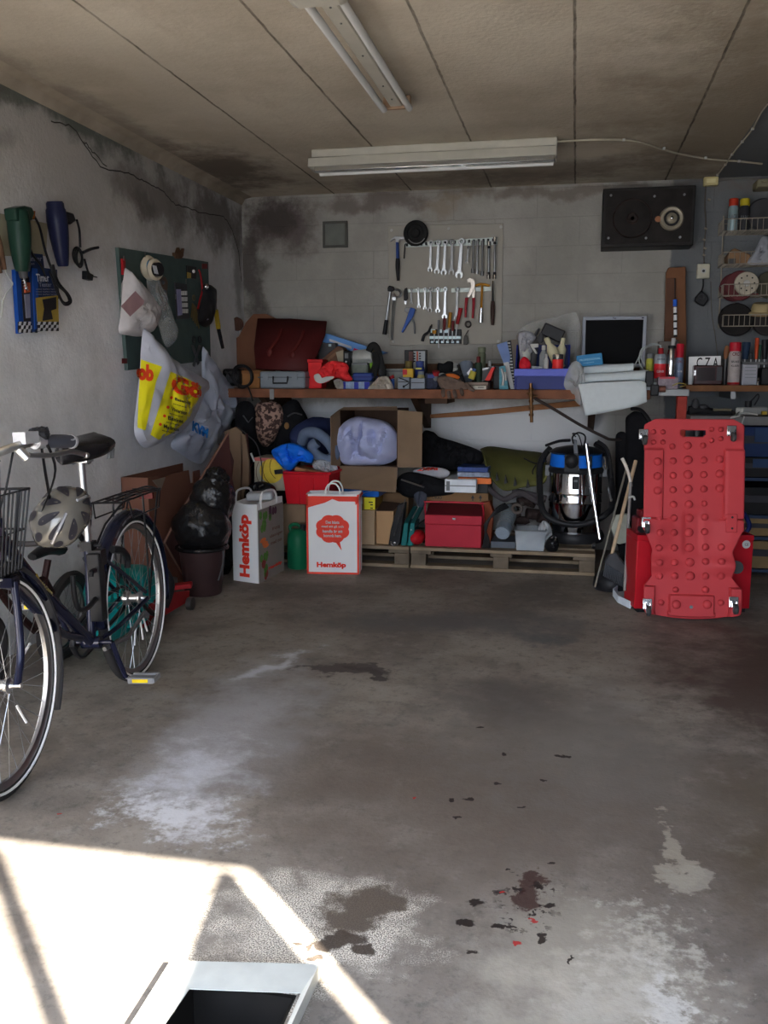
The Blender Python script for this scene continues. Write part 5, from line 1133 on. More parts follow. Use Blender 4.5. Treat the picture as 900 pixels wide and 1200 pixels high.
t = thing('paper_pad', 'cream paper pad standing behind the red cloth', 'pad', W(398,430,Y=6.36)); prismB([(393,411),(402,408),(403,426),(397,427)], 6.36, .03, 'pad_body', mat('cream_paper', c(128,120,104)), t, bev=.002)
prismB([(393,411),(402,408),(402,410),(393,413)], 6.355, .036, 'binding', mat('brown_binding', c(88,70,54)), t)
t = thing('black_gadget', 'black gadget with small white light between paper pad and metal tin', 'device', W(406,430,Y=6.35)); MB().rect(402,411,411,430,6.35,.1).build('device_body', BLK, t, bev=.01)
g = MB(); g.ell(W(405.5,424,Y=6.348), (.007,.005,.007)); g.build('white_button', REF, t); MB().rect(404,414,408,420,6.347,.01).build('display', GRY, t)
t = thing('metal_tin', 'shiny silver canister lying on its side with dark strap round its end', 'tin', W(425,425,Y=6.4))
g = MB(); p0, p1 = W(412,420,Y=6.45), W(438,417,Y=6.42); g.cyl(p0, p1, .055, n=28); g.build('canister', mat('tin_metal', c(165,168,165), .35, .4, .15), t)
g = MB(); g.cyl(p1, p1+Vector((.02,0,0)), .055, .04); g.build('end_dome', mat('aged_tin', c(110,100,80), .4, .6), t)
MB().prism([W(a,b,Y=6.36) for a,b in ((433,426),(440,423),(441,430),(434,432))], (0,.1,0)).build('green_label', mat('lime_green', c(95,135,40)), t)
t = thing('glass_jar', 'grey transparent jar below the silver canister', 'jar', W(421,440,Y=6.3)); on(411,425,431,450,6.32,.10).build('jar_body', mat('grey_glass', c(92,98,90), .15, 0, .15, 25), t, bev=.015)
on(412,425,430,428,6.318,.10,W(420,428,Y=6.318).z).build('rim', GRY, t, bev=.003)
t = thing('blue_case', 'dark blue flat case under the glass jar', 'case', W(425,445,Y=6.25)); z_=W(424,447,Y=6.24).z; on(413,437,436,447,6.24,.16,z_).build('case_body', mat('dark_blue_case', c(28,48,105), .35), t, bev=.008)
on(412,441,437,442.5,6.237,.165,W(424,442.5,Y=6.237).z).build('seam', BLUE, t)
t = thing('printed_pack', 'white and blue paper pack lying flat at the bench edge', 'pack', (W(415,455,Y=6.15).x,6.2,BZ)); on(401,447,433,460,6.15,.14).build('pack_body', mat('pale_blue_pack', c(110,125,150), .5, 0, .25, 40), t, bev=.006)
for x0, x1 in ((401.5,405),(415,420),(427,433)): MB().rect(x0,447.5,x1,456,6.148,.003).build('blue_print', mat('pack_blue', c(38,44,120)), t)
o = [W(a,b,Y=6.14) for a,b in ((391,446),(398,444),(402,448),(402,456),(397,458),(393,453))]
solo(MB().puff(o, (0,-1,.2), .02, .03, .02, 18, 7, 3, fold=.005), 'crumpled_paper', mat('dim_paper', c(125,122,116), .8, bump=.3), 'small ball of crumpled paper beside the white and blue pack', 'paper')
t = thing('arched_strap', 'black strap arched behind the silver canister down to the bench', 'strap', W(440,440,Y=6.3))
g = MB(); g.tube([W(a,b,Y=6.34) for a,b in ((432,412),(435,406),(439,405),(443,411),(446,424),(449,436),(448,443))], .012, 8, flat=2); g.tube([W(436,455,Y=6.28),W(437,440,Y=6.3),W(441,425,Y=6.32),W(440,412,Y=6.34)], .012, 8, flat=2.2); g.build('strap_body', RUB, t)
MB().prism([W(a,b,Y=6.33) for a,b in ((444,430),(450,436),(448,444),(443,438))], (0,.03,0)).build('buckle', BLK, t, bev=.004)
o = [W(a,b,Y=6.15) for a,b in ((431,457),(440,446),(449,441),(456,443),(461,457),(447,458))]
solo(MB().puff(o, (0,-1,.3), .05, .05, .05, 22, 9, 8, fold=.012), 'crumpled_tissue', mat('off_white_tissue', c(150,142,132), .9, 0, .15, 25, .3), 'heap of crumpled off-white paper at the bench edge', 'paper')
t = thing('blue_tube', 'little blue tube with red cap beside the crumpled paper', 'tube', (W(459,455,Y=6.2).x,6.22,BZ)); p = W(459,444,Y=6.2); g = MB(); g.cyl((p.x,6.22,BZ), (p.x,6.22,p.z), .016); g.build('tube_body', mat('blue_tube', c(40,70,130)), t)
g = MB(); g.cyl((p.x,6.22,p.z), (p.x-.008,6.22,p.z+.02), .018); g.build('cap', RED, t)
t = thing('white_carton', 'long white carton behind the small grey connector boxes', 'carton', (W(459,440,Y=6.5).x,6.5,BZ)); on(448,432,475,452,6.5,.16).build('carton_body', mat('white_carton_card', c(118,120,118)), t, bev=.004)
on(448,434,474,435,6.497,.004,W(460,436,Y=6.497).z).build('lid_edge', GRY, t)
# grey boxes
for k, (x0,y0,x1,y1,lb) in enumerate(((466,442,480,455,'small grey square case with hanging cord, first of two on the bench'),(481,443,498,458,'plain grey square case next to the one with a cord'))):
    t = thing('grey_case', lb, 'case', (W((x0+x1)/2,y1,Y=6.16).x,6.17,BZ), group='small grey cases'); on(x0,y0,x1,y1,6.16+.02*(1-k),.08).build('case_body', mat('mid_grey_case', c(108,114,122), .4, 0, .05), t, bev=.006)
    on(x0+1,y0+5,x1-1,y0+5.6,6.157+.02*(1-k),.01,W(x0,y0+6,Y=6.157).z).build('seam', DGREY, t)
    if k == 0: g = MB(); g.tube([W(468,443,Y=6.17),W(476,446,Y=6.16),W(479,449,Y=6.16),W(473,453,Y=6.16)], .0035, 6); g.ell(W(473,453,Y=6.16), (.008,.006,.008)); g.build('cord', BLK, t)
t = thing('framed_pack', 'black framed package showing white teeth pattern standing against the wall batten', 'package', (W(487,430,Y=6.55).x,6.55,BZ)); on(474,410,500,448,6.58,.03).build('frame', BLK, t, bev=.003)
MB().rect(479,412,485,425,6.577,.004).build('brown_panel', mat('pack_brown', c(85,60,58)), t); MB().rect(484,411.5,498,436,6.577,.004).build('white_panel', mat('pack_white', c(140,145,148)), t)
g = MB()
for k in range(4):
    for x in (484.5, 491): g.rect(x, 413.5+k*3, x+2.2, 415+k*3, 6.575, .004)
g.build('tooth_pattern', BLK, t); MB().rect(488,411.8,490,424,6.574,.004).build('orange_stripe', mat('pack_orange', c(150,80,65)), t)
def jar(x0, y0, x1, y1, Y, m, capm, label, name='jar', cap=.2, z=BZ, lab=None):
    a, b = W(x0,(y0+y1)/2,Y=Y), W(x1,(y0+y1)/2,Y=Y); r_ = (b.x-a.x)/2; cx = (a.x+b.x)/2; zt = W((x0+x1)/2,y0,Y=Y).z; h = zt-z
    t = thing(name, label, name.split('_')[-1], (cx, Y+r_, z)); o = (cx, Y+r_, z); hb = h*(1-cap)
    g = MB(); g.lathe([(r_*.92,0),(r_,.006),(r_,hb*.85),(r_*.8,hb)], o, n=24); g.build('body', m, t)
    g = MB(); g.lathe([(r_*.8,hb),(r_*.8,h-.003),(r_*.7,h)], o, n=24); g.build('cap', capm, t)
    if lab: g = MB(); g.lathe([(r_*1.01,hb*.2),(r_*1.01,hb*.65)], o, n=24); g.build('label_band', lab, t)
    return t
jar(473,423,483,450,6.42, mat('olive_jar', c(78,66,40), .4), mat('olive_cap', c(96,84,46), .4), 'olive brown jar in front of the black framed package')
t = thing('yellow_tin', 'yellow tin with red corner between the grey cases and the olive jar', 'tin', (W(477,441,Y=6.3).x,6.3,BZ)); on(472,432,484,450,6.3,.07).build('tin_body', mat('yellow_tin', c(175,140,40), .4), t, bev=.004)
MB().rect(471.8,433,477,439,6.297,.005).build('red_panel', mat('tin_red', c(160,50,55)), t)
t = jar(485,423,497,450,6.34, mat('navy_bottle', c(30,42,92), .35), mat('navy_cap', c(44,56,105), .35), 'navy blue bottle with yellow label in front of the framed package', 'bottle')
MB().rect(487,431,494,433,6.337,.01).build('yellow_label', mat('yellow_label', c(170,165,90)), t)
jar(488,435,497,450,6.22, mat('cream_jar', c(150,140,90), .4), mat('grey_lid', c(110,115,120), .4), 'cream jar with grey lid behind the plain grey case')
t = thing('dark_parts_box', 'dark box of small blue parts beside the plain grey case', 'box', (W(503,450,Y=6.2).x,6.2,BZ)); on(498,437,513,458,6.22,.1).build('box_body', mat('very_dark_blue', c(28,32,50), .5, 0, .4, 60), t, bev=.004)
MB().rect(501,439,511,443,6.215,.004).build('blue_label', mat('dull_blue_label', c(52,62,110)), t)
o = [W(a,b,Y=6.42) for a,b in ((513,426),(520,426),(525,423),(531,425),(533,435),(531,442),(515,442),(513,438))]
solo(MB().puff(o, (0,-1,.1), .05, .05, .01, 12, 8, 3), 'black_pouch', mat('black_felt', (.012,.012,.013), .9), 'black soft pouch behind the work gloves', 'pouch')
jar(530,425,537,445,6.38, mat('white_bottle', c(150,150,145), .4), mat('grey_cap2', c(110,110,108)), 'small white bottle beside the black pouch', 'bottle')
t = thing('red_capped_jar', 'little jar with red lid above the orange marked gloves', 'jar', W(512,445,Y=6.24)); g = MB(); p = W(511,438,Y=6.24); g.lathe([(.02,-.05),(.026,-.04),(.026,-.01)], p, (0,0,1)); g.build('body', GRY, t); g = MB(); g.cyl(p+Vector((0,0,-.01)), p+Vector((0,-.008,.018)), .028, .025); g.build('cap', RED, t)
t = thing('white_capped_jar', 'little jar with white lid touching the red lidded jar', 'jar', W(518,445,Y=6.23)); g = MB(); p = W(518,441,Y=6.22); g.lathe([(.02,-.045),(.022,-.01)], p, (0,0,1)); g.build('body', GRY, t); g = MB(); g.cyl(p+Vector((0,0,-.01)), p+Vector((0,-.01,.016)), .024, .021); g.build('cap', WHT, t)
# gloves: with fingers hanging over the edge
def glove(name, label, m, palm, fingers, Y, r_=.014, patch=None, pm=None):
    t = thing(name, label, 'glove', W(palm[0][0], palm[0][1], Y=Y), group='work gloves')
    g = MB(); g.puff([W(a,b,Y=Y) for a,b in palm], (0,-1,.3), .022, .022, .01, 18, 7, 4, fold=.003)
    for f in fingers: g.tube([W(q[0],q[1],Y=Y-(q[2] if len(q) > 2 else 0)) for q in f], lambda k: r_*(1.05-.35*k**3), 8)
    g.build('glove_body', m, t)
    if patch:
        for q in patch: g = MB(); g.puff([W(a,b,Y=Y-.02) for a,b in q], (0,-1,.3), .014, .01, .006, 20, 6, 2); g.build('orange_patch', pm, t)
    return t
gb_ = mat('brown_glove', c(88,74,66), .95, 0, .15, 30, .3)
glove('work_glove', 'dirty brown work glove with fingers drooping over the bench edge', gb_, [(512,444),(524,441),(542,447),(548,455),(536,461),(520,458)],
      [[(520,456),(519,460,.03),(520,465,.04)],[(526,458),(526,462,.03),(527,467,.05)],[(532,457),(533,461,.03),(534,466,.05)],[(540,456),(541,459,.03),(542,463,.05)],[(546,450),(551,455,.03),(556,458,.03)]], 6.14)
glove('work_glove', 'black work glove with bright orange rubber patches lying on the brown glove', BLK, [(513,442),(522,437),(536,437),(538,443),(526,452),(515,453)],
      [[(534,440),(540,443),(544,449)],[(530,438),(536,436),(541,438)],[(518,452),(514,455),(511,457)]], 6.17, .011,
      [[(523,438),(532,438),(539,442),(533,446),(529,444),(524,441)],[(514,447),(520,445),(525,449),(524,454),(520,457),(515,452)]], ORG)
t = thing('enamel_mug', 'grey mug with reflecting side leaning among bottles on the bench', 'mug', W(549,440,Y=6.34)); g = MB(); p0, p1 = W(547,444,Y=6.32), W(546,427,Y=6.38); g.lathe([(.045,0),(.048,.004),(.05,(p1-p0).length),(.046,(p1-p0).length),(.042,.01),(.001,.008)], p0, p1-p0, 28); g.build('mug_body', mat('grey_enamel', c(92,100,112), .2, 0, .05), t)
MB().prism([W(a,b,Y=6.275) for a,b in ((547,437),(552,431),(554,433),(549,440))], (0,-.002,0)).build('bright_strip', REF, t); g = MB(); g.torus(W(541,436,Y=6.34), .028, .006, (0,1,0), 20, 6); g.build('handle', BLK, t)  # small bright strip set on the mug's side
t = thing('lubricant_bottle', 'yellow and blue little bottle leaning against the grey mug', 'bottle', W(553,442,Y=6.26)); g = MB(); g.cyl(W(552,444,Y=6.25), W(555,435,Y=6.25), .022); g.build('body', mat('dull_yellow', c(150,140,60)), t); g = MB(); g.cyl(W(555,435,Y=6.25), W(556.5,432,Y=6.25), .013); g.build('cap', mat('bottle_blue', c(60,80,130)), t)
g = MB(); g.tube([W(537,428,Y=6.3),W(541,440,Y=6.26),W(545,452,Y=6.2),W(548,458,Y=6.16)], .012, 8, flat=.6); solo(g, 'black_strap', RUB, 'black strap lying across the bench beside the brown glove', 'strap')
spray(559,406,569,430,6.46, mat('olive_can', c(74,80,66), .4, .2, .2, 20), mat('grey_green_cap', c(92,96,80), .4), 'tall greenish spray can standing behind the small oil can', BZ+.0, .12)
t, inf = spray(555,417,565,436,6.40, mat('dark_green_can', c(46,60,48), .4, .2), mat('dark_red_cap', c(95,40,42), .4), 'short dark green can with red lid in front of the tall greenish can', BZ, .2, narrow=True)
t = thing('paper_box', 'white flat box with a slot at the bench edge', 'box', (W(560,455,Y=6.15).x,6.15,BZ)); on(554,452,570,460,6.14,.1).build('box_body', mat('white_box', c(160,155,145), .7), t, bev=.003)
MB().rect(560,453.5,567,454.5,6.138,.004).build('slot_line', DGREY, t)
t = thing('folded_carton', 'pinkish white carton lying under the open red folder', 'carton', (W(558,450,Y=6.2).x,6.25,BZ)); on(548,448,572,459,6.25,.14).build('carton_body', mat('pinkish_card', c(135,118,108)), t, bev=.003); MB().rect(548,451,571,452,6.247,.004).build('seam', mat('card_seam', c(90,78,70)), t)
t = thing('red_folder', 'open folder with bright red edge standing tilted on the bench', 'folder', W(573,447,Y=6.3)); prismB([(568,446),(576,431),(580,430),(574,446)], 6.27, .16, 'cover', mat('folder_red', c(175,45,40), .5), t); prismB([(564,447),(573,430),(576,431),(568,446)], 6.28, .15, 'pages', mat('folder_grey', c(70,68,70)), t)
t = thing('metal_sheet', 'grey sloping metal sheet behind the red folder', 'sheet', W(565,440,Y=6.45)); prismB([(552,445),(560,432),(585,428),(584,447)], 6.44, .03, 'sheet_body', mat('dull_grey_sheet', c(72,70,70), .5, .3), t, bev=.003); prismB([(559,433),(585,428),(585,430),(560,435)], 6.43, .012, 'folded_edge', DSTEEL, t)
jar(571,423,576,440,6.56, mat('amber_glass', c(70,48,50), .3), WHT, 'tiny brown bottle with white cap standing on the batten side of the folder', 'bottle')
t = thing('blister_pack', 'teal and white blister card of small tools leaning beside the spiral notebook', 'package', W(589,455,Y=6.2)); prismB([(585,430),(592,428),(596,458),(585,458)], 6.22, .01, 'card', mat('teal_card', c(60,110,122), .4, 0, .3, 40), t, z=BZ)
g = MB(); g.tube([W(588,432,Y=6.21),W(590,442,Y=6.2),W(589,452,Y=6.2)], .008, 8); g.tube([W(592,436,Y=6.21),W(593,446,Y=6.2)], .006, 8); g.build('packed_tool', WHT, t)
t = thing('upright_case', 'black upright case between the grey sheet and the teal card', 'case', (W(583,440,Y=6.35).x,6.35,BZ)); on(578,428,590,456,6.37,.1).build('case_body', BLK, t, bev=.005)
t = thing('spiral_notebook', 'upright notebook with white comb spine, blue leaf and brown cover', 'notebook', (W(600,455,Y=6.3).x,6.3,BZ))
prismB([(595,399),(608,397),(607,458),(602,458)], 6.35, .02, 'back_cover', mat('brown_grey_cover', c(92,84,74)), t, z=BZ, bev=.002)
prismB([(582,404),(594,400),(598,418),(597,426),(590,425)], 6.30, .012, 'blue_leaf', mat('blue_leaf', c(92,110,150), .5), t)
prismB([(590,425),(596,424),(603,458),(598,458)], 6.29, .02, 'white_pages', PAPER, t, z=BZ)
g = MB()
for k in range(15): g.boxc(W(596+k*.42, 402+k*3.6, Y=6.335), (.022,.02,.010))
g.build('comb_spine', WHT, t); prismB([(594.5,400),(599,399),(604.5,457),(600.5,457)], 6.342, .006, 'spine_strip', BLK, t, z=BZ)
# ---- blue storage bin and what is in it
t = thing('storage_bin', 'open fronted blue plastic storage bin full of bottles at the bench edge', 'bin', (W(635,455,Y=6.14).x,6.14,BZ))
xa_, xb_ = W(603,440,Y=6.14).x, W(667,440,Y=6.14).x; zr = W(635,432,Y=6.14).z; zbk = W(635,404,Y=6.45).z; z2 = W(635,441,Y=6.14).z
Bm = BLUE; g = MB(); g.box(xa_+.02, xb_-.02, 6.155, 6.48, BZ+.001, BZ+.012)
for x in (xa_, xb_-.01): g.prism([(x,6.15,BZ+.002),(x,6.49,BZ+.002),(x,6.49,zbk),(x,6.28,zbk-.005),(x,6.20,zr),(x,6.14,zr)], (.01,0,0))
g.box(xa_+.01, xb_-.01, 6.48, 6.49, BZ+.002, zbk); g.box(xa_+.012, xb_-.012, 6.15, 6.16, BZ+.002, z2+.005); g.build('bin_body', Bm, t, bev=.003)
MB().box(xa_-.004, xb_+.004, 6.135, 6.15, z2, zr).build('front_lip', mat('pale_blue_lip', c(84,92,168), .45, 0, .05), t, bev=.006)
zi = BZ+.014
def bottle_(x0,y0,x1,y1,Y,m,capm,label,tilt=0,name='bottle'):
    a, b = W(x0,(y0+y1)/2,Y=Y), W(x1,(y0+y1)/2,Y=Y); r_ = (b.x-a.x)/2; cx = (a.x+b.x)/2; zt = W((x0+x1)/2,y0,Y=Y).z; zb = max(zi, W((x0+x1)/2,y1,Y=Y).z); h = zt-zb
    t = thing(name, label, 'bottle', (cx,Y,zb), group='bottles in the blue bin'); ax = Vector((math.sin(tilt),0,math.cos(tilt))); o = Vector((cx-math.sin(tilt)*h*.5,Y,zb))
    g = MB(); g.lathe([(r_*.9,0),(r_,.005),(r_,h*.62),(r_*.45,h*.8),(r_*.45,h*.84)], o, ax, 22); g.build('body', m, t)
    g = MB(); g.lathe([(r_*.52,h*.83),(r_*.5,h),(r_*.3,h*1.01)], o, ax, 18); g.build('cap', capm, t); return t
crm = mat('cream_bottle', c(172,166,138), .4, 0, .04)
bottle_(642,392,655,432,6.30, crm, crm, 'cream bottle tilted towards the black box in the blue bin', -.45)
bottle_(652,396,663,430,6.36, crm, crm, 'cream bottle behind the red labelled tin in the blue bin', .12)
bottle_(632,405,642,434,6.27, mat('grey_bottle', c(115,118,120), .4), WHT, 'grey bottle with white cap in the middle of the blue bin')
bottle_(637,415,643,433,6.20, WHT, WHT, 'small white bottle at the front of the blue bin')
t = thing('spray_bottle', 'white trigger spray bottle at the rag side of the blue bin', 'bottle', W(617,430,Y=6.25)); p = W(616,398,Y=6.3)
g = MB(); g.lathe([(.035,-.14),(.037,-.13),(.037,-.06),(.012,-.005),(.012,.01)], p); g.build('body', mat('grey_white_bottle', c(150,152,145), .3), t)
MB().prism([W(a,b,Y=6.28) for a,b in ((619,403),(631,402.5),(631,407),(626,407.5),(630,414),(628,415),(623,408),(618,407))], (0,.02,0)).build('trigger', WHT, t, bev=.003)
g = MB(); g.cyl(W(622,433,Y=6.32), W(627,408,Y=6.32), .03, .02); g.build('dark_sleeve', DGREY, t)
t = thing('black_box', 'black box lying tilted on top of the bottles in the blue bin', 'box', W(646,390,Y=6.36)); g = MB(); g.boxc(W(648,390,Y=6.4), (.15,.10,.085), (0,.42,0)); g.build('box_body', BLK, t, bev=.008)
g = MB(); g.ell(W(634,396,Y=6.34), (.02,.02,.035)); g.ell(W(629,390,Y=6.34), (.012,.02,.035), T=Matrix.Rotation(.5,3,'Y')); g.build('grey_clip', DGREY, t)
t = thing('red_label_tin', 'tin with bright red label at the front corner of the blue bin', 'tin', (W(653,430,Y=6.2).x,6.2,zi)); g = MB(); a_, b_ = W(647,428,Y=6.19), W(660,428,Y=6.19); r_ = (b_.x-a_.x)/2; o = ((a_.x+b_.x)/2,6.19+r_,zi); g.lathe([(r_,0),(r_,W(653,421,Y=6.2).z-zi)], o, n=28); g.build('label_band', mat('tin_red_label', c(195,45,45), .35), t)
g = MB(); h_ = W(653,415,Y=6.2).z-zi; g.lathe([(r_*.98,h_*.8),(r_*.98,h_*.97),(r_*.9,h_),(r_*.85,h_*.96)], o, n=28); g.build('metal_lid', CHROME, t)
o = [W(a,b,Y=6.3) for a,b in ((607,392),(612,388),(622,389),(628,396),(622,404),(624,412),(616,418),(611,424),(608,410))]
solo(MB().puff(o, (0,-1,.2), .05, .04, .03, 18, 9, 3, fold=.01), 'white_rag', mat('white_rag', c(140,140,145), .9, 0, .08, 18, .3), 'grey white rag hanging inside the wall of the blue bin', 'rag')
o = [W(a,b,Y=6.2) for a,b in ((609,424),(614,418),(620,422),(622,430),(616,434),(609,433))]
solo(MB().puff(o, (0,-1,.1), .025, .02, .015, 22, 7, 9), 'red_cap_bottle', mat('bright_red_cap', c(170,28,40), .4), 'red capped small container at the front corner of the blue bin next to the rag', 'container')
t = thing('white_package', 'small pale package at the front of the blue bin', 'package', W(630,433,Y=6.18)); g = MB(); g.boxc(W(629,431,Y=6.19), (.07,.03,.02), (0,.1,.1)); g.build('package_body', mat('pale_pack', c(130,135,140), .5, 0, .3, 60), t, bev=.003)
CL2 = mat('very_clear_plastic', (.8,.8,.78), .12, 0, .05, 14, .6, alpha=.16)
o = [W(a,b,Y=6.52) for a,b in ((605,395),(612,384),(628,376),(650,372),(672,366),(677,372),(681,388),(679,405),(668,414),(640,410),(612,408))]
solo(MB().puff(o, (0,-1,.1), .05, .02, .05, 10, 10, 12, fold=.02), 'clear_bag', CL2, 'large clear plastic bag bulging behind the blue bin', 'bag')
o = [W(a,b,Y=6.14) for a,b in ((664,436),(672,424),(682,428),(686,450),(683,474),(676,472),(668,461),(661,452))]
solo(MB().puff(o, (0,-1,.1), .04, .02, .03, 14, 9, 5, fold=.012), 'clear_bag', mat('clear_plastic_b', (.75,.77,.78), .15, 0, .05, 20, .6, alpha=.35), 'crumpled clear plastic film hanging over the bench edge beside the paper towel', 'bag')
# ---- monitor
t = thing('computer_monitor', 'grey framed flat computer monitor with dark screen standing on the bench', 'monitor', (W(720,440,Y=6.62).x,6.65,BZ))
ym = 6.62; a, b = W(682,400,Y=ym).x, W(757,400,Y=ym).x; zt, zb = W(720,371,Y=ym).z, W(720,430,Y=ym).z; mg = mat('monitor_grey', c(128,132,142), .35, 0, .03)
bz = .022; g = MB(); g.box(a,a+bz,ym,ym+.045,zb,zt); g.box(b-bz,b,ym,ym+.045,zb,zt); g.box(a+bz,b-bz,ym,ym+.045,zt-bz,zt); g.box(a+bz,b-bz,ym,ym+.045,zb,zb+bz); g.build('monitor_frame', mg, t, bev=.003)
MB().box(a+bz*.8, b-bz*.8, ym+.008, ym+.03, zb+bz*.8, zt-bz*.8).build('screen', mat('dark_screen', (.006,.006,.007), .5, spec=.04), t)
MB().box(a+.02, b-.02, ym+.03, ym+.085, zb+.02, zt-.02).build('back_shell', mg, t, bev=.01)
g = MB(); g.box((a+b)/2-.04,(a+b)/2+.04,ym+.04,ym+.09,BZ+.015,zb+.1); g.lathe([(.11,0),(.11,.012),(.03,.02)], ((a+b)/2,ym+.06,BZ+.001), n=28); g.build('stand', mg, t)
write('hp', .022, .014, ((a+b)/2, ym-.0005, zt-bz/2), (1,0,0), (0,0,1), BLK, t); g = MB(); g.box(b-.035,b-.02,ym-.002,ym+.002,zt-bz*.7,zt-bz*.35); g.build('sticker', BLK, t)
t = thing('blue_box', 'blue carton with pale lettering in front of the monitor', 'box', W(691,430,Y=6.25)); bb_ = mat('azure_carton', c(42,108,152), .4, 0, .05)
prismB([(675,417),(705,413.5),(707,427),(677,430)], 6.25, .1, 'carton', bb_, t, bev=.003)
a_, b_ = W(679,422.5,Y=6.248), W(704,419.5,Y=6.248); d = (b_-a_).normalized(); write('PROFESSIONAL', (b_-a_).length, .014, (a_+b_)/2, d, ZV, mat('pale_blue_print', c(130,180,205)), t); write('impact', .07, .008, W(690,425,Y=6.248), d, ZV, mat('pale_blue_print', c(130,180,205)), t)
# ---- paper rolls and hanging paper towel
PT = mat('paper_towel', c(172,178,180), .9, 0, .03, 30, .15)
def roll(x0,y0,x1,y1,Y,r_,label,m=PT):
    t = thing('paper_roll', label, 'paper roll', W((x0+x1)/2,y1,Y=Y), group='white rolls on the bench'); p0, p1 = W(x0,y0,Y=Y), W(x1,y1,Y=Y); g = MB(); g.cyl(p0, p1, r_, n=28); g.build('roll_body', m, t)
    d = (p1-p0).normalized()
    for q, s in ((p0,-1),(p1,1)): g = MB(); g.cyl(q, q+d*.0015*s, r_*.35, n=18); g.build('core', mat('dark_core', (.12,.1,.08)), t)
roll(684,434,742,431,6.30,.030,'thin white paper roll, topmost below the blue carton')
roll(679,446,760,441,6.24,.042,'white paper roll lying in the middle of the pile under the monitor')
roll(690,457,769,455,6.20,.040,'white roll end sticking out furthest towards the spray cans')
t = thing('paper_towel', 'large white folded paper towel hanging over the bench edge below the rolls', 'paper towel', W(720,487,Y=6.07))
up = [(678,451),(700,449),(725,448),(750,447),(757,450)]; dn = [(686,487),(705,484),(727,480),(747,475),(758,471)]
g = MB(); vs = []; fs = []; n = 14; m_ = 10
U, D = catmull([W(a,b,Y=6.085) for a,b in up], 4), catmull([W(a,b,Y=6.07) for a,b in dn], 4); n = len(U)
for j in range(m_+1):
    for i in range(n):
        k = j/m_; p = U[i].lerp(D[i], k); p.y += -.012*math.sin(k*PI)+.006*math.sin(i*.7+k*4)
        vs.append(p)
for i in range(n): vs.append(U[i]+Vector((0,.16,.012)))
for j in range(m_): fs += [(j*n+i, j*n+i+1, (j+1)*n+i+1, (j+1)*n+i) for i in range(n-1)]
fs += [((m_+1)*n+i, (m_+1)*n+i+1, i+1, i) for i in range(n-1)]
g.add(vs, fs); g.build('sheet', PT, t, solid=.008)
# cable loops and cans beside monitor
g = MB(); g.tube([W(a,b,Y=6.42) for a,b in ((742,432),(748,420),(754,409),(763,403),(772,404),(776,410))], .0045, 6); g.tube([W(a,b,Y=6.40) for a,b in ((775,405),(766,404),(757,408),(751,418),(756,428))], .0045, 6); g.tube([W(a,b,Y=6.38) for a,b in ((762,404),(752,409),(749,423),(754,433),(760,438))], .0045, 6)
solo(g, 'white_cable', mat('cable_white', c(140,145,145), .4), 'thin white looping cable between monitor and spray cans', 'cable')
t = thing('white_carton', 'dim white carton standing behind the red and silver spray cans', 'carton', (W(782,420,Y=6.55).x,6.55,zs)); on(771,400,794,450,6.55,.1,zs).build('carton_body', mat('dim_carton', c(98,92,88)), t, bev=.003)
bt2, inf = spray(757,413,766,449,6.35, mat('yellow_blue_bottle', c(140,140,55), .4, 0, .3, 20), GRY, 'yellow and blue slim bottle squeezed between cable and red banded can', zs, .15, band=[(.1,.45,mat('band_blue', c(50,75,110)))])
t, inf = spray(767,407,782,446,6.26, mat('silver_can', c(135,142,150), .3, .4), mat('small_red_nozzle', c(130,28,34), .4), 'silver spray can with broad red band next to the steel flask', zs, .16, band=[(.3,.72,mat('can_red', c(175,35,42), .35))], narrow=True); round_text('CARBURETOR', inf, .85, .012, DGREY, t, 1.3); round_text('CLEANER', inf, .5, .014, BWH, t, 1.2)
t, inf = spray(782,404,792,445,6.27, CHROME, BLK, 'polished steel cylinder flask with black top between two spray cans', zs, .06, name='steel_flask')
t, inf = spray(792,402,802,446,6.30, mat('grey_blue_can', c(90,100,120), .4, .2), mat('crimson_cap', c(150,26,40), .35), 'grey blue spray can with crimson cap under the striped rod', zs, .3); round_text('CRC', inf, .85, .015, DRED, t, 1.2); round_text('5-56', inf, .55, .013, BWH, t, 1.2)
jar(786,396,792,420,6.45, WHT, WHT, 'narrow white nozzle bottle standing behind the steel flask', 'bottle', z=zs)
t = thing('flat_tin', 'flat red and silver tin at the edge of the steel bench top', 'tin', (W(783,447,Y=6.17).x,6.17,zs)); on(771,442,795,452,6.16,.08,zs).build('tin_body', mat('tin_pinkish', c(95,85,90), .4, .2, .3, 60), t, bev=.003); MB().rect(773,441.5,791,443,6.158,.07,W(780,444,Y=6.158).z).build('red_lid', mat('tin_lid_red', c(150,45,55), .3), t)
t = thing('clamp_vise', 'small brown and black bench clamp under the flat tin', 'clamp', W(772,458,Y=6.13)); g = MB(); g.boxc(W(767,457,Y=6.10), (.05,.05,.07)); g.boxc(W(761,444,Y=6.12), (.05,.05,.10)); g.build('clamp_body', BLK, t, bev=.006); g = MB(); g.cyl(W(772,456,Y=6.12), W(780,456,Y=6.12), .02); g.build('brown_jaw', mat('brown_jaw', c(95,62,52)), t)
g = MB(); g.tube([W(788,452,Y=6.16),W(796,449,Y=6.16),W(804,451,Y=6.16),W(797,453,Y=6.16)], .008, 8, flat=.5); solo(g, 'yellow_tool', mat('dull_yellow_tool', c(135,125,70), .4), 'small dull yellow tool lying at the joint of bench and shelf', 'tool')
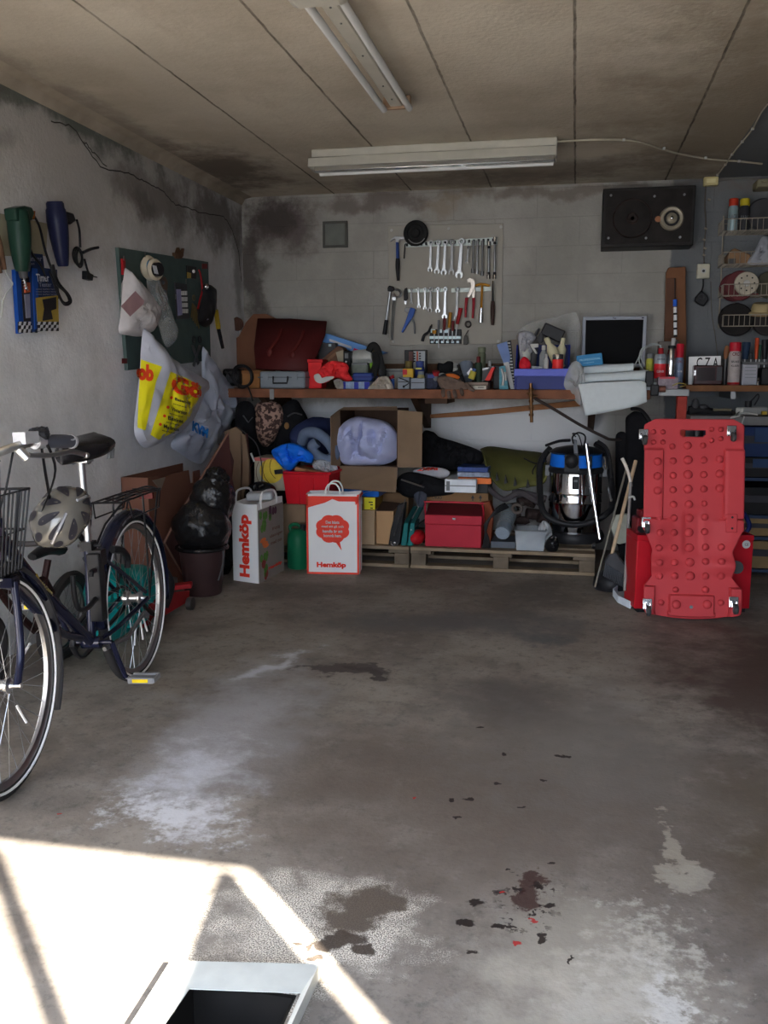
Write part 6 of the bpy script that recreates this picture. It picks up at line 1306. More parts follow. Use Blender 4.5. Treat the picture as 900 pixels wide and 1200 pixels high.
# ---- number plate etc. on the shelf
t = thing('number_plate', 'white car number plate with black letters standing on the shelf', 'number plate', (W(825,446,Y=6.42).x,6.42,SZ))
P = [W(a,b,Y=6.42) for a,b in ((807,418),(845,417),(845,440),(807,440))]; P[2].z = P[3].z = SZ; MB().prism(P, (0,.006,0)).build('plate', mat('reflective_plate', c(205,210,200), .4, 0, .02), t, bev=.003)
for ch, x in (('C',819.5),('Z',829),('A',838.5)):
    write(ch, W(x+3.2,425,Y=6.41).x-W(x-3.2,425,Y=6.41).x, W(x,419,Y=6.41).z-W(x,431,Y=6.41).z, W(x,425,Y=6.419), (1,0,0), (0,0,1), BLK, t, name='letter')
t = thing('leather_case', 'dark red shiny case standing before the number plate', 'case', (W(830,446,Y=6.3).x,6.32,SZ)); on(813,428,847,447,6.30,.09,SZ).build('case_body', mat('oxblood_gloss', c(48,26,28), .2, 0, .15, coat=.5), t, bev=.008)
MB().rect(817,431,838,446,6.297,.005).build('front_panel', mat('oxblood_dark', c(32,24,26), .15), t); MB().rect(813.5,434,815.5,440,6.296,.004).build('bright_clasp', CHROME, t); MB().rect(840,430,846,446,6.296,.006).build('side_grip', DGREY, t)
t, inf = spray(854.5,400,869.5,447,6.28, mat('white_spray_can', c(140,132,130), .4, 0, .1, 30), mat('crimson_cap', c(150,26,40), .35), 'white spray can with crimson cap standing on the shelf in the corner', SZ, .21, band=[(0,.08,RED)]); round_text('CRC', inf, .9, .022, DRED, t, 1.1); round_text('BRAKE', inf, .68, .014, DGREY, t, 1.3); round_text('KLEEN', inf, .56, .012, DGREY, t, 1.3)
t = thing('hand_tool', 'orange handled small tool behind the crimson capped spray can', 'tool', W(851,418,Y=6.45)); g = MB(); g.puff([W(a,b,Y=6.45) for a,b in ((849,408),(851,405),(855,406),(856,412),(853,418),(850,423),(848,415))], (0,-1,0), .01, .01, .003, 20, 6); g.build('handle', mat('brownish_orange', c(120,78,52), .4), t); g = MB(); g.cyl(W(850.5,420,Y=6.45), (W(850.5,420,Y=6.45).x,6.45,SZ), .006); g.build('shaft', DSTEEL, t)
# rack of screwdrivers in the corner
zr = W(885,424,Y=6.5).z; xr0 = W(870,424,Y=6.5).x; t = thing('tool_rack', 'narrow metal rack board holding screwdrivers behind the corner spray can', 'rack', (1.2,6.5,zr)); MB().box(xr0, 1.46, 6.5, 6.6, zr-.018, zr).build('rack_board', mat('grey_rack', c(96,96,96), .5, .3), t, bev=.002)
for x in (xr0,1.42): MB().box(x,x+.02,6.5,YB-.003,zr-.04,zr-.02).build('bracket', DSTEEL, t)
for x, y0, x2, m_, r_, lb in ((875,401,873,mat('slate_blue', c(42,58,80), .5),.024,'thick slate blue handled screwdriver in the corner rack'),(880,414,880,DGREY,.010,'short dark screwdriver in the corner rack'),(887.5,396,886,mat('orange_red', c(165,62,30), .4),.012,'orange and red handled screwdriver in the corner rack'),
        (891,404,890,mat('dark_green_h', c(30,60,48), .4),.009,'dark green handled screwdriver in the corner rack'),(896.5,398,896,BLK,.02,'thick black handled screwdriver at the edge of the corner rack')):
    t = thing('screwdriver', lb, 'screwdriver', W(x2,424,Y=6.52), group='screwdrivers in the corner rack'); a_, b_ = W(x,y0,Y=6.54), W(x2,421,Y=6.54); g = MB(); g.tube([a_, a_.lerp(b_,.2), a_.lerp(b_,.5), b_], lambda k: r_*(.8+.3*math.sin(1+k*2.2)), 12); g.build('handle', m_, t); g = MB(); g.cyl(b_, b_+Vector((0,0,-.08)), .004); g.build('blade', STEEL, t)
t = thing('white_drawer_box', 'small pale grey box with faint lines on the shelf beside the corner spray can', 'box', (W(880,446,Y=6.3).x,6.3,SZ)); on(870,427,887.5,448,6.3,.09,SZ).build('box_body', mat('pale_grey_box', c(128,128,134), .5, 0, .03), t, bev=.004); g = MB()
for k in range(4): g.rect(873,430+k*4,886,430.7+k*4,6.298,.004)
g.build('printed_lines', GRY, t)
t = thing('silver_figure', 'tiny silver fitting on the shelf beside the pale box', 'fitting', (W(889,446,Y=6.28).x,6.28,SZ)); g = MB(); p = W(889,440,Y=6.28); g.lathe([(.014,0),(.012,.015),(.005,.025),(.009,.035),(.004,.05)], (p.x,6.28,SZ), n=16); g.build('fitting_body', CHROME, t)
t = thing('black_case', 'black low case at the end of the shelf under the corner rack', 'case', (1.36,6.32,SZ)); MB().box(W(892,446,Y=6.32).x,1.46,6.32,6.45,SZ,W(895,431,Y=6.32).z).build('case_body', BLK, t, bev=.006)
# ---- lower worktop on the right
zw = W(880,488,Y=6.0).z; t = thing('lower_worktop', 'grey lower worktop in the corner under the shelf', 'worktop', (1.2,6.0,0)); MB().box(W(808,488,Y=6.05).x, XR-.003, 6.0, YB-.003, zw-.055, zw).build('worktop_board', mat('grey_worktop', c(92,92,92), .6), t, bev=.004)
g = MB(); g.box(XR-.06,XR-.01,6.02,6.07,0,zw-.055); g.build('leg', DSTEEL, t)
t = thing('power_tool', 'black power tool lying on the grey lower worktop', 'power tool', W(835,485,Y=6.3)); g = MB(); g.tube([W(808,483,Y=6.25),W(820,481,Y=6.25),W(838,484,Y=6.25),W(858,484,Y=6.25)], lambda k: .04-.02*k, 12); g.build('tool_body', BLK, t); g = MB(); g.ell(W(815,474,Y=6.25), (.025,.04,.04)); g.ell(W(824,477,Y=6.25), (.03,.04,.02)); g.build('knob', DGREY, t); MB().rect(836,479,857,481.5,6.2,.03).build('guide_rail', mat('dull_brass_rail', c(70,64,50), .4, .5), t)
t = thing('wall_sheet', 'grey rectangular sheet hanging on the wall under the shelf', 'sheet', W(822,460,Y=6.77)); prismB([(804,461),(837,458),(838,464),(805,466)], 6.78, .01, 'sheet_body', mat('dull_grey_paper', c(88,92,98)), t)
t = thing('power_strip', 'white power strip with black plug and cables on the lower worktop', 'power strip', W(878,486,Y=6.15)); zq = zw+.001
p0, p1 = W(866,482,Y=6.12), W(896,477,Y=6.3); d = (p1-p0); yaw = math.atan2(d.y, d.x); g = MB(); g.boxc(((p0.x+p1.x)/2,(p0.y+p1.y)/2,zq+.025), (d.length,.055,.048), (0,0,yaw)); g.build('strip_body', WHT, t, bev=.008)
g = MB(); g.cyl((p0.x+.06,p0.y+.04,zq+.05),(p0.x+.06,p0.y+.04,zq+.09),.022); g.tube([W(875,474,Y=6.15),W(882,468,Y=6.15),W(888,462,Y=6.15),W(889,466,Y=6.15),W(884,475,Y=6.15)], .005, 6); g.build('black_plug', BLK, t)
g = MB(); g.tube([Vector((p0.x,p0.y-.01,zq+.02)), W(861,487,Y=5.99), W(856,490,Y=5.97), W(867,487,Y=5.985)+Vector((0,-.01,0))], .005, 6); g.tube([W(888,486,Y=6.0),W(875,484,Y=6.02),W(866,485,Y=6.0)], .006, 6); g.tube([W(872,488,Y=5.98),W(869,500,Y=5.96),W(868,520,Y=5.96),W(867,545,Y=5.96),W(865,575,Y=5.96)], .005, 6); g.build('cable', WHT, t)
solo(MB().rect(893,482,899,486,6.05,.03), 'yellow_block', YEL, 'tiny yellow block on the corner worktop', 'block', bev=.003)
# crates under the lower worktop
def crate(x0,y0,x1,y1,Y,dep,m,name,label,cat,z=None,front=None):
    a_, b_ = W(x0,(y0+y1)/2,Y=Y).x, x1; zt = W(885,y0,Y=Y).z; zb = W(885,y1,Y=Y).z if z is None else z; t = thing(name, label, cat, ((a_+b_)/2,Y,zb)); g = MB(); g.box(a_,b_,Y,Y+dep,zb,zt); g.build('body', m, t, bev=.006)
    if front: front(t, a_, b_, zb, zt, Y)
    return t
xw = XR-.07
t = thing('storage_rack', 'dark metal rack with three shelves under the corner worktop', 'rack', (1.15,6.1,0)); g = MB()
sh = [W(885,y,Y=6.1).z for y in (560, 604, 629, 667)]
for z in sh: g.box(.84,xw+.03,6.1,6.7,z-.02,z)
g.build('rack_shelf', mat('dark_blue_steel', c(40,52,72), .5, .2), t)
for x in (.84, xw+.01):
    g = MB()
    for y in (6.1,6.68): g.box(x,x+.02,y,y+.02,0,zw-.06)
    g.build('upright', DSTEEL, t)
def hand(t,a_,b_,zb,zt,Y): MB().box((a_+b_)/2-.02,b_-.02,Y-.006,Y,zt-.09,zt-.03).build('grip_panel', mat('dull_navy_panel', c(38,55,85)), t)
for (y0,y1,z,m_,nm,lb,ct) in ((500,533,W(885,536,Y=6.13).z+.002,mat('deep_blue_crate', c(24,40,76), .5),'storage_crate','deep blue crate directly under the corner worktop','crate'),(536,559,sh[0]+.001,mat('black_crate', (.015,.015,.016), .5),'storage_crate','black crate below the deep blue crate','crate'),
        (571,603,sh[1]+.001,mat('black_crate', (.015,.015,.016), .5),'storage_case','black case on the second rack shelf behind the red chest','case'),(607,626,sh[2]+.001,mat('tan_drawer', c(118,98,68), .6),'storage_box','tan wooden storage box on the rack just above the other one','box'),(634,664,sh[3]+.001,mat('tan_drawer', c(118,98,68), .6),'storage_box','tan wooden storage box lowest on the rack behind the red chest','box')):
    a_, b_ = .88, xw-.01; zt = W(885,y0,Y=6.13).z; t = thing(nm, lb, ct, (1.15,6.13,z)); MB().box(a_,b_,6.13,6.6,z,zt).build('body', m_, t, bev=.004); MB().box(a_+.1,b_-.1,6.122,6.13,zt-(zt-z)*.55,zt-(zt-z)*.3).build('grip', mat('grip_dark', (.05,.05,.06)), t)
    if 'deep' in lb: MB().box(a_+.25,b_-.02,6.12,6.135,zt-(zt-z)*.5,zt-.01).build('label_panel', mat('dull_navy_panel', c(38,55,85)), t)
# ================================================================ PALLETS
PZ = .144; YP = 5.88; pw = mat('weathered_pallet_wood', c(118,104,86), .85, 0, .25, 9, .3); pwd = mat('dim_pallet_wood', c(92,82,70), .85, 0, .25, 9, .3)
def pallet(x0, x1, label):
    t = thing('wooden_pallet', label, 'pallet', ((x0+x1)/2, YP, 0), group='wooden pallets'); w = x1-x0; d = .80
    for k in range(5): MB().box(x0, x1, YP+k*.175, YP+k*.175+.10, PZ-.022, PZ).build('deck_board', pw, t, bev=.002)
    for x in (x0, (x0+x1)/2-.07, x1-.14): MB().box(x, x+.14, YP+.002, YP+d-.002, PZ-.044, PZ-.0225).build('cross_board', pwd, t, bev=.002)
    for y in (YP, YP+.35, YP+.70): MB().box(x0, x1, y, y+.10, .001, .022).build('bottom_board', pw, t, bev=.002)
    for x in (x0+.005, (x0+x1)/2-.05, x1-.10):
        for y in (YP+.002, YP+.352, YP+.702): MB().box(x, x+.10, y, y+.096, .0225, PZ-.0445).build('block', pwd, t, bev=.003)
xp = W(480,660,Y=YP).x
pallet(xp-1.21, xp-.005, 'weathered wooden pallet under the red crate and paper bags'); pallet(xp+.005, xp+1.215, 'weathered wooden pallet under the red metal toolbox and vacuum cleaner')
def up(x0,y0,x1,y1,Y,dep,z=PZ): return MB().rect(x0,y0,x1,y1,Y,dep,z)
def flat(name, m, label, cat, pts, Y, off, z=None, bev=.003, group=None):
    P = [W(a,b,Y=Y) for a,b in pts]
    if z is not None:
        for q in P: q.z = max(q.z, z)
    return solo(MB().prism(P, (0,off,0)), name, m, label, cat, group, bev=bev)
def soft(name, m, label, cat, pts, Y, tf, tb=.05, amp=.03, sc=10, seed=1, fold=.008, z=None, rings=10, n=(0,-1,.1)):
    P = [W(a,b,Y=Y) for a,b in pts]
    if z is not None:
        for q in P: q.z = max(q.z, z)
    return solo(MB().puff(P, n, tf, tb, amp, sc, rings, seed, fold=fold), name, m, label, cat)
BF = mat('black_fabric', (.012,.012,.014), .95, 0, .2, 20, .3); BGL = mat('black_bin_liner', (.01,.01,.011), .25, 0, .1, 22, 1.0, spec=.45)
# ---- heap under the corner end of the bench
soft('black_sack', BF, 'big soft black sack filling the dark corner beneath the bench', 'sack', [(272,482),(300,480),(345,502),(352,545),(335,590),(290,600),(272,560)], 6.5, .12, .15, .05, 6, 3, .02)
t = thing('leopard_bag', 'leopard patterned cloth bag stuffed under the bench', 'bag', W(312,525,Y=6.3))
lm = bpy.data.materials.new('leopard_cloth'); lm.use_nodes = True; N, L = nodes(lm); b = N['Principled BSDF']; b.inputs['Roughness'].default_value = .9
tc = N.new('ShaderNodeTexCoord'); vo = N.new('ShaderNodeTexNoise'); vo.inputs['Scale'].default_value = 34; vo.inputs['Detail'].default_value = 1; L.new(tc.outputs['Object'], vo.inputs['Vector'])
k = rng(N, L, vo.outputs[0], .47, .53); L.new(mix(N, L, k, (.06,.03,.025), (.38,.24,.19)), b.inputs['Base Color'])
P = [W(a,b_,Y=6.3) for a,b_ in ((300,474),(312,469),(328,474),(332,490),(325,508),(318,520),(308,523),(298,505),(296,486))]
MB().puff(P, (0,-1,.2), .09, .08, .04, 10, 10, 4, fold=.012).build('bag_body', lm, t)
t = thing('sports_bag', 'black sports bag with grey chevron next to the leopard patterned bag', 'bag', W(288,530,Y=6.2)); P = [W(a,b_,Y=6.2) for a,b_ in ((278,474),(290,470),(298,478),(299,500),(300,520),(290,535),(280,520),(276,495))]
bd = MB().puff(P, (0,-1,.1), .07, .08, .03, 10, 9, 2).build('bag_body', BF, t); g = MB(); g.tube([W(285,487,Y=6.11), W(291,495,Y=6.10), W(296,489,Y=6.11)], .009, 6, 0, flat=.4); g.build('chevron', GRY, t)
t = thing('black_backpack', 'rounded black backpack with small tan badge behind the rolled mat', 'backpack', W(345,520,Y=6.4)); P = [W(a,b_,Y=6.42) for a,b_ in ((331,478),(338,470),(348,469),(354,478),(361,492),(360,510),(352,528),(335,535),(322,528),(326,505),(331,490))]
MB().puff(P, (0,-1,.1), .12, .08, .03, 7, 10, 6).build('bag_body', BF, t); g = MB(); g.ell(W(336,499,Y=6.28), (.018,.012,.025)); g.build('badge', mat('tan_badge', c(112,84,52)), t); g = MB(); g.tube([W(337,488,Y=6.29),W(345,484,Y=6.28),W(354,486,Y=6.31)], .006, 6); g.build('seam_piping', DGREY, t)
# rolled mat
t = thing('rolled_mat', 'thick rolled navy blue and grey blanket lying between backpack and open carton', 'blanket', W(372,540,Y=6.25))
p0, p1 = W(365,520,Y=6.1), W(384,503,Y=6.62); g = MB(); g.ell((p0+p1)/2+Vector((.0,0,.0)), (.15,.33,.14), .08, 4, T=Matrix.Rotation(-.25,3,'Z')); g.build('blanket_body', mat('navy_fleece', c(38,46,76), .95, 0, .1, 20, .2), t)
g = MB(); g.tube([W(354,518,Y=6.05),W(358,508,Y=6.0),W(372,508,Y=5.98),W(386,520,Y=6.0),W(392,532,Y=6.02),W(385,539,Y=6.02),W(372,534,Y=6.02),W(366,524,Y=6.0),W(372,518,Y=6.0)], .038, 10, flat=1.0); g.build('grey_lining', mat('grey_blue_fleece', c(84,96,116), .95, 0, .1, 20, .2), t)
# open carton with bundled cloth, lying on its side
t = thing('open_carton', 'open cardboard box lying on its side under the bench with flaps spread', 'box', W(432,545,Y=6.05)); yb_ = 6.06
a_, b_ = W(398,515,Y=yb_).x, W(466,515,Y=yb_).x; zt, zb = W(432,480,Y=yb_).z, W(432,547,Y=yb_).z; g = MB(); th = .006
g.box(a_,b_,yb_,yb_+.42,zt-th,zt); g.box(a_,b_,yb_,yb_+.42,zb,zb+th); g.box(a_,a_+th,yb_,yb_+.42,zb+th,zt-th); g.box(b_-th,b_,yb_,yb_+.42,zb+th,zt-th); g.box(a_+th,b_-th,yb_+.414,yb_+.42,zb+th,zt-th); g.build('carton_body', CARDD, t)
def fl(pts, label=None): g = MB(); P = [Vector(p) for p in pts]; n_ = (P[1]-P[0]).cross(P[2]-P[0]).normalized()*.005; g.prism(P, n_); g.build('flap', CARD, t)
e1 = W(495,483,Y=5.98); e2 = W(494,548,Y=5.98); fl([(b_,yb_,zt),(e1.x,5.98,e1.z),(e2.x,5.98,e2.z),(b_,yb_,zb)])
q1, q2 = W(399,572,Y=5.88), W(464,577,Y=5.90); fl([(a_,yb_,zb),(b_,yb_,zb),(q2.x,q2.y,q2.z),(q1.x,q1.y,q1.z)])
q1, q2 = W(404,479,Y=6.0), W(466,478,Y=6.0); fl([(a_,yb_,zt),(b_,yb_,zt),(q2.x,5.97,q2.z+.012),(q1.x,5.97,q1.z+.012)])
q1, q2 = W(396,488,Y=5.93), W(395,560,Y=5.93); fl([(a_,yb_,zt),(a_-.03,5.93,q1.z),(a_-.03,5.93,zb+.02),(a_,yb_,zb)])
soft('bundled_cloth', mat('pale_blue_cotton', c(142,148,178), .9, 0, .05, 14, .15), 'crumpled pale bluish white cloth bulging out of the open carton', 'cloth', [(386,519),(394,508),(403,495),(418,488),(436,490),(452,494),(462,502),(467,515),(466,535),(452,544),(430,546),(405,545),(394,532)], 6.1, .14, .1, .07, 8, 5, .018, rings=16)
# ---- red crate group
t = thing('red_crate', 'bright red open plastic crate resting on a carton under the bench', 'crate', W(363,593,Y=5.80)); yc = 5.80
a0, a1 = W(331,552,Y=yc), W(386,558,Y=yc); b0, b1 = W(333,590,Y=yc), W(382,593,Y=yc); zt = a0.z-.01; zb = b0.z-.005; x0, x1 = a0.x, a1.x; dp = .42
g = MB(); th = .008; sh_ = .02
V = lambda x,y,z: Vector((x,y,z)); o_ = [V(x0,yc,zt),V(x1,yc,zt),V(x1+.03,yc+dp,zt),V(x0+.03,yc+dp,zt)]; bo = [V(x0+sh_,yc+sh_,zb),V(x1-sh_,yc+sh_,zb),V(x1+.01,yc+dp-sh_,zb),V(x0+.05,yc+dp-sh_,zb)]
i_ = [p+(sum(o_,Vector())/4-p).normalized()*.012 for p in o_]; bi = [p+(sum(bo,Vector())/4-p).normalized()*.012+V(0,0,.006) for p in bo]
g.add(o_+bo+i_+bi, [(i,(i+1)%4,4+(i+1)%4,4+i) for i in range(4)]+[(8+i,12+i,12+(i+1)%4,8+(i+1)%4) for i in range(4)]+[(i,8+i,8+(i+1)%4,(i+1)%4) for i in range(4)]+[(4,5,6,7),(15,14,13,12)])
rc = mat('bright_red_plastic', c(165,24,34), .35, 0, .05); g.build('crate_body', rc, t, bev=.003, smooth=False)
g = MB()
for i in range(4): g.tube([o_[i], o_[(i+1)%4]], .012, 8, 0, flat=.8)
g.build('rim', rc, t)
g = MB()
for f in (.33,.66): q0 = o_[0].lerp(o_[1],f); q1 = bo[0].lerp(bo[1],f); g.tube([q0+V(0,-.001,-.03), q1], .006, 6, 0)
g.build('rib', rc, t)
MB().prism([W(a,b_,Y=yc-.015) for a,b_ in ((321,551),(330,550),(332,555),(322,556))], (0,.015,0)).build('black_clip', BLK, t, bev=.002)
soft('blue_bag', mat('bright_blue_plastic', c(22,92,190), .3, 0, .06, 12, .3), 'bright blue tied plastic bag on top of the red crate', 'bag', [(318,530),(326,523),(338,519),(350,521),(360,527),(367,534),(365,543),(352,541),(344,549),(337,552),(328,545)], 5.9, .07, .07, .05, 10, 8, .015, rings=12)
solo(MB().boxc(W(366,552,Y=5.95), (.22,.14,.03), (.0,.18,.1)), 'brown_folder', mat('tan_leather', c(128,88,58), .5), 'brown flat folder lying slanted in the red crate', 'folder', bev=.004)
soft('clear_bag', mat('clear_plastic_c', (.7,.74,.78), .15, 0, .1, 20, .6, alpha=.5), 'crumpled clear plastic packaging in the red crate beside the brown folder', 'bag', [(366,541),(378,538),(392,543),(396,553),(384,557),(370,552)], 6.0, .04, .05, .03, 16, 6, .01)
t = thing('fruit_carton', 'white carton with yellow round print and pink edge behind the red crate', 'box', W(313,565,Y=6.0)); P = [W(a,b_,Y=6.0) for a,b_ in ((298,536),(336,538),(336,575),(298,575))]; MB().prism(P, (0,.25,0)).build('carton_body', mat('off_white_card', c(165,158,140)), t, bev=.004)
MB().prism([W(a,b_,Y=5.998) for a,b_ in ((298,536),(334,538),(334,541),(298,540))], (0,-.003,0)).build('pink_edge', mat('pink_card', c(180,100,100)), t)
g = MB(); ce = W(318,552,Y=5.997); g.cyl(ce, ce+V(0,-.003,0), .085, n=36); yd = g.build('yellow_disc', mat('lemon_yellow', c(195,170,62)), t)
g = MB()
for k in range(4): g.torus(ce+V(.09-.03*k,-.004,.03-.02*k), .10+.02*k, .0018, (0,1,0), 24, 4, a0=2.2, a1=3.7)
g.build('disc_lines', DRED, yd)
solo(up(332,591,358,640,5.83,.3), 'cardboard_box', CARD, 'cardboard box supporting the red crate behind the green canister', 'box', bev=.004)
# black clutter between
soft('black_bag', BGL, 'round black shape behind the white package above the torn paper bag', 'bag', [(286,578),(292,568),(305,564),(318,567),(324,576),(322,590),(290,592)], 5.75, .07, .08, .02, 10, 3)
solo(MB().boxc(W(305,581,Y=5.55), (.17,.09,.05), (.1,-.06,.1)), 'white_package', mat('pale_grey_packet', c(165,168,170), .5), 'pale grey block sticking up out of the paper bag with vegetables', 'package', bev=.012)
g = MB(); g.tube([W(a,b_,Y=5.9) for a,b_ in ((278,500),(290,510),(300,520),(306,540),(307,560),(305,590))], .004, 6); solo(g, 'bent_wire', DGREY, 'long bent grey wire hanging in front of the leopard patterned bag', 'wire')
g = MB(); g.tube([W(294,531,Y=5.95),W(298,541,Y=5.95)], .007, 6, 0); solo(g, 'white_stick', REF, 'short shiny white stick in the dark beside the fruit carton', 'stick')
# ---- cardboard strips, big carton, leaning board
cs = mat('greyish_cardboard', c(100,82,66), .85, 0, .1, 5)
for k, (pts, Y, lb) in enumerate((([(262,506),(276,500),(283,506),(282,560),(281,598),(268,598),(274,540)],5.75,'grey brown folded cardboard strip standing nearest the leaning board'),([(283,508),(287,510),(292,540),(291,590),(286,600),(282,590),(284,550)],5.72,'narrow grey brown cardboard strip beside the dark wire'))):
    flat('cardboard_strip', cs, lb, 'cardboard', pts, Y, .015)
flat('fibre_board', mat('dark_brown_panel', c(58,36,34), .6), 'dark brown panel behind the cardboard strips', 'board', [(256,520),(290,508),(294,560),(292,640),(262,640)], 5.80, .012, z=.0)
t = thing('big_carton', 'large brown cardboard box with torn upper edge standing by the wall behind the bicycle', 'box', (-2.36,4.9,0)); cm = mat('reddish_cardboard', c(100,68,56), .85, 0, .08, 5)
xq = -2.36; A4, A5 = W(172,560,X=xq), W(235,545,X=xq)
yA, yB_ = A4.y, 5.55; za = A4.z; g = MB(); outl = [(yA,0),(yB_,0),(yB_,za-.05),(yB_-.05,za-.11),(yB_-.09,za-.10),(yB_-.1,za-.03),(yB_-.2,za-.03),(yB_-.21,za-.1),(yB_-.25,za-.1),(yB_-.27,za-.015),(yA+.3,za-.01),(yA+.2,za-.035),(yA+.12,za),(yA,za)]
g.prism([V(xq,y,z) for y,z in outl], (.006,0,0)); g.prism([V(xq,yA,0),V(XL+.01,yA,0),V(XL+.01,yA,za),V(xq,yA,za)], (0,.006,0)); g.box(XL+.01,XL+.016,yA,yB_,0,za); g.build('carton_body', cm, t)
g = MB(); g.prism([V(xq+.007,yA+.05,za-.02),V(xq+.007,yA+.22,za-.02),V(xq+.007,yA+.15,za-.09)], (.004,0,0)); g.build('torn_paper', mat('torn_grey', c(110,98,88)), t)
# leaning board
t = thing('leaning_board', 'dark red brown board leaning diagonally over the bin with pale edge', 'board', (-2.2,5.5,0))
q = [W(193,655,Y=5.18),W(203,622,Y=5.18),W(225,575,Y=5.3),W(265,508,Y=5.55),W(272,506,Y=5.58),W(276,600,Y=5.68)]; bse = V(-2.2,5.75,.0)
P = [V(-2.34,5.15,.02), W(193,636,X=-2.33), W(205,612,X=-2.31), W(268,507,X=-2.16), W(272,560,X=-2.14), V(-2.16,5.80,.02)]
g = MB(); g.prism(P, (-.014,.004,0)); g.build('board_body', mat('maroon_fibreboard', c(66,42,40), .6, 0, .1, 5), t, smooth=False)
g = MB(); g.tube(P[1:4], .006, 6, 0); g.tube(P[0:2], .006, 6, 0); g.build('pale_edge', mat('pale_board_edge', c(112,84,72)), t)
# ---- bin with liner
t = thing('waste_bin', 'dark brown round plastic bin on the floor in front of the cardboard', 'bin', (-2.135,4.94,0)); bc = (-2.135,4.94,0)
g = MB(); g.lathe([(.001,.005),(.105,.0),(.11,.01),(.135,.27),(.142,.275),(.142,.285),(.128,.285),(.105,.02),(.001,.015)], bc, n=36); g.build('bin_body', mat('dark_brown_plastic', c(52,38,38), .45), t)
g = MB(); g.tube([(bc[0]+.14,bc[1]-.02,.275),(bc[0]+.15,bc[1]-.05,.20),(bc[0]+.13,bc[1]-.08,.1)], .005, 6); g.build('handle', DGREY, t)
t = thing('bin_liner', 'full shiny black refuse sack bulging high out of the brown bin', 'bag', (-2.12,4.97,.27))
g = MB(); g.lathe([(.001,.26),(.12,.262),(.145,.27),(.15,.25),(.152,.275),(.16,.31),(.155,.37),(.17,.40)], bc, n=40)
g2 = MB(); g2.ell((-2.135,4.95,.40), (.172,.168,.17), .09, 5, 64, 40, seed=3); g2.ell((-2.09,5.01,.55), (.13,.13,.15), .12, 6, 64, 40, seed=5); g2.ell((-2.07,5.03,.66), (.075,.08,.09), .2, 6, 48, 30, seed=8); g2.build('sack_body', BGL, t)
g = MB(); g.torus(V(*bc)+V(0,0,.279), .147, .012, (0,0,1), 48, 8); g.build('sack_cuff', BGL, t)
soft('black_sack', BGL, 'black refuse sack standing on the floor between the brown bin and first paper bag', 'sack', [(245,590),(262,572),(272,590),(276,640),(268,680),(250,690),(240,650)], 5.45, .12, .1, .05, 8, 11, .02, z=.002)
# ---- paper shopping bags
WPB = mat('white_paper_bag', c(198,206,220), .75, 0, .02, 6, .1); RPB = mat('bag_red_print', c(205,62,50), .7, 0, .03); RTX = mat('bag_red_letters', c(195,50,36), .6, 0, 0)
def openbag(t, P, hz, m, th=.003, name='bag_body'):
    """P: four floor corners, front pair first; open box with slightly folded mouth"""
    g = MB(); top = [p+V(0,0,hz) for p in P]; n = 6; vs = []; fs = []
    for j in range(n+1):
        k = j/n
        for i in range(4):
            for q in range(4):
                a = P[i].lerp(P[(i+1)%4], q/4); cc = sum(P,Vector())/4; inn = (cc-a); inn.z = 0
                bow = .045*math.sin(k*PI)*math.sin(q/4*PI)*(1 if i % 2 else -.15)
                vs.append(a+inn.normalized()*bow+V(0,0,hz*k)+V(0,0,.004*math.sin(q*2+i) if j == n else 0))
    for j in range(n): fs += [(j*16+i, j*16+(i+1)%16, (j+1)*16+(i+1)%16, (j+1)*16+i) for i in range(16)]
    fs.append(tuple(range(16))[::-1]); g.add(vs, fs); o = g.build(name, m, t, smooth=False, solid=th); return o
def onface(p00, ux, uz, m, t, name, poly, off):   # polygon given in metres on a face with origin p00
    n_ = ux.cross(uz).normalized(); g = MB(); g.prism([p00+ux*a+uz*b_+n_*off for a,b_ in poly], n_*.0012); return g.build(name, m, t, smooth=False)
# bag 2: front with speech bubble
fl0, fl1 = W(360,672,Z=0), W(421,673,Z=0); bk1 = W(428,660,Z=0)
dx = (fl1-fl0); ux = dx.normalized(); wd_ = dx.length; nn = V(-ux.y, ux.x, 0); hb_ = (W(396,580,Y=fl0.y).z)
bk_v = nn*.17; t = thing('paper_bag', 'white paper carrier bag with red speech bubble and red border on the floor', 'bag', (fl0+fl1)/2)
P = [fl0.copy(), fl1.copy(), fl1+bk_v, fl0+bk_v]; bg2 = openbag(t, P, hb_, WPB); up_ = V(0,0,1); fo = .004+.003
H = hb_; Wd = wd_
fr_ = [[(0,0),(Wd,0),(Wd,.012),(0,.012)], [(0,0),(.012,0),(.012,H),(0,H)], [(Wd-.012,0),(Wd,0),(Wd,H),(Wd-.012,H)], [(0,H-.012),(Wd,H-.012),(Wd,H-.04),(Wd*.94,H-.07),(Wd*.93,H-.045),(Wd*.62,H-.045),(Wd*.5,H-.03),(Wd*.35,H-.055),(Wd*.05,H-.085),(0,H-.10)]]
for q in fr_: onface(P[0], ux, up_, RPB, t, 'red_border', q[::1], fo)
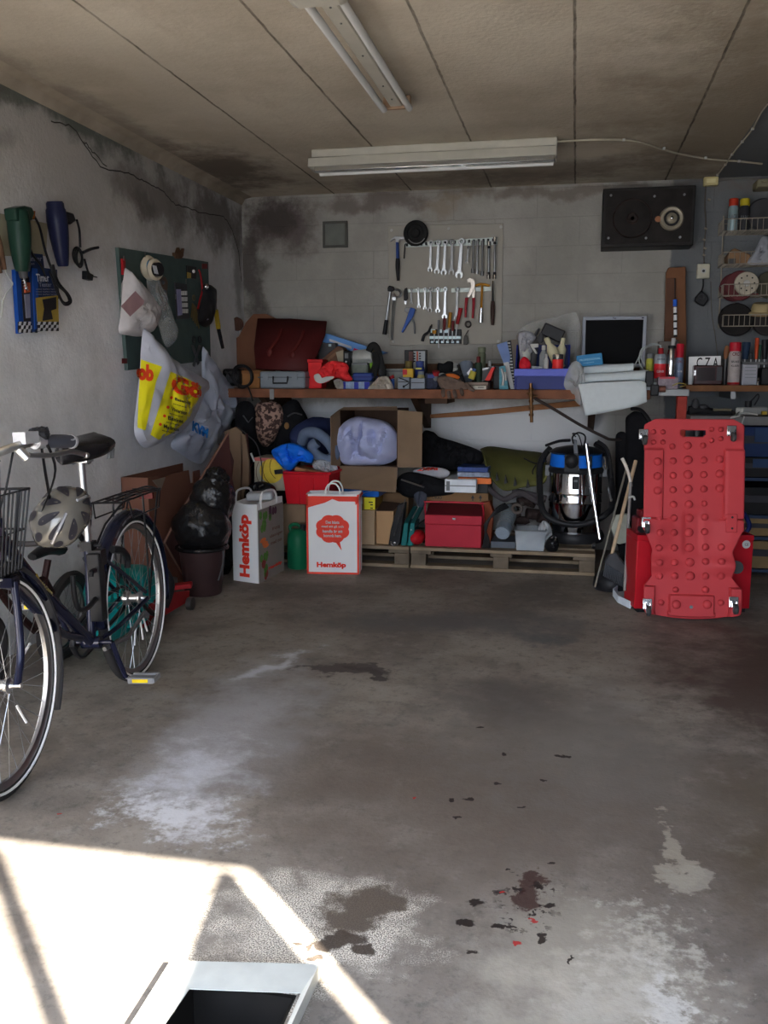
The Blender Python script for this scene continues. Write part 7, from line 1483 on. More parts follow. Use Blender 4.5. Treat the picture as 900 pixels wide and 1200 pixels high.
# cloud bubble
cx_, cz_ = Wd*.5, H*.57; pts = []
for i in range(48):
    a = 2*PI*i/48; r_ = 1+.10*abs(math.sin(a*4.0)); pts.append((cx_+math.cos(a)*Wd*.30*r_, cz_+math.sin(a)*H*.165*r_))
bub = onface(P[0], ux, up_, RPB, t, 'speech_bubble', pts, fo)
onface(P[0], ux, up_, RPB, t, 'speech_tail', [(cx_+Wd*.04,cz_-H*.15),(cx_+Wd*.13,cz_-H*.15),(cx_+Wd*.17,cz_-H*.27)], fo)
nrm = ux.cross(up_).normalized()
for k, s in enumerate(('Det bästa', 'med att gå och', 'handla är att', 'komma hem.')):
    ln = (.26,.42,.38,.34)[k]*Wd; write(s, ln, H*.038, P[0]+ux*cx_+up_*(cz_+H*(.085-.056*k)), ux, up_, PAPER, t, bold=.03, off=fo+.004)
write('Hemköp', Wd*.56, H*.085, P[0]+ux*(Wd*.47)+up_*(H*.11), ux, up_, RTX, t, bold=.05, off=fo+.002)
sideu = nn; onface(P[1], sideu, up_, RPB, t, 'side_stripe', [(0,0),(.01,0),(.01,H),(0,H)], fo); onface(P[1], sideu, up_, RPB, t, 'side_top', [(0,H-.02),(.17,H-.02),(.17,H),(0,H)], fo)
for s, off_ in ((0,.0),(1,.14)):
    g = MB(); o1 = P[0]+nn*(.012+off_)+up_*(H-.02); g.tube([o1+ux*Wd*.36, o1+ux*Wd*.37+up_*.05, o1+ux*Wd*.44+up_*.085, o1+ux*Wd*.56+up_*.085, o1+ux*Wd*.63+up_*.05, o1+ux*Wd*.64], .006, 6, flat=1); g.build('handle', WPB, t)
# bag 1: seen over its corner, white side and vegetable front
f0, f1, f2 = W(274,680,Z=0), W(303,684,Z=0), W(332,668,Z=0); nn1 = (f1-f0).normalized()
t = thing('paper_bag', 'torn white paper carrier bag with vegetable photos and upright red lettering', 'bag', f1)
P1 = [f0, f1, f2, f2+(f0-f1)]; H1 = W(303,592,Y=f1.y).z; bg1 = openbag(t, P1, H1, WPB, .003); ua = (f1-f0).normalized(); wa = (f1-f0).length; ub = (f2-f1).normalized(); wb_ = (f2-f1).length
write('Hemköp', H1*.80, wa*.52, f0+ua*wa*.55+up_*H1*.47, up_, -ua, RTX, t, bold=.05, off=.010, on=None)
gpn = mat('print_backdrop', c(118,112,108), .7, 0, .05); onface(f1, ub, up_, gpn, t, 'photo_print', [(0,0),(wb_,0),(wb_,H1*.93),(0,H1*.93)], .005)
vr = [mat('veg_green', c(72,110,50), .6, 0, .3, 60), mat('veg_orange', c(190,100,55), .6), mat('veg_purple', c(72,45,60), .6, 0, .3, 60), mat('veg_red', c(120,50,48), .6)]
random.seed(3); cnt = 0
for (cy0, kind, nn_) in ((.83,0,5),(.86,2,4),(.72,0,4),(.45,1,3),(.50,1,2),(.33,0,4),(.22,3,3),(.12,0,3),(.08,3,3)):
    g = MB()
    for q in range(nn_):
        a_ = wb_*(.06+random.random()*.25 if cy0 < .8 else .08+random.random()*.6); z_ = H1*(cy0+random.uniform(-.04,.04)); r_ = H1*.052
        n_ = ub.cross(up_).normalized(); p = f1+ub*a_+up_*z_+n_*.0065
        g.prism([p+ub*(math.cos(i*PI/5)*r_*.8*(2.2 if kind == 1 else 1))+up_*(math.sin(i*PI/5)*r_*(.5 if kind == 1 else 1)) for i in range(10)], n_*(.0012+.0003*q))
    g.build('vegetable_print', vr[kind], t, smooth=False)
bt3 = mat('brown_letters', c(95,70,62), .6)
for k, s in enumerate(('Följ', 'säsongen', 'med oss')): write(s, wb_*(.3,.52,.46)[k], H1*.05, f1+ub*wb_*.68+up_*H1*(.62-.085*k), ub, up_, bt3, t, bold=.03, off=.009)
write('Hemköp', wb_*.55, H1*.055, f1+ub*wb_*.62+up_*H1*.13, ub, up_, RTX, t, bold=.05, off=.009)
for p_, u_ in ((f0, ub), (f1+ub*.0, ub)):
    g = MB(); o1 = p_+up_*(H1-.03)+ub*wb_*.15+(f0-f1)*0; g.tube([o1+ua*.0, o1+up_*.06, o1+ub*wb_*.1+up_*.10, o1+ub*wb_*.5+up_*.09, o1+ub*wb_*.62+up_*.03, o1+ub*wb_*.62], .007, 6); g.build('handle', WPB, t)
# green canister
t = thing('green_canister', 'green plastic canister standing between the two paper bags', 'canister', (W(346,668,Z=0).x, 5.72, 0)); cx_ = W(346,668,Z=0).x+.0; cy_ = 5.74
g = MB(); g.lathe([(.001,0),(.068,0),(.075,.012),(.075,.20),(.068,.235),(.045,.26),(.03,.27)], (cx_,cy_,0), n=30); g.build('canister_body', GREEN, t)
g = MB(); g.tube([(cx_-.05,cy_,.245),(cx_-.055,cy_,.285),(cx_-.01,cy_,.295),(cx_+.03,cy_,.27)], .012, 8); g.build('handle', GREEN, t); g = MB(); g.cyl((cx_+.03,cy_,.255),(cx_+.035,cy_,.30),.022); g.build('cap', BLK, t)
# ---- things on the first pallet
t = thing('blue_carton', 'flat blue glossy carton under the flap of the open carton', 'box', W(420,580,Y=5.95)); up(398,573,444,582,5.95,.3,W(420,582,Y=5.95).z).build('carton_body', mat('glossy_blue_card', c(22,78,150), .3, 0, .08), t, bev=.004)
g = MB(); g.tube([W(424,580,Y=5.945),W(428,577,Y=5.945),W(436,575.5,Y=5.945)], .004, 5, flat=.3); g.build('white_flourish', BWH, t)
t = thing('yellow_carton', 'small yellow carton with black marks beside the speech bubble bag', 'box', W(432,597,Y=5.93)); up(425,583,440,597,5.93,.25,W(432,597,Y=5.93).z).build('carton_body', mat('brownish_side', c(120,95,40)), t, bev=.003); up(427,583,439.5,597,5.927,.004,W(432,597,Y=5.927).z).build('yellow_end', mat('bright_yellow_card', c(205,190,50)), t); g = MB(); g.rect(432,588,437,589.2,5.925,.004); g.rect(434,591,437,592.2,5.925,.004); g.rect(434,595,437,596,5.925,.004); g.build('black_marks', BLK, t)
solo(up(412,598,439,642,5.90,.3), 'wooden_crate', mat('pale_crate_wood', c(142,122,98), .8, 0, .1, 6), 'pale wooden box side behind the speech bubble bag on the pallet', 'box', bev=.004)
t = thing('cardboard_box', 'tan cardboard box standing in front of dark folding case on the pallet', 'box', W(451,636,Y=5.95)); up(441,599,461,638,5.95,.3).build('box_body', mat('tan_card', c(150,120,88), .85, 0, .06, 5), t, bev=.003); P = [W(441,599,Y=5.95),W(461,599,Y=5.95),W(469,590,Y=6.15),W(448,588,Y=6.15)]; MB().prism(P, (0,0,.004)).build('box_top', CARDD, t)
flat('cardboard_box', mat('shaded_card', c(112,88,64), .85), 'cardboard box further back under the open carton flap', 'box', [(448,578),(478,577),(479,592),(478,610),(452,610)], 6.3, .2, z=PZ)
soft('dark_cloth', BF, 'dark cloth heap behind the upright flap of the open carton', 'cloth', [(466,560),(480,553),(505,558),(528,566),(532,578),(505,582),(478,583),(466,574)], 6.15, .08, .15, .03, 8, 4)
g = MB(); g.tube([W(470,562,Y=6.0),W(485,567,Y=6.0),W(497,571,Y=6.0)], .006, 6, 0); solo(g, 'thin_rod', STEEL, 'thin steel rod lying slanted across the dark cloth heap', 'rod')
soft('grey_cloth', mat('slate_cloth', c(58,62,72), .95, 0, .1), 'slate grey cloth corner hanging beside the shaded cardboard box', 'cloth', [(485,577),(494,575),(500,580),(498,592),(492,595),(487,588)], 6.1, .03, .04, .02, 12, 5)
t = thing('folding_case', 'black metal folding case with round silver lock leaning on the pallet', 'case', W(463,640,Y=5.9)); P = [W(a,b_,Y=5.92) for a,b_ in ((466,592),(474,590),(472,610),(468,640),(455,642),(458,620))]
for q in (3,4): P[q].z = PZ
MB().prism(P, (0,.10,0)).build('case_body', BLKM, t, bev=.004); g = MB(); p = W(462.5,636,Y=5.915); g.torus(p, .024, .006, (0,1,0), 24, 6, a0=0, a1=PI*1.0+.4); g.ell(p, (.01,.006,.008)); g.build('silver_lock', CHROME, t); g = MB(); g.tube([W(475,585,Y=5.9),W(470,602,Y=5.9),W(462,628,Y=5.9)], .004, 6, 0); g.build('edge_rail', DSTEEL, t)
for k in range(2):
    x = 470+k*7.5; t = thing('teal_case', ('dark teal case standing beside the black folding case','dark teal case nearest to the small red tank')[k], 'case', W(x+4,641,Y=5.9), group='dark teal cases'); P = [W(a,b_,Y=5.91) for a,b_ in ((x+3.5,613),(x+8.5,613),(x+6,641),(x-.5,641))]; P[2].z = P[3].z = PZ+.001; MB().prism(P, (0,.2,0)).build('case_front', mat('teal_case_plastic', c(22,92,92), .4), t, bev=.004)
    P = [W(a,b_,Y=5.92) for a,b_ in ((x+3.5,613),(x+8.5,613))]; Q = [P[0]+V(.03,.18,.09),P[1]+V(.03,.18,.09)]; MB().prism([P[0],P[1],Q[1],Q[0]], (0,0,-.01)).build('case_top', mat('teal_case_dark', c(22,58,58), .5), t)
t = thing('red_tank', 'small red rounded tank on the pallet beside the red metal toolbox', 'tank', W(489,643,Y=5.9)); p = W(489,636,Y=5.98); p.z = PZ+.052; g = MB(); g.ell(p, (.052,.10,.05)); g.build('tank_body', mat('glossy_red', c(165,28,36), .25), t); g = MB(); g.ell(p+V(-.03,-.06,.06), (.012,.012,.012)); g.build('white_knob', WHT, t); g = MB(); g.tube([p+V(-.03,-.06,.06), p+V(.02,-.03,.10), p+V(.06,0,.13)], .005, 6, 0); g.build('rod', BLKM, t)
# red metal toolbox
t = thing('metal_toolbox', 'dark red metal cantilever toolbox with open tray lid on the pallet', 'toolbox', W(531,641,Y=5.93)); yt = 5.93; x0, x1 = W(498,620,Y=yt).x, W(564,620,Y=yt).x; zl = W(531,615,Y=yt).z; zu = W(531,604,Y=yt).z; zt_ = W(531,597,Y=yt+.2).z; rm = mat('toolbox_red', c(142,30,44), .4, .1, .06)
MB().box(x0,x1,yt,yt+.21,PZ+.001,zl).build('lower_body', rm, t, bev=.004); MB().box(x0-.003,x1+.003,yt-.004,yt+.214,zl+.001,zu).build('upper_tray', rm, t, bev=.004)
g = MB(); g.prism([V(x0,yt+.02,zu),V(x0,yt+.20,zu+.05),V(x0,yt+.21,zu+.05),V(x0,yt+.21,zu)], (x1-x0,0,0)); g.build('open_lid', mat('toolbox_dark_red', c(84,24,32), .5), t)
g = MB(); zh = W(531,589,Y=yt+.02).z
g.tube([V(x0-.002,yt+.10,zl),V(x0-.008,yt+.06,(zl+zh)/2),V(x0-.002,yt+.03,zh-.01),V(x0+.02,yt+.03,zh),V(x1-.02,yt+.03,zh),V(x1+.002,yt+.03,zh-.01),V(x1+.008,yt+.06,(zl+zh)/2),V(x1+.002,yt+.10,zl)], .007, 8, 2); g.build('handle', rm, t)
g = MB(); g.rect(530,607,534,609,yt-.008,.008); g.build('lid_clasp', CHROME, t)
t = thing('cardboard_box', 'wide cardboard box with printed arrows behind the red metal toolbox', 'box', W(536,600,Y=6.2)); up(500,577,572,640,6.2,.35).build('box_body', mat('tan_card2', c(122,94,66), .85, 0, .06, 5), t, bev=.004)
write('OKIO', .07, .022, W(512,583,Y=6.197), (1,0,0), (0,0,1), DGREY, t); g = MB()
for x in (554,563): g.prism([W(a,b_,Y=6.198) for a,b_ in ((x-2,584),(x,580),(x+2,584))], (0,-.002,0)); g.rect(x-.6,584,x+.6,587,6.197,.003)
g.build('arrow_print', DGREY, t, smooth=False)
# bags and books behind
soft('black_jacket', BF, 'crumpled black jacket heaped beside the upright carton flap', 'jacket', [(495,508),(507,506),(515,512),(535,518),(560,527),(568,535),(560,547),(535,552),(505,552),(494,545)], 6.45, .12, .12, .06, 9, 7, .02, rings=14)
t = thing('printed_bag', 'white plastic bag with red letters on the dark heap', 'bag', W(505,558,Y=6.2)); P = [W(a,b_,Y=6.2) for a,b_ in ((485,551),(500,547),(520,549),(527,554),(520,560),(500,559),(488,556))]
bd = MB().puff(P, (0,-1,.5), .03, .05, .01, 14, 7, 5).build('bag_body', mat('white_film', c(150,150,155), .3), t); vs, fs = glyphs('OHI', 1, .05); Pq = [W(497+v.x*10, 553.5-v.y*7, Y=5.9) for v in vs]; drape('lettering', Pq, fs, bd, (0,1,0), RTX, t, .004, 1)
for k, (x0_,y0_,x1_,y1_,m_,lb) in enumerate(((537,547,573,553,mat('navy_cover', c(38,58,110), .3, 0, .2, 40),'navy blue covered flat box topmost on the small pile beside the green shell'),(536,553,574,559,mat('silver_cover', c(110,118,135), .25, 0, .3, 50),'silvery blue flat box in the middle of the small pile'),(536,559.5,575,567,mat('orange_cover', c(190,98,45), .4),'bright orange flat box at the bottom of the small pile'))):
    zq = W(555,y1_,Y=6.1).z; zt2 = W(555,y0_,Y=6.1).z-.002; a_, b_ = W(x0_,y0_,Y=6.1).x, W(x1_,y0_,Y=6.1).x; mb = MB(); mb.boxc(((a_+b_)/2,6.2,(zq+zt2)/2), (b_-a_,.22,zt2-zq), (0,0,.05*(k-1)))
    solo(mb, 'flat_box', m_, lb, 'box', 'small pile of flat boxes', bev=.004)
t = thing('white_box', 'white carton pair with grey seam under the orange flat box', 'box', W(540,577,Y=6.05)); up(521,562,558,577.5,6.02,.3,W(540,577.5,Y=6.02).z).build('box_body', mat('bright_white_card', c(185,190,195), .6), t, bev=.005); up(521.5,569,557.5,569.8,6.017,.01,W(540,570,Y=6.017).z).build('seam', GRY, t); up(523,564,527,575,6.016,.01,W(525,575,Y=6.016).z).build('end_band', GRY, t)
solo(up(557,566,572,578,6.12,.3,W(560,578,Y=6.12).z), 'black_carton', BLK, 'black box end between the white carton and the green shell', 'box', bev=.004)
# green curved shell
t = thing('green_shell', 'large olive green moulded fibre shell leaning on the wall beside the vacuum cleaner', 'shell', W(600,570,Y=6.4)); top = [(563,527),(575,524),(605,528),(637,532),(638,540)]; bot = [(572,553),(590,573),(612,570),(636,566),(641,555)]
U, D = catmull([W(a,b_,Y=6.6) for a,b_ in top], 5), catmull([W(a,b_,Y=6.2) for a,b_ in bot], 5); n = len(U); vs = []; fs = []; m_ = 10
for j in range(m_+1):
    for i in range(n): k = j/m_; p = U[i].lerp(D[i], k); p += V(0,-.09*math.sin(k*PI*.8),.05*math.sin(k*PI)); vs.append(p)
for j in range(m_): fs += [(j*n+i, j*n+i+1, (j+1)*n+i+1, (j+1)*n+i) for i in range(n-1)]
g = MB(); g.add(vs, fs); g.build('shell_body', mat('olive_green_fibre', c(72,72,38), .8, 0, .25, 5, .2), t, solid=.012)
for q in ((582,558),(592,561),(603,564),(618,566)): MB().prism([W(a,b_,Y=6.10) for a,b_ in ((q[0]-1.5,q[1]+6),(q[0],q[1]-4),(q[0]+2.5,q[1]+5))], (0,.05,0)).build('notch', BLK, t)
# mechanical clutter
t = thing('machine_part', 'rusty dark mechanical part lying behind the clear plastic tub', 'machine part', W(625,610,Y=6.2)); rs = mat('rusty_dark_iron', c(52,42,40), .7, .4, .4, 30); g = MB(); random.seed(5)
for k in range(9): p = W(600+random.random()*38, 578+random.random()*38, Y=6.2+random.random()*.15); g.cyl(p+V(-.04,.0,random.uniform(-.03,.03)), p+V(.05,.03,random.uniform(-.03,.03)), random.uniform(.02,.04), n=12)
g.build('part_body', rs, t); g = MB(); g.tube([W(572,572,Y=6.15),W(590,585,Y=6.15),W(610,578,Y=6.15),W(636,592,Y=6.15)], .02, 8); g.tube([W(600,575,Y=6.2),W(620,580,Y=6.2),W(640,585,Y=6.2)], .025, 8); g.build('bent_pipe', mat('dusty_dark_pipe', c(60,56,58), .7), t)
g = MB(); g.torus(W(606,596,Y=6.12), .03, .012, (0,1,0.2), 20, 6); g.ell(W(612,590,Y=6.12), (.012,.012,.012)); g.build('flange', mat('dull_iron', c(85,78,74), .5, .6), t)
t = thing('grey_motor', 'grey cylindrical motor lying on a stand next to the red toolbox', 'motor', W(590,635,Y=6.0)); g = MB(); p0, p1 = W(589,624,Y=5.98), W(598,598,Y=6.25); g.cyl(p0, p1, .05, n=28); g.build('motor_body', mat('blue_grey_paint', c(98,108,116), .45), t)
d = (p1-p0).normalized(); g = MB(); g.cyl(p0-d*.002, p0-d*.012, .047, n=28); g.build('end_cover', mat('pale_blue_grey', c(122,132,142), .4), t); g = MB()
for k in range(6): g.torus(p0.lerp(p1,.25+.1*k), .051, .003, d, 28, 6)
g.build('cooling_ridges', GRY, t); g = MB(); g.box(W(575,640,Y=5.96).x,W(604,640,Y=5.96).x,5.96,6.2,PZ+.001,PZ+.045); g.build('stand', mat('dark_stand_steel', c(66,70,76), .5, .4), t, bev=.003)
t = thing('black_cables', 'bundle of black cables hanging over the grey motor', 'cable', W(578,600,Y=5.95)); g = MB()
for k in range(5): g.tube([W(592+k,590+k,Y=6.0),W(582-k,596+2*k,Y=5.94),W(572-k,612+k,Y=5.93),W(568+k,630,Y=5.94),W(566+k*2,643,Y=5.95)], .006, 6)
g.build('cable', BLK, t)
flat('printed_carton', mat('brown_red_card', c(120,62,42), .8), 'brown carton end with red print between toolbox and black cables', 'box', [(562,590),(574,588),(578,600),(575,640),(564,640)], 6.12, .1, z=PZ)
t = thing('plastic_tub', 'clear grey plastic tub with small parts at the pallet front', 'tub', W(621,646,Y=5.9)); a_, b_ = W(603,646,Y=5.9).x, W(639,646,Y=5.9).x; zt = W(620,622,Y=5.9).z; g = MB(); ct = mat('clear_grey_tub', (.55,.6,.65), .15, 0, .05, 20, 0, alpha=.55); th = .003
g.add([V(a_+.012,5.912,PZ+.002),V(b_-.012,5.912,PZ+.002),V(b_-.012,6.11,PZ+.002),V(a_+.012,6.11,PZ+.002),V(a_,5.9,zt),V(b_,5.9,zt),V(b_,6.12,zt),V(a_,6.12,zt)], [(0,1,2,3),(0,1,5,4),(1,2,6,5),(2,3,7,6),(3,0,4,7)]); g.build('tub_body', ct, t, solid=.003)
g = MB(); g.tube([V(a_,5.9,zt),V(b_,5.9,zt),V(b_,6.12,zt),V(a_,6.12,zt),V(a_,5.9,zt)], .006, 6, 0); g.build('rim', GRY, t); g = MB(); g.puff([W(a,b__,Y=6.0) for a,b__ in ((608,640),(620,634),(632,638),(634,645),(608,645))], (0,-1,.2), .03, .04, .02, 20, 7, 3); g.build('contents', mat('mixed_parts', c(110,108,110), .5, .2, .5, 60), t)
soft('clear_bag', mat('clear_plastic_d', (.75,.78,.8), .12, 0, .1, 20, .6, alpha=.5), 'small crumpled clear bag standing in the clear plastic tub', 'bag', [(630,620),(637,610),(645,616),(647,628),(641,636),(632,632)], 6.0, .04, .04, .03, 16, 9, .01)
soft('black_bag', BGL, 'small black bag between plastic tub and the vacuum cleaner base', 'bag', [(640,634),(650,626),(655,636),(652,648),(641,648)], 5.92, .03, .05, .01, 12, 4, z=PZ)
# ---- wet and dry vacuum cleaner
vx, vy = W(672,640,Y=6.18).x, 6.20; zt_ = W(672,552,Y=6.05).z; zb_ = PZ+.06; rv = .175
t = thing('vacuum_cleaner', 'large chrome drum vacuum cleaner with blue and black head standing on the pallet', 'vacuum cleaner', (vx,vy,PZ))
O = V(vx,vy,0); mirror_steel = mat('polished_drum', (.62,.62,.63), .07, 1, .03)
g = MB(); g.lathe([(rv*.93,zb_),(rv*.97,zb_+.02),(rv,zb_+.12),(rv,zt_-.22),(rv+.004,zt_-.215),(rv,zt_-.20),(rv,zt_-.16),(rv+.004,zt_-.155),(rv,zt_-.14),(rv,zt_)], O, n=48); g.build('drum', mirror_steel, t)
g = MB(); g.lathe([(rv*.7,PZ+.03),(rv+.02,PZ+.035),(rv+.028,PZ+.07),(rv+.015,PZ+.10),(rv*.95,PZ+.105)], O, n=48); g.build('base_ring', BLK, t)
for k in range(4):
    a = PI/4+k*PI/2; p = O+V(math.cos(a)*(rv+.01),math.sin(a)*(rv+.01),PZ+.026); g = MB(); g.cyl(p+V(-.012,0,0),p+V(.012,0,0),.025); g.build('caster', BLK, t)
zh0, zh1 = zt_, W(672,515,Y=6.1).z
g = MB(); g.lathe([(rv+.01,zh0-.02),(rv+.016,zh0),(rv+.012,zh0+.012),(rv,zh0+.02)], O, n=48); g.build('head_band', BLK, t)
g = MB(); g.lathe([(rv-.002,zh0+.018),(rv-.006,zh0+.10),(rv-.03,zh0+.115)], O, n=48); g.build('blue_head', mat('vacuum_blue', c(24,96,190), .35), t)
g = MB(); g.lathe([(rv-.02,zh0+.10),(rv+.01,zh0+.115),(rv*.8,zh0+.14),(rv*.4,zh0+.155),(.001,zh0+.158)], O, n=48); g.boxc(O+V(-.03,-rv-.0,zh0+.055), (.09,.07,.11)); g.ell(O+V(-.03,-rv-.03,zh0+.07), (.045,.03,.05)); g.boxc(O+V(.085,-rv+.03,zh0+.0), (.03,.06,.20)); g.build('head_cover', BLK, t)
g = MB(); g.boxc(O+V(.0,-rv-.008,zt_-.075), (.045,.03,.085)); g.build('drum_latch', BLK, t, bev=.008); g = MB(); g.boxc(O+V(0,-rv-.025,zt_-.06), (.025,.006,.014)); g.boxc(O+V(0,-rv-.01,zt_+.02), (.04,.03,.02)); g.build('latch_button', GRY, t)
for s in (-1,1): g = MB(); g.boxc(O+V(s*(rv+.012),-.03,zh0-.01), (.03,.05,.07)); g.build('side_clip', GRY, t)
g = MB(); yh = vy-rv-.05
g.tube([W(632,560,Y=6.15),W(634,590,Y=6.02),W(640,604,Y=yh),W(655,612,Y=yh-.01),W(675,615,Y=yh-.01),W(695,611,Y=yh),W(712,601,Y=yh+.02),W(717,590,Y=yh+.1),W(716,560,Y=6.2),W(708,530,Y=6.25),W(698,520,Y=6.3)], .021, 12); g.tube([W(632,560,Y=6.15),W(634,540,Y=6.2),W(645,525,Y=6.25)], .021, 12); g.build('hose', mat('hose_black', (.02,.02,.022), .35, 0, .1), t)
g = MB(); g.tube([W(675,512,Y=6.02),W(671,508,Y=6.02),W(677,509,Y=6.02),W(680,515,Y=6.02),W(682,523,Y=6.02)], .004, 6); g.tube([W(672,520,Y=6.0),W(671,512,Y=6.0),W(678,507,Y=6.0),W(686,512,Y=6.0),W(683,528,Y=6.03)], .006, 6); g.build('cord', BLK, t)
g = MB(); g.prism([W(a,b_,Y=6.02) for a,b_ in ((671,515),(676,516),(678,534),(673,534)) ], (0,.04,0)); g.build('crevice_tool', mat('crevice_grey', c(82,86,92), .4), t, bev=.004)
g = MB(); g.tube([W(687,520,Y=yh-.0),W(690,545,Y=yh-.02),W(695,582,Y=yh-.05),W(703,632,Y=yh-.09)], .0135, 12, 0); g.cyl(W(690,541,Y=yh-.015), W(690.5,545,Y=yh-.018), .017); g.build('chrome_wand', CHROME, t)
g = MB(); g.tube([W(708,535,Y=6.1),W(711,550,Y=6.1)], .010, 8, 0); g.build('second_wand', CHROME, t); g = MB(); g.tube([W(713,571,Y=6.08),W(717,590,Y=6.07)], .010, 8, 0); g.build('second_wand', CHROME, t)
g = MB(); g.tube([W(640,522,Y=6.2),W(655,517,Y=6.1),W(668,516,Y=6.05)], .01, 8); g.tube([W(700,517,Y=6.1),W(712,528,Y=6.1),W(717,560,Y=6.1)], .012, 8); g.build('top_handle', BLK, t)
g = MB(); g.tube([W(628,545,Y=6.2),W(624,553,Y=6.2),W(628,560,Y=6.2),W(638,556,Y=6.2),W(642,545,Y=6.15)], .005, 6); g.tube([W(614,537,Y=6.25),W(628,543,Y=6.2),W(641,540,Y=6.2)], .005, 6); g.build('mains_lead', BLK, t)
# pipe and hose hanging at the bench
t = thing('brass_pipe', 'brown brass pipe with fittings hanging on the bench edge below the blue bin', 'pipe', W(622,495,Y=6.05)); g = MB(); yp_ = 6.06; g.cyl(W(622,449,Y=yp_), W(623,495,Y=yp_), .011); pm_ = mat('aged_brass', c(100,72,48), .4, .8, .2, 30); g.build('pipe_body', pm_, t)
for y in (456,463,470,478,486): g = MB(); g.cyl(W(622.5,y-1.5,Y=yp_), W(622.5,y+1.5,Y=yp_), .018, n=6); g.build('fitting', pm_, t)
g = MB(); g.tube([W(617,461,Y=yp_), W(622,459,Y=yp_), W(627,457,Y=yp_)], .007, 8, 0); g.tube([W(619,465,Y=yp_), W(630,464,Y=yp_)], .006, 8, 0); g.build('cross_bar', pm_, t)
g = MB(); g.tube([W(627,467,Y=6.06),W(650,480,Y=6.1),W(680,498,Y=6.15),W(708,512,Y=6.2),W(716,515,Y=6.25),W(728,515,Y=6.3)], .010, 8); solo(g, 'bent_bar', mat('dark_bent_bar', c(58,50,48), .5, .4), 'long dark bent bar slanting below the bench from the brass pipe', 'bar')
flat('slanting_plank', mat('tan_plank', c(125,86,58), .7, 0, .2, 8), 'thin brown plank slanting upwards on the wall under the bench', 'plank', [(490,487),(560,481),(680,469),(680,476),(560,487),(490,491)], 6.74, .03)
# black tall thing and cable arc near the wall
t = thing('padded_case', 'tall black padded object standing upright behind the red creeper board', 'padded case', W(733,600,Y=6.45)); P = [W(a,b_,Y=6.3) for a,b_ in ((722,510),(728,506),(735,508),(738,520),(738,640),(722,640))]; MB().prism(P, (0,.12,0)).build('case_body', BF, t, bev=.02)
P = [W(a,b_,Y=6.2) for a,b_ in ((734,490),(744,482),(754,484),(766,500),(768,640),(736,640))]; MB().prism(P, (0,.14,0)).build('second_section', BF, t, bev=.02); g = MB(); g.tube([W(740,479,Y=6.3),W(750,480,Y=6.25),W(758,488,Y=6.2),W(765,500,Y=6.2)], .012, 8); g.build('cable', BLK, t)
# ---- brooms and dustpans
def stick(p, q, r_, m, t, name): g = MB(); g.cyl(p, q, r_, n=12); g.build(name, m, t)
t = thing('push_broom', 'broom with pale wooden stick and dark bristles leaning beside the chest', 'broom', W(722,690,Z=0)); Ybr = 5.45
p0, p1 = W(717,650,Y=5.45), W(745,540,Y=5.75); stick(p0, p1, .011, mat('pale_stick', c(165,145,120), .6), t, 'stick')
hb2 = [W(a,b_,Y=5.43) for a,b_ in ((714,650),(722,648),(737,668),(735,676),(708,660))]; MB().prism(hb2, (0,.05,0)).build('broom_head', DGREY, t, bev=.006); g = MB()
for k in range(14): a_ = W(710+k*1.9,661+k*1.05,Y=5.43+.01*(k%3)); g.cyl(a_, a_+V(-.012,-.02,-.07), .006, .004, n=6)
g.build('bristles', mat('grey_bristle', (.07,.075,.085), .8), t)
t = thing('dustpan_set', 'black long handled dustpan with grey rod leaning before the vacuum cleaner', 'dustpan', W(712,694,Z=0)); stick(W(697,688,Y=5.35), W(735,545,Y=5.75), .006, mat('grey_rod', c(120,116,108), .4, .4), t, 'rod'); P = [W(697,693,Z=0)+V(0,0,.002), W(722,697,Z=0)+V(0,0,.002), W(733,690,Z=0)+V(0,0,.002), W(712,683,Z=0)+V(0,.05,.002)]
g = MB(); c0 = sum(P,Vector())/4; g.lathe([(.10,0),(.11,.02),(.105,.07),(.08,.10),(.03,.115),(.001,.116)], c0, n=24); g.build('pan_body', BLK, t)
t = thing('white_dustpan', 'white long handled dustpan leaning against the red chest', 'dustpan', W(735,705,Z=0)); stick(W(732,692,Y=5.15), W(739,565,Y=5.38), .0085, mat('white_grey_rod', c(118,114,112), .4), t, 'rod')
g = MB(); g.tube([W(739,570,Y=5.38),W(738,560,Y=5.39),W(733,545,Y=5.40),W(729,537,Y=5.41)], .014, 10, flat=.7); g.build('handle', mat('white_handle', c(190,182,172), .5), t)
g = MB(); g.tube([W(737,583,Y=5.34),W(742,582,Y=5.33),W(744,586,Y=5.33)], .006, 8); g.build('hook', WHT, t)
P = [W(a,b_,Z=.004) for a,b_ in ((718,698),(724,706),(738,713),(750,700),(744,688),(728,690))]; g = MB(); g.prism(P, (0,0,.004)); 
for i in (5,0,1): g.prism([P[i], P[(i+1)%6], P[(i+1)%6]+V(0,0,.04), P[i]+V(0,0,.04)], (.004,0,0))
g.prism([P[4]+V(0,.0,0), P[5], P[5]+V(0,0,.06), P[4]+V(0,0,.06)], (0,.004,0)); g.build('pan_body', mat('dustpan_white', c(178,186,198), .5), t, solid=.003)
flat('paper_pack', mat('greenish_white_pack', c(150,152,142), .6), 'pale crumpled paper pack behind the broom stick', 'paper', [(722,604),(735,602),(742,632),(738,640),(722,637),(716,618)], 5.78, .03)
solo(MB().prism([W(a,b_,Y=5.65) for a,b_ in ((724,640),(736,637),(742,650),(742,668),(728,664))], (0,.05,0)), 'black_box', BF, 'black block behind the broom head', 'box', bev=.006)
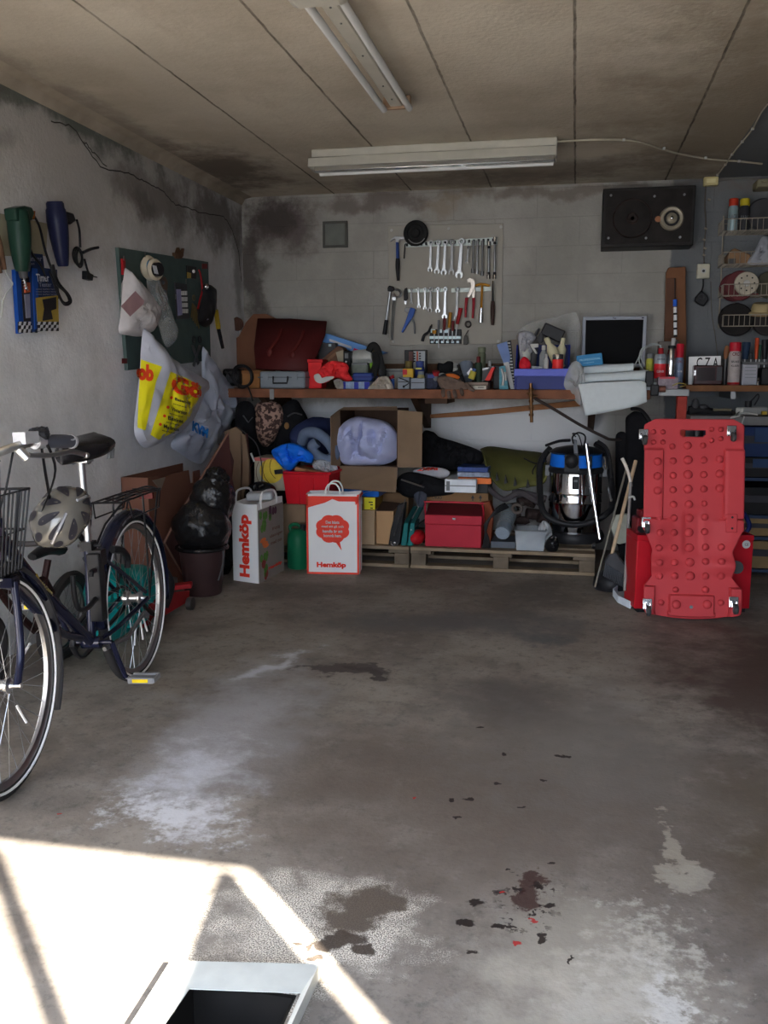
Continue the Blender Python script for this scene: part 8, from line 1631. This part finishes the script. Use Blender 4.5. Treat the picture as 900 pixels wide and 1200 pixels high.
# ---- red steel chest
A6, B6 = W(743,718,Z=0), W(878,718,Z=0); ux = (B6-A6); wdt = ux.length; ux.normalize(); ya = math.atan2(ux.y, ux.x); hz = W(878,627,Y=B6.y).z
MC = Matrix.Translation(A6) @ Matrix.Rotation(ya, 4, 'Z'); t = thing('steel_chest', 'bright red steel equipment chest standing on the floor behind the creeper board', 'chest', A6, M=MC); cr_ = mat('chest_red', c(150,22,32), .35, .1, .05)
MB(MC).box(0,wdt,0,.22,.022,hz-.03).build('chest_body', cr_, t, bev=.005)
g = MB(MC); g.box(0,wdt,0,.012,hz-.03,hz); g.box(0,wdt,.208,.22,hz-.03,hz); g.box(0,.012,.012,.208,hz-.03,hz); g.box(wdt-.012,wdt,.012,.208,hz-.03,hz); g.build('top_rim', cr_, t, bev=.003)
for x in (.02, wdt-.08):
    for y in (.01,.15): MB(MC).box(x,x+.06,y,y+.06,.0,.022).build('foot', BLK, t)
g = MB(MC); p = V(wdt-.04,-.001,hz-.05); g.cyl(p, p+V(0,-.002,0), .022, n=28); ced = g.build('round_sticker', PAPER, t); write('CE', .02, .014, MC @ (p+V(0,-.004,0)), MC.to_3x3() @ V(1,0,0), (0,0,1), BLK, ced)
# tools on top of the chest
t = thing('red_power_tool', 'dark red tool with black adjusting knob lying on top of the chest', 'power tool', MC @ V(wdt-.12,.2,hz)); g = MB(MC); g.box(wdt-.26,wdt-.06,.06,.19,hz-.028,hz+.06); g.box(wdt-.24,wdt-.14,.08,.19,hz+.061,hz+.17); g.build('tool_body', mat('dull_dark_red', c(92,24,30), .4), t, bev=.008); g = MB(MC); g.cyl((wdt-.07,.08,hz+.02),(wdt-.04,.05,hz+.03),.02); g.build('knob', BLK, t); g = MB(MC); g.boxc((wdt-.16,.09,hz+.05),(.06,.02,.03)); g.build('blue_grip', mat('muted_blue', c(50,66,110)), t)
t = thing('blue_clamp_handle', 'dark blue bent handle with red end beside the dark red tool on the chest', 'clamp', MC @ V(wdt,.2,hz)); g = MB(); g.tube([W(857,615,Y=5.35),W(868,628,Y=5.3),W(878,618,Y=5.3),W(875,607,Y=5.34),W(866,594,Y=5.4),W(862,588,Y=5.42)], .013, 10); g.build('handle', mat('ink_blue', c(28,36,84), .35), t); g = MB(); g.cyl(W(862,590,Y=5.42), W(858,582,Y=5.44), .016); g.build('red_end', RED, t)
t = thing('red_machine_part', 'dark red machine corner with black knob showing past the creeper edge on the chest', 'machine', MC @ V(.1,.2,hz)); g = MB(MC); g.box(.02,.16,.09,.2,hz-.028,hz+.08); g.box(.04,.12,.1,.19,hz+.081,hz+.12); g.build('machine_body', mat('dull_dark_red', c(92,24,30)), t, bev=.008); g = MB(MC); g.cyl((.04,.06,hz+.02),(.04,.09,hz+.02),.018); g.cyl((.08,.06,hz+.05),(.08,.09,hz+.05),.012); g.build('knob', BLK, t)
# ---- the red moulded creeper
cb = W(808,724,Z=0); tilt = math.atan2(.17, 1.03)
MK = Matrix.Translation(V(W(808,727,Z=0).x+.005, 4.885, .012)) @ Matrix.Rotation(R(5), 4, 'Z') @ Matrix.Rotation(-tilt, 4, 'X')
t = thing('mechanics_creeper', 'red moulded plastic mechanics creeper with caster wheels leaning upright on the chest', 'creeper', MK.translation, M=MK)
CRM = mat('creeper_red', c(152,50,54), .5, 0, .07, 3)
HC = 1.06
def halfw(v):      # outline: half width at height v (0 bottom .. 1 top)
    if v < .05: return .238+.012*(v/.05)**.5
    if v < .155: return .25
    if v < .21: return .25-.045*((v-.155)/.055)
    if v < .34: return .205+.01*math.sin((v-.21)/.13*PI)
    if v < .44: return .205+.045*((v-.34)/.10)
    if v < .955: return .257
    return .257-.02*((v-.955)/.045)**2
def depth(x, v):   # relief towards the viewer (metres)
    d = 0; ax = abs(x)
    sm = lambda a, b, q: max(0, min(1, (q-a)/(b-a)))**2*(3-2*max(0, min(1, (q-a)/(b-a))))
    d += .028*sm(.155,.165,ax)*sm(.50,.51,v)*sm(.85,.84,v)*.7                       # raised shoulder wings
    d += .012*sm(.18,.19,ax)*sm(.53,.535,v)*0
    d += .035*math.exp(-((v-.27)/.035)**2)*sm(.02,.22,ax)                            # cross ridge
    d += .02*sm(.08,.2,ax)*sm(.5,.49,v)*sm(.3,.4,v)
    d += .018*(1 if (-.115 < x < .115 and .012 < v < .115) else 0)                    # foot block
    d -= .012*sm(.06,.03,ax)*sm(.3,.36,v)*sm(.56,.5,v)
    d += .03*sm(.19,.2,ax)*(1 if v < .155 else 0)
    return d
g = MB(MK); nx, nv = 60, 124; vs = []; fs = []
def cv_(u, v): w = halfw(v); return u*w
for j in range(nv+1):
    v = j/nv
    for i in range(nx+1):
        u = i/nx*2-1; x = cv_(u, v); z = v*HC
        if v < .06: z += .028*(u*u)*(1-v/.06)
        if v > .97: z -= .02*max(0, abs(u)-.85)/.15*((v-.97)/.03)
        vs.append((x, -depth(x, v), z))
def hole(i, j):
    v = (j+.5)/nv; u = ((i+.5)/nx*2-1); x = cv_(u, v); z = v*HC
    return abs(x+.005) < .062-(0 if abs(z-.985) < .011 else .008) and abs(z-.985) < .018
for j in range(nv):
    for i in range(nx):
        if not hole(i, j): k = j*(nx+1)+i; fs.append((k, k+1, k+nx+2, k+nx+1))
g.add(vs, fs)
# domes (the moulded bumps)
def px2c(px_, py_):      # where a spot of the photo falls on the creeper's face
    d = RGT*(px_-450)+UPV*(600-py_)+FWD*F; Mi = MK.inverted(); o = Mi @ CAM; dd = Mi.to_3x3() @ d; s = (-.01-o.y)/dd.y; q = o+dd*s; return q.x, q.z
bumps = [(766,506,4),(777,506,4),(834,503,4),(845,503,4),(766,518,4),(777,518,4),(834,516,4),(845,514,4),(788,523,5),(806,522,7),(824,522,5)]
for y, big in ((540,0),(557,0),(574,0)):
    bumps += [(770,y+1,7),(789,y,6),(806.5,y-1,8),(825,y-1,6),(843.5,y-2,7)]
bumps += [(789.5,591,6),(807.5,591,7),(825.5,590,5)]
for y in (607,624): bumps += [(773,y,6),(790,y,6),(808,y,8),(826,y-1,6)]
for y in (642,659): bumps += [(772,y,6),(790.5,y,6),(808.5,y,8),(827,y-1,6),(845,y-1,6)]
bumps += [(773,675,6),(791,675,6),(809,675,8),(827,675,6),(845,675,6),(792,691,5),(827,691,6),(775,706,5),(792,708,8),(828,708,8),(845,706,5)]
for px_, py_, r_ in bumps:
    x, z = px2c(px_, py_); v = z/HC; r0 = r_*.0026
    yy = -depth(x, v)-.006; g.lathe([(r0,0),(r0*.95,.003),(r0*.72,.008),(r0*.35,.011),(.0005,.012)], (x, yy, z), (0,-1,0), 16)
cbody = g.build('creeper_body', CRM, t, solid=.008)
g = MB(MK); p = px2c(809,711); g.cyl((p[0],-.024,p[1]), (p[0],-.03,p[1]), .009); g.build('centre_bolt', CHROME, t)
g = MB(MK); p = px2c(857,613); g.box(p[0]-.03,p[0]+.028,-.028,-.006,p[1]-.05,p[1]+.05); g.build('side_bracket', CRM, t, bev=.005); g = MB(MK)
for dz in (-.028,.03): g.cyl((p[0],-.0285,p[1]+dz), (p[0],-.031,p[1]+dz), .006)
g.build('bracket_hole', BLK, t)
# scuffs of their own shape
sc_ = MB(MK); x, z = px2c(845,656)
# casters
def caster(px_, py_, y0=-.012):
    x, z = px2c(px_, py_); g = MB(MK); g.box(x-.024,x+.024,y0-.006,y0,z-.005,z+.05); cp_ = g.build('caster', CHROME, t, bev=.002)
    g = MB(MK); g.cyl((x,y0-.006,z+.015),(x,y0-.018,z+.015),.016); g.prism([(x-.014,y0-.016,z+.03),(x-.014,y0-.04,z+.01),(x-.014,y0-.046,z-.02),(x-.014,y0-.016,z-.0)], (.003,0,0)); g.prism([(x+.011,y0-.016,z+.03),(x+.011,y0-.04,z+.01),(x+.011,y0-.046,z-.02),(x+.011,y0-.016,z-.0)], (.003,0,0)); g.build('fork', CHROME, cp_)
    g = MB(MK); g.lathe([(.008,-.010),(.023,-.010),(.026,-.006),(.026,.006),(.023,.010),(.008,.010)], (x,y0-.044,z-.012), (1,0,0), 24); g.build('caster_wheel', mat('grey_caster_wheel', (.05,.05,.052), .5), cp_)
for q in ((754,514),(857,510)): caster(*q)
caster(757,617); caster(757.5,712,-.035); caster(858,710,-.035)
# round side wheel peeking out between creeper and chest
g = MB(MK); g.cyl((.235,.02,.262*HC),(.235,.05,.262*HC),.035,n=20); g.build('rear_wheel', mat('grey_caster_wheel', (.05,.05,.052)), t)
# ---- metal frame in the floor
t = thing('floor_frame', 'raised bare metal frame around a dark wet opening in the floor', 'metal frame', (-.68,1.5,0)); fm = mat('bare_metal_frame', (.62,.64,.6), .5, .1, .12, 10, .15)
hz_ = .034; OU = [W(200,1126,Z=hz_), W(374,1130,Z=hz_), V(W(374,1130,Z=hz_).x-.01,1.15,hz_), V(W(200,1126,Z=hz_).x+.02,1.15,hz_)]; z1 = .026
IN = [W(222,1159,Z=z1), W(353,1164,Z=z1), V(W(353,1164,Z=z1).x+.012,1.24,z1), V(W(222,1159,Z=z1).x-.015,1.24,z1)]
g = MB(); n = 4; low = [V(p.x,p.y,.0) for p in OU]; inl = [V(p.x,p.y,.012) for p in IN]
g.add(OU+IN+low+inl, [(i,(i+1)%4,4+(i+1)%4,4+i) for i in range(4)]+[(8+i,8+(i+1)%4,(i+1)%4,i) for i in range(4)]); g.build('frame_body', fm, t, smooth=False, solid=.002)
MB().box(HX0+.002, HX1-.002, HY0+.002, HY1-.002, -.19, -.16).build('wet_bottom', mat('dark_wet_bottom', (.035,.024,.01), .12, 0, .7, 8, spec=.4), t, smooth=False)
g = MB(); g.box(HX0+.001,HX1-.001,HY1-.012,HY1-.002,-.16,-.003); g.box(HX0+.001,HX0+.008,HY0+.01,HY1-.012,-.16,-.003); g.box(HX1-.008,HX1-.001,HY0+.01,HY1-.012,-.16,-.003); g.build('pit_shade_lining', mat('shade_black_lining', (.02,.018,.016), .5), t, smooth=False)  # black lining added to paint the shade on the pit sides
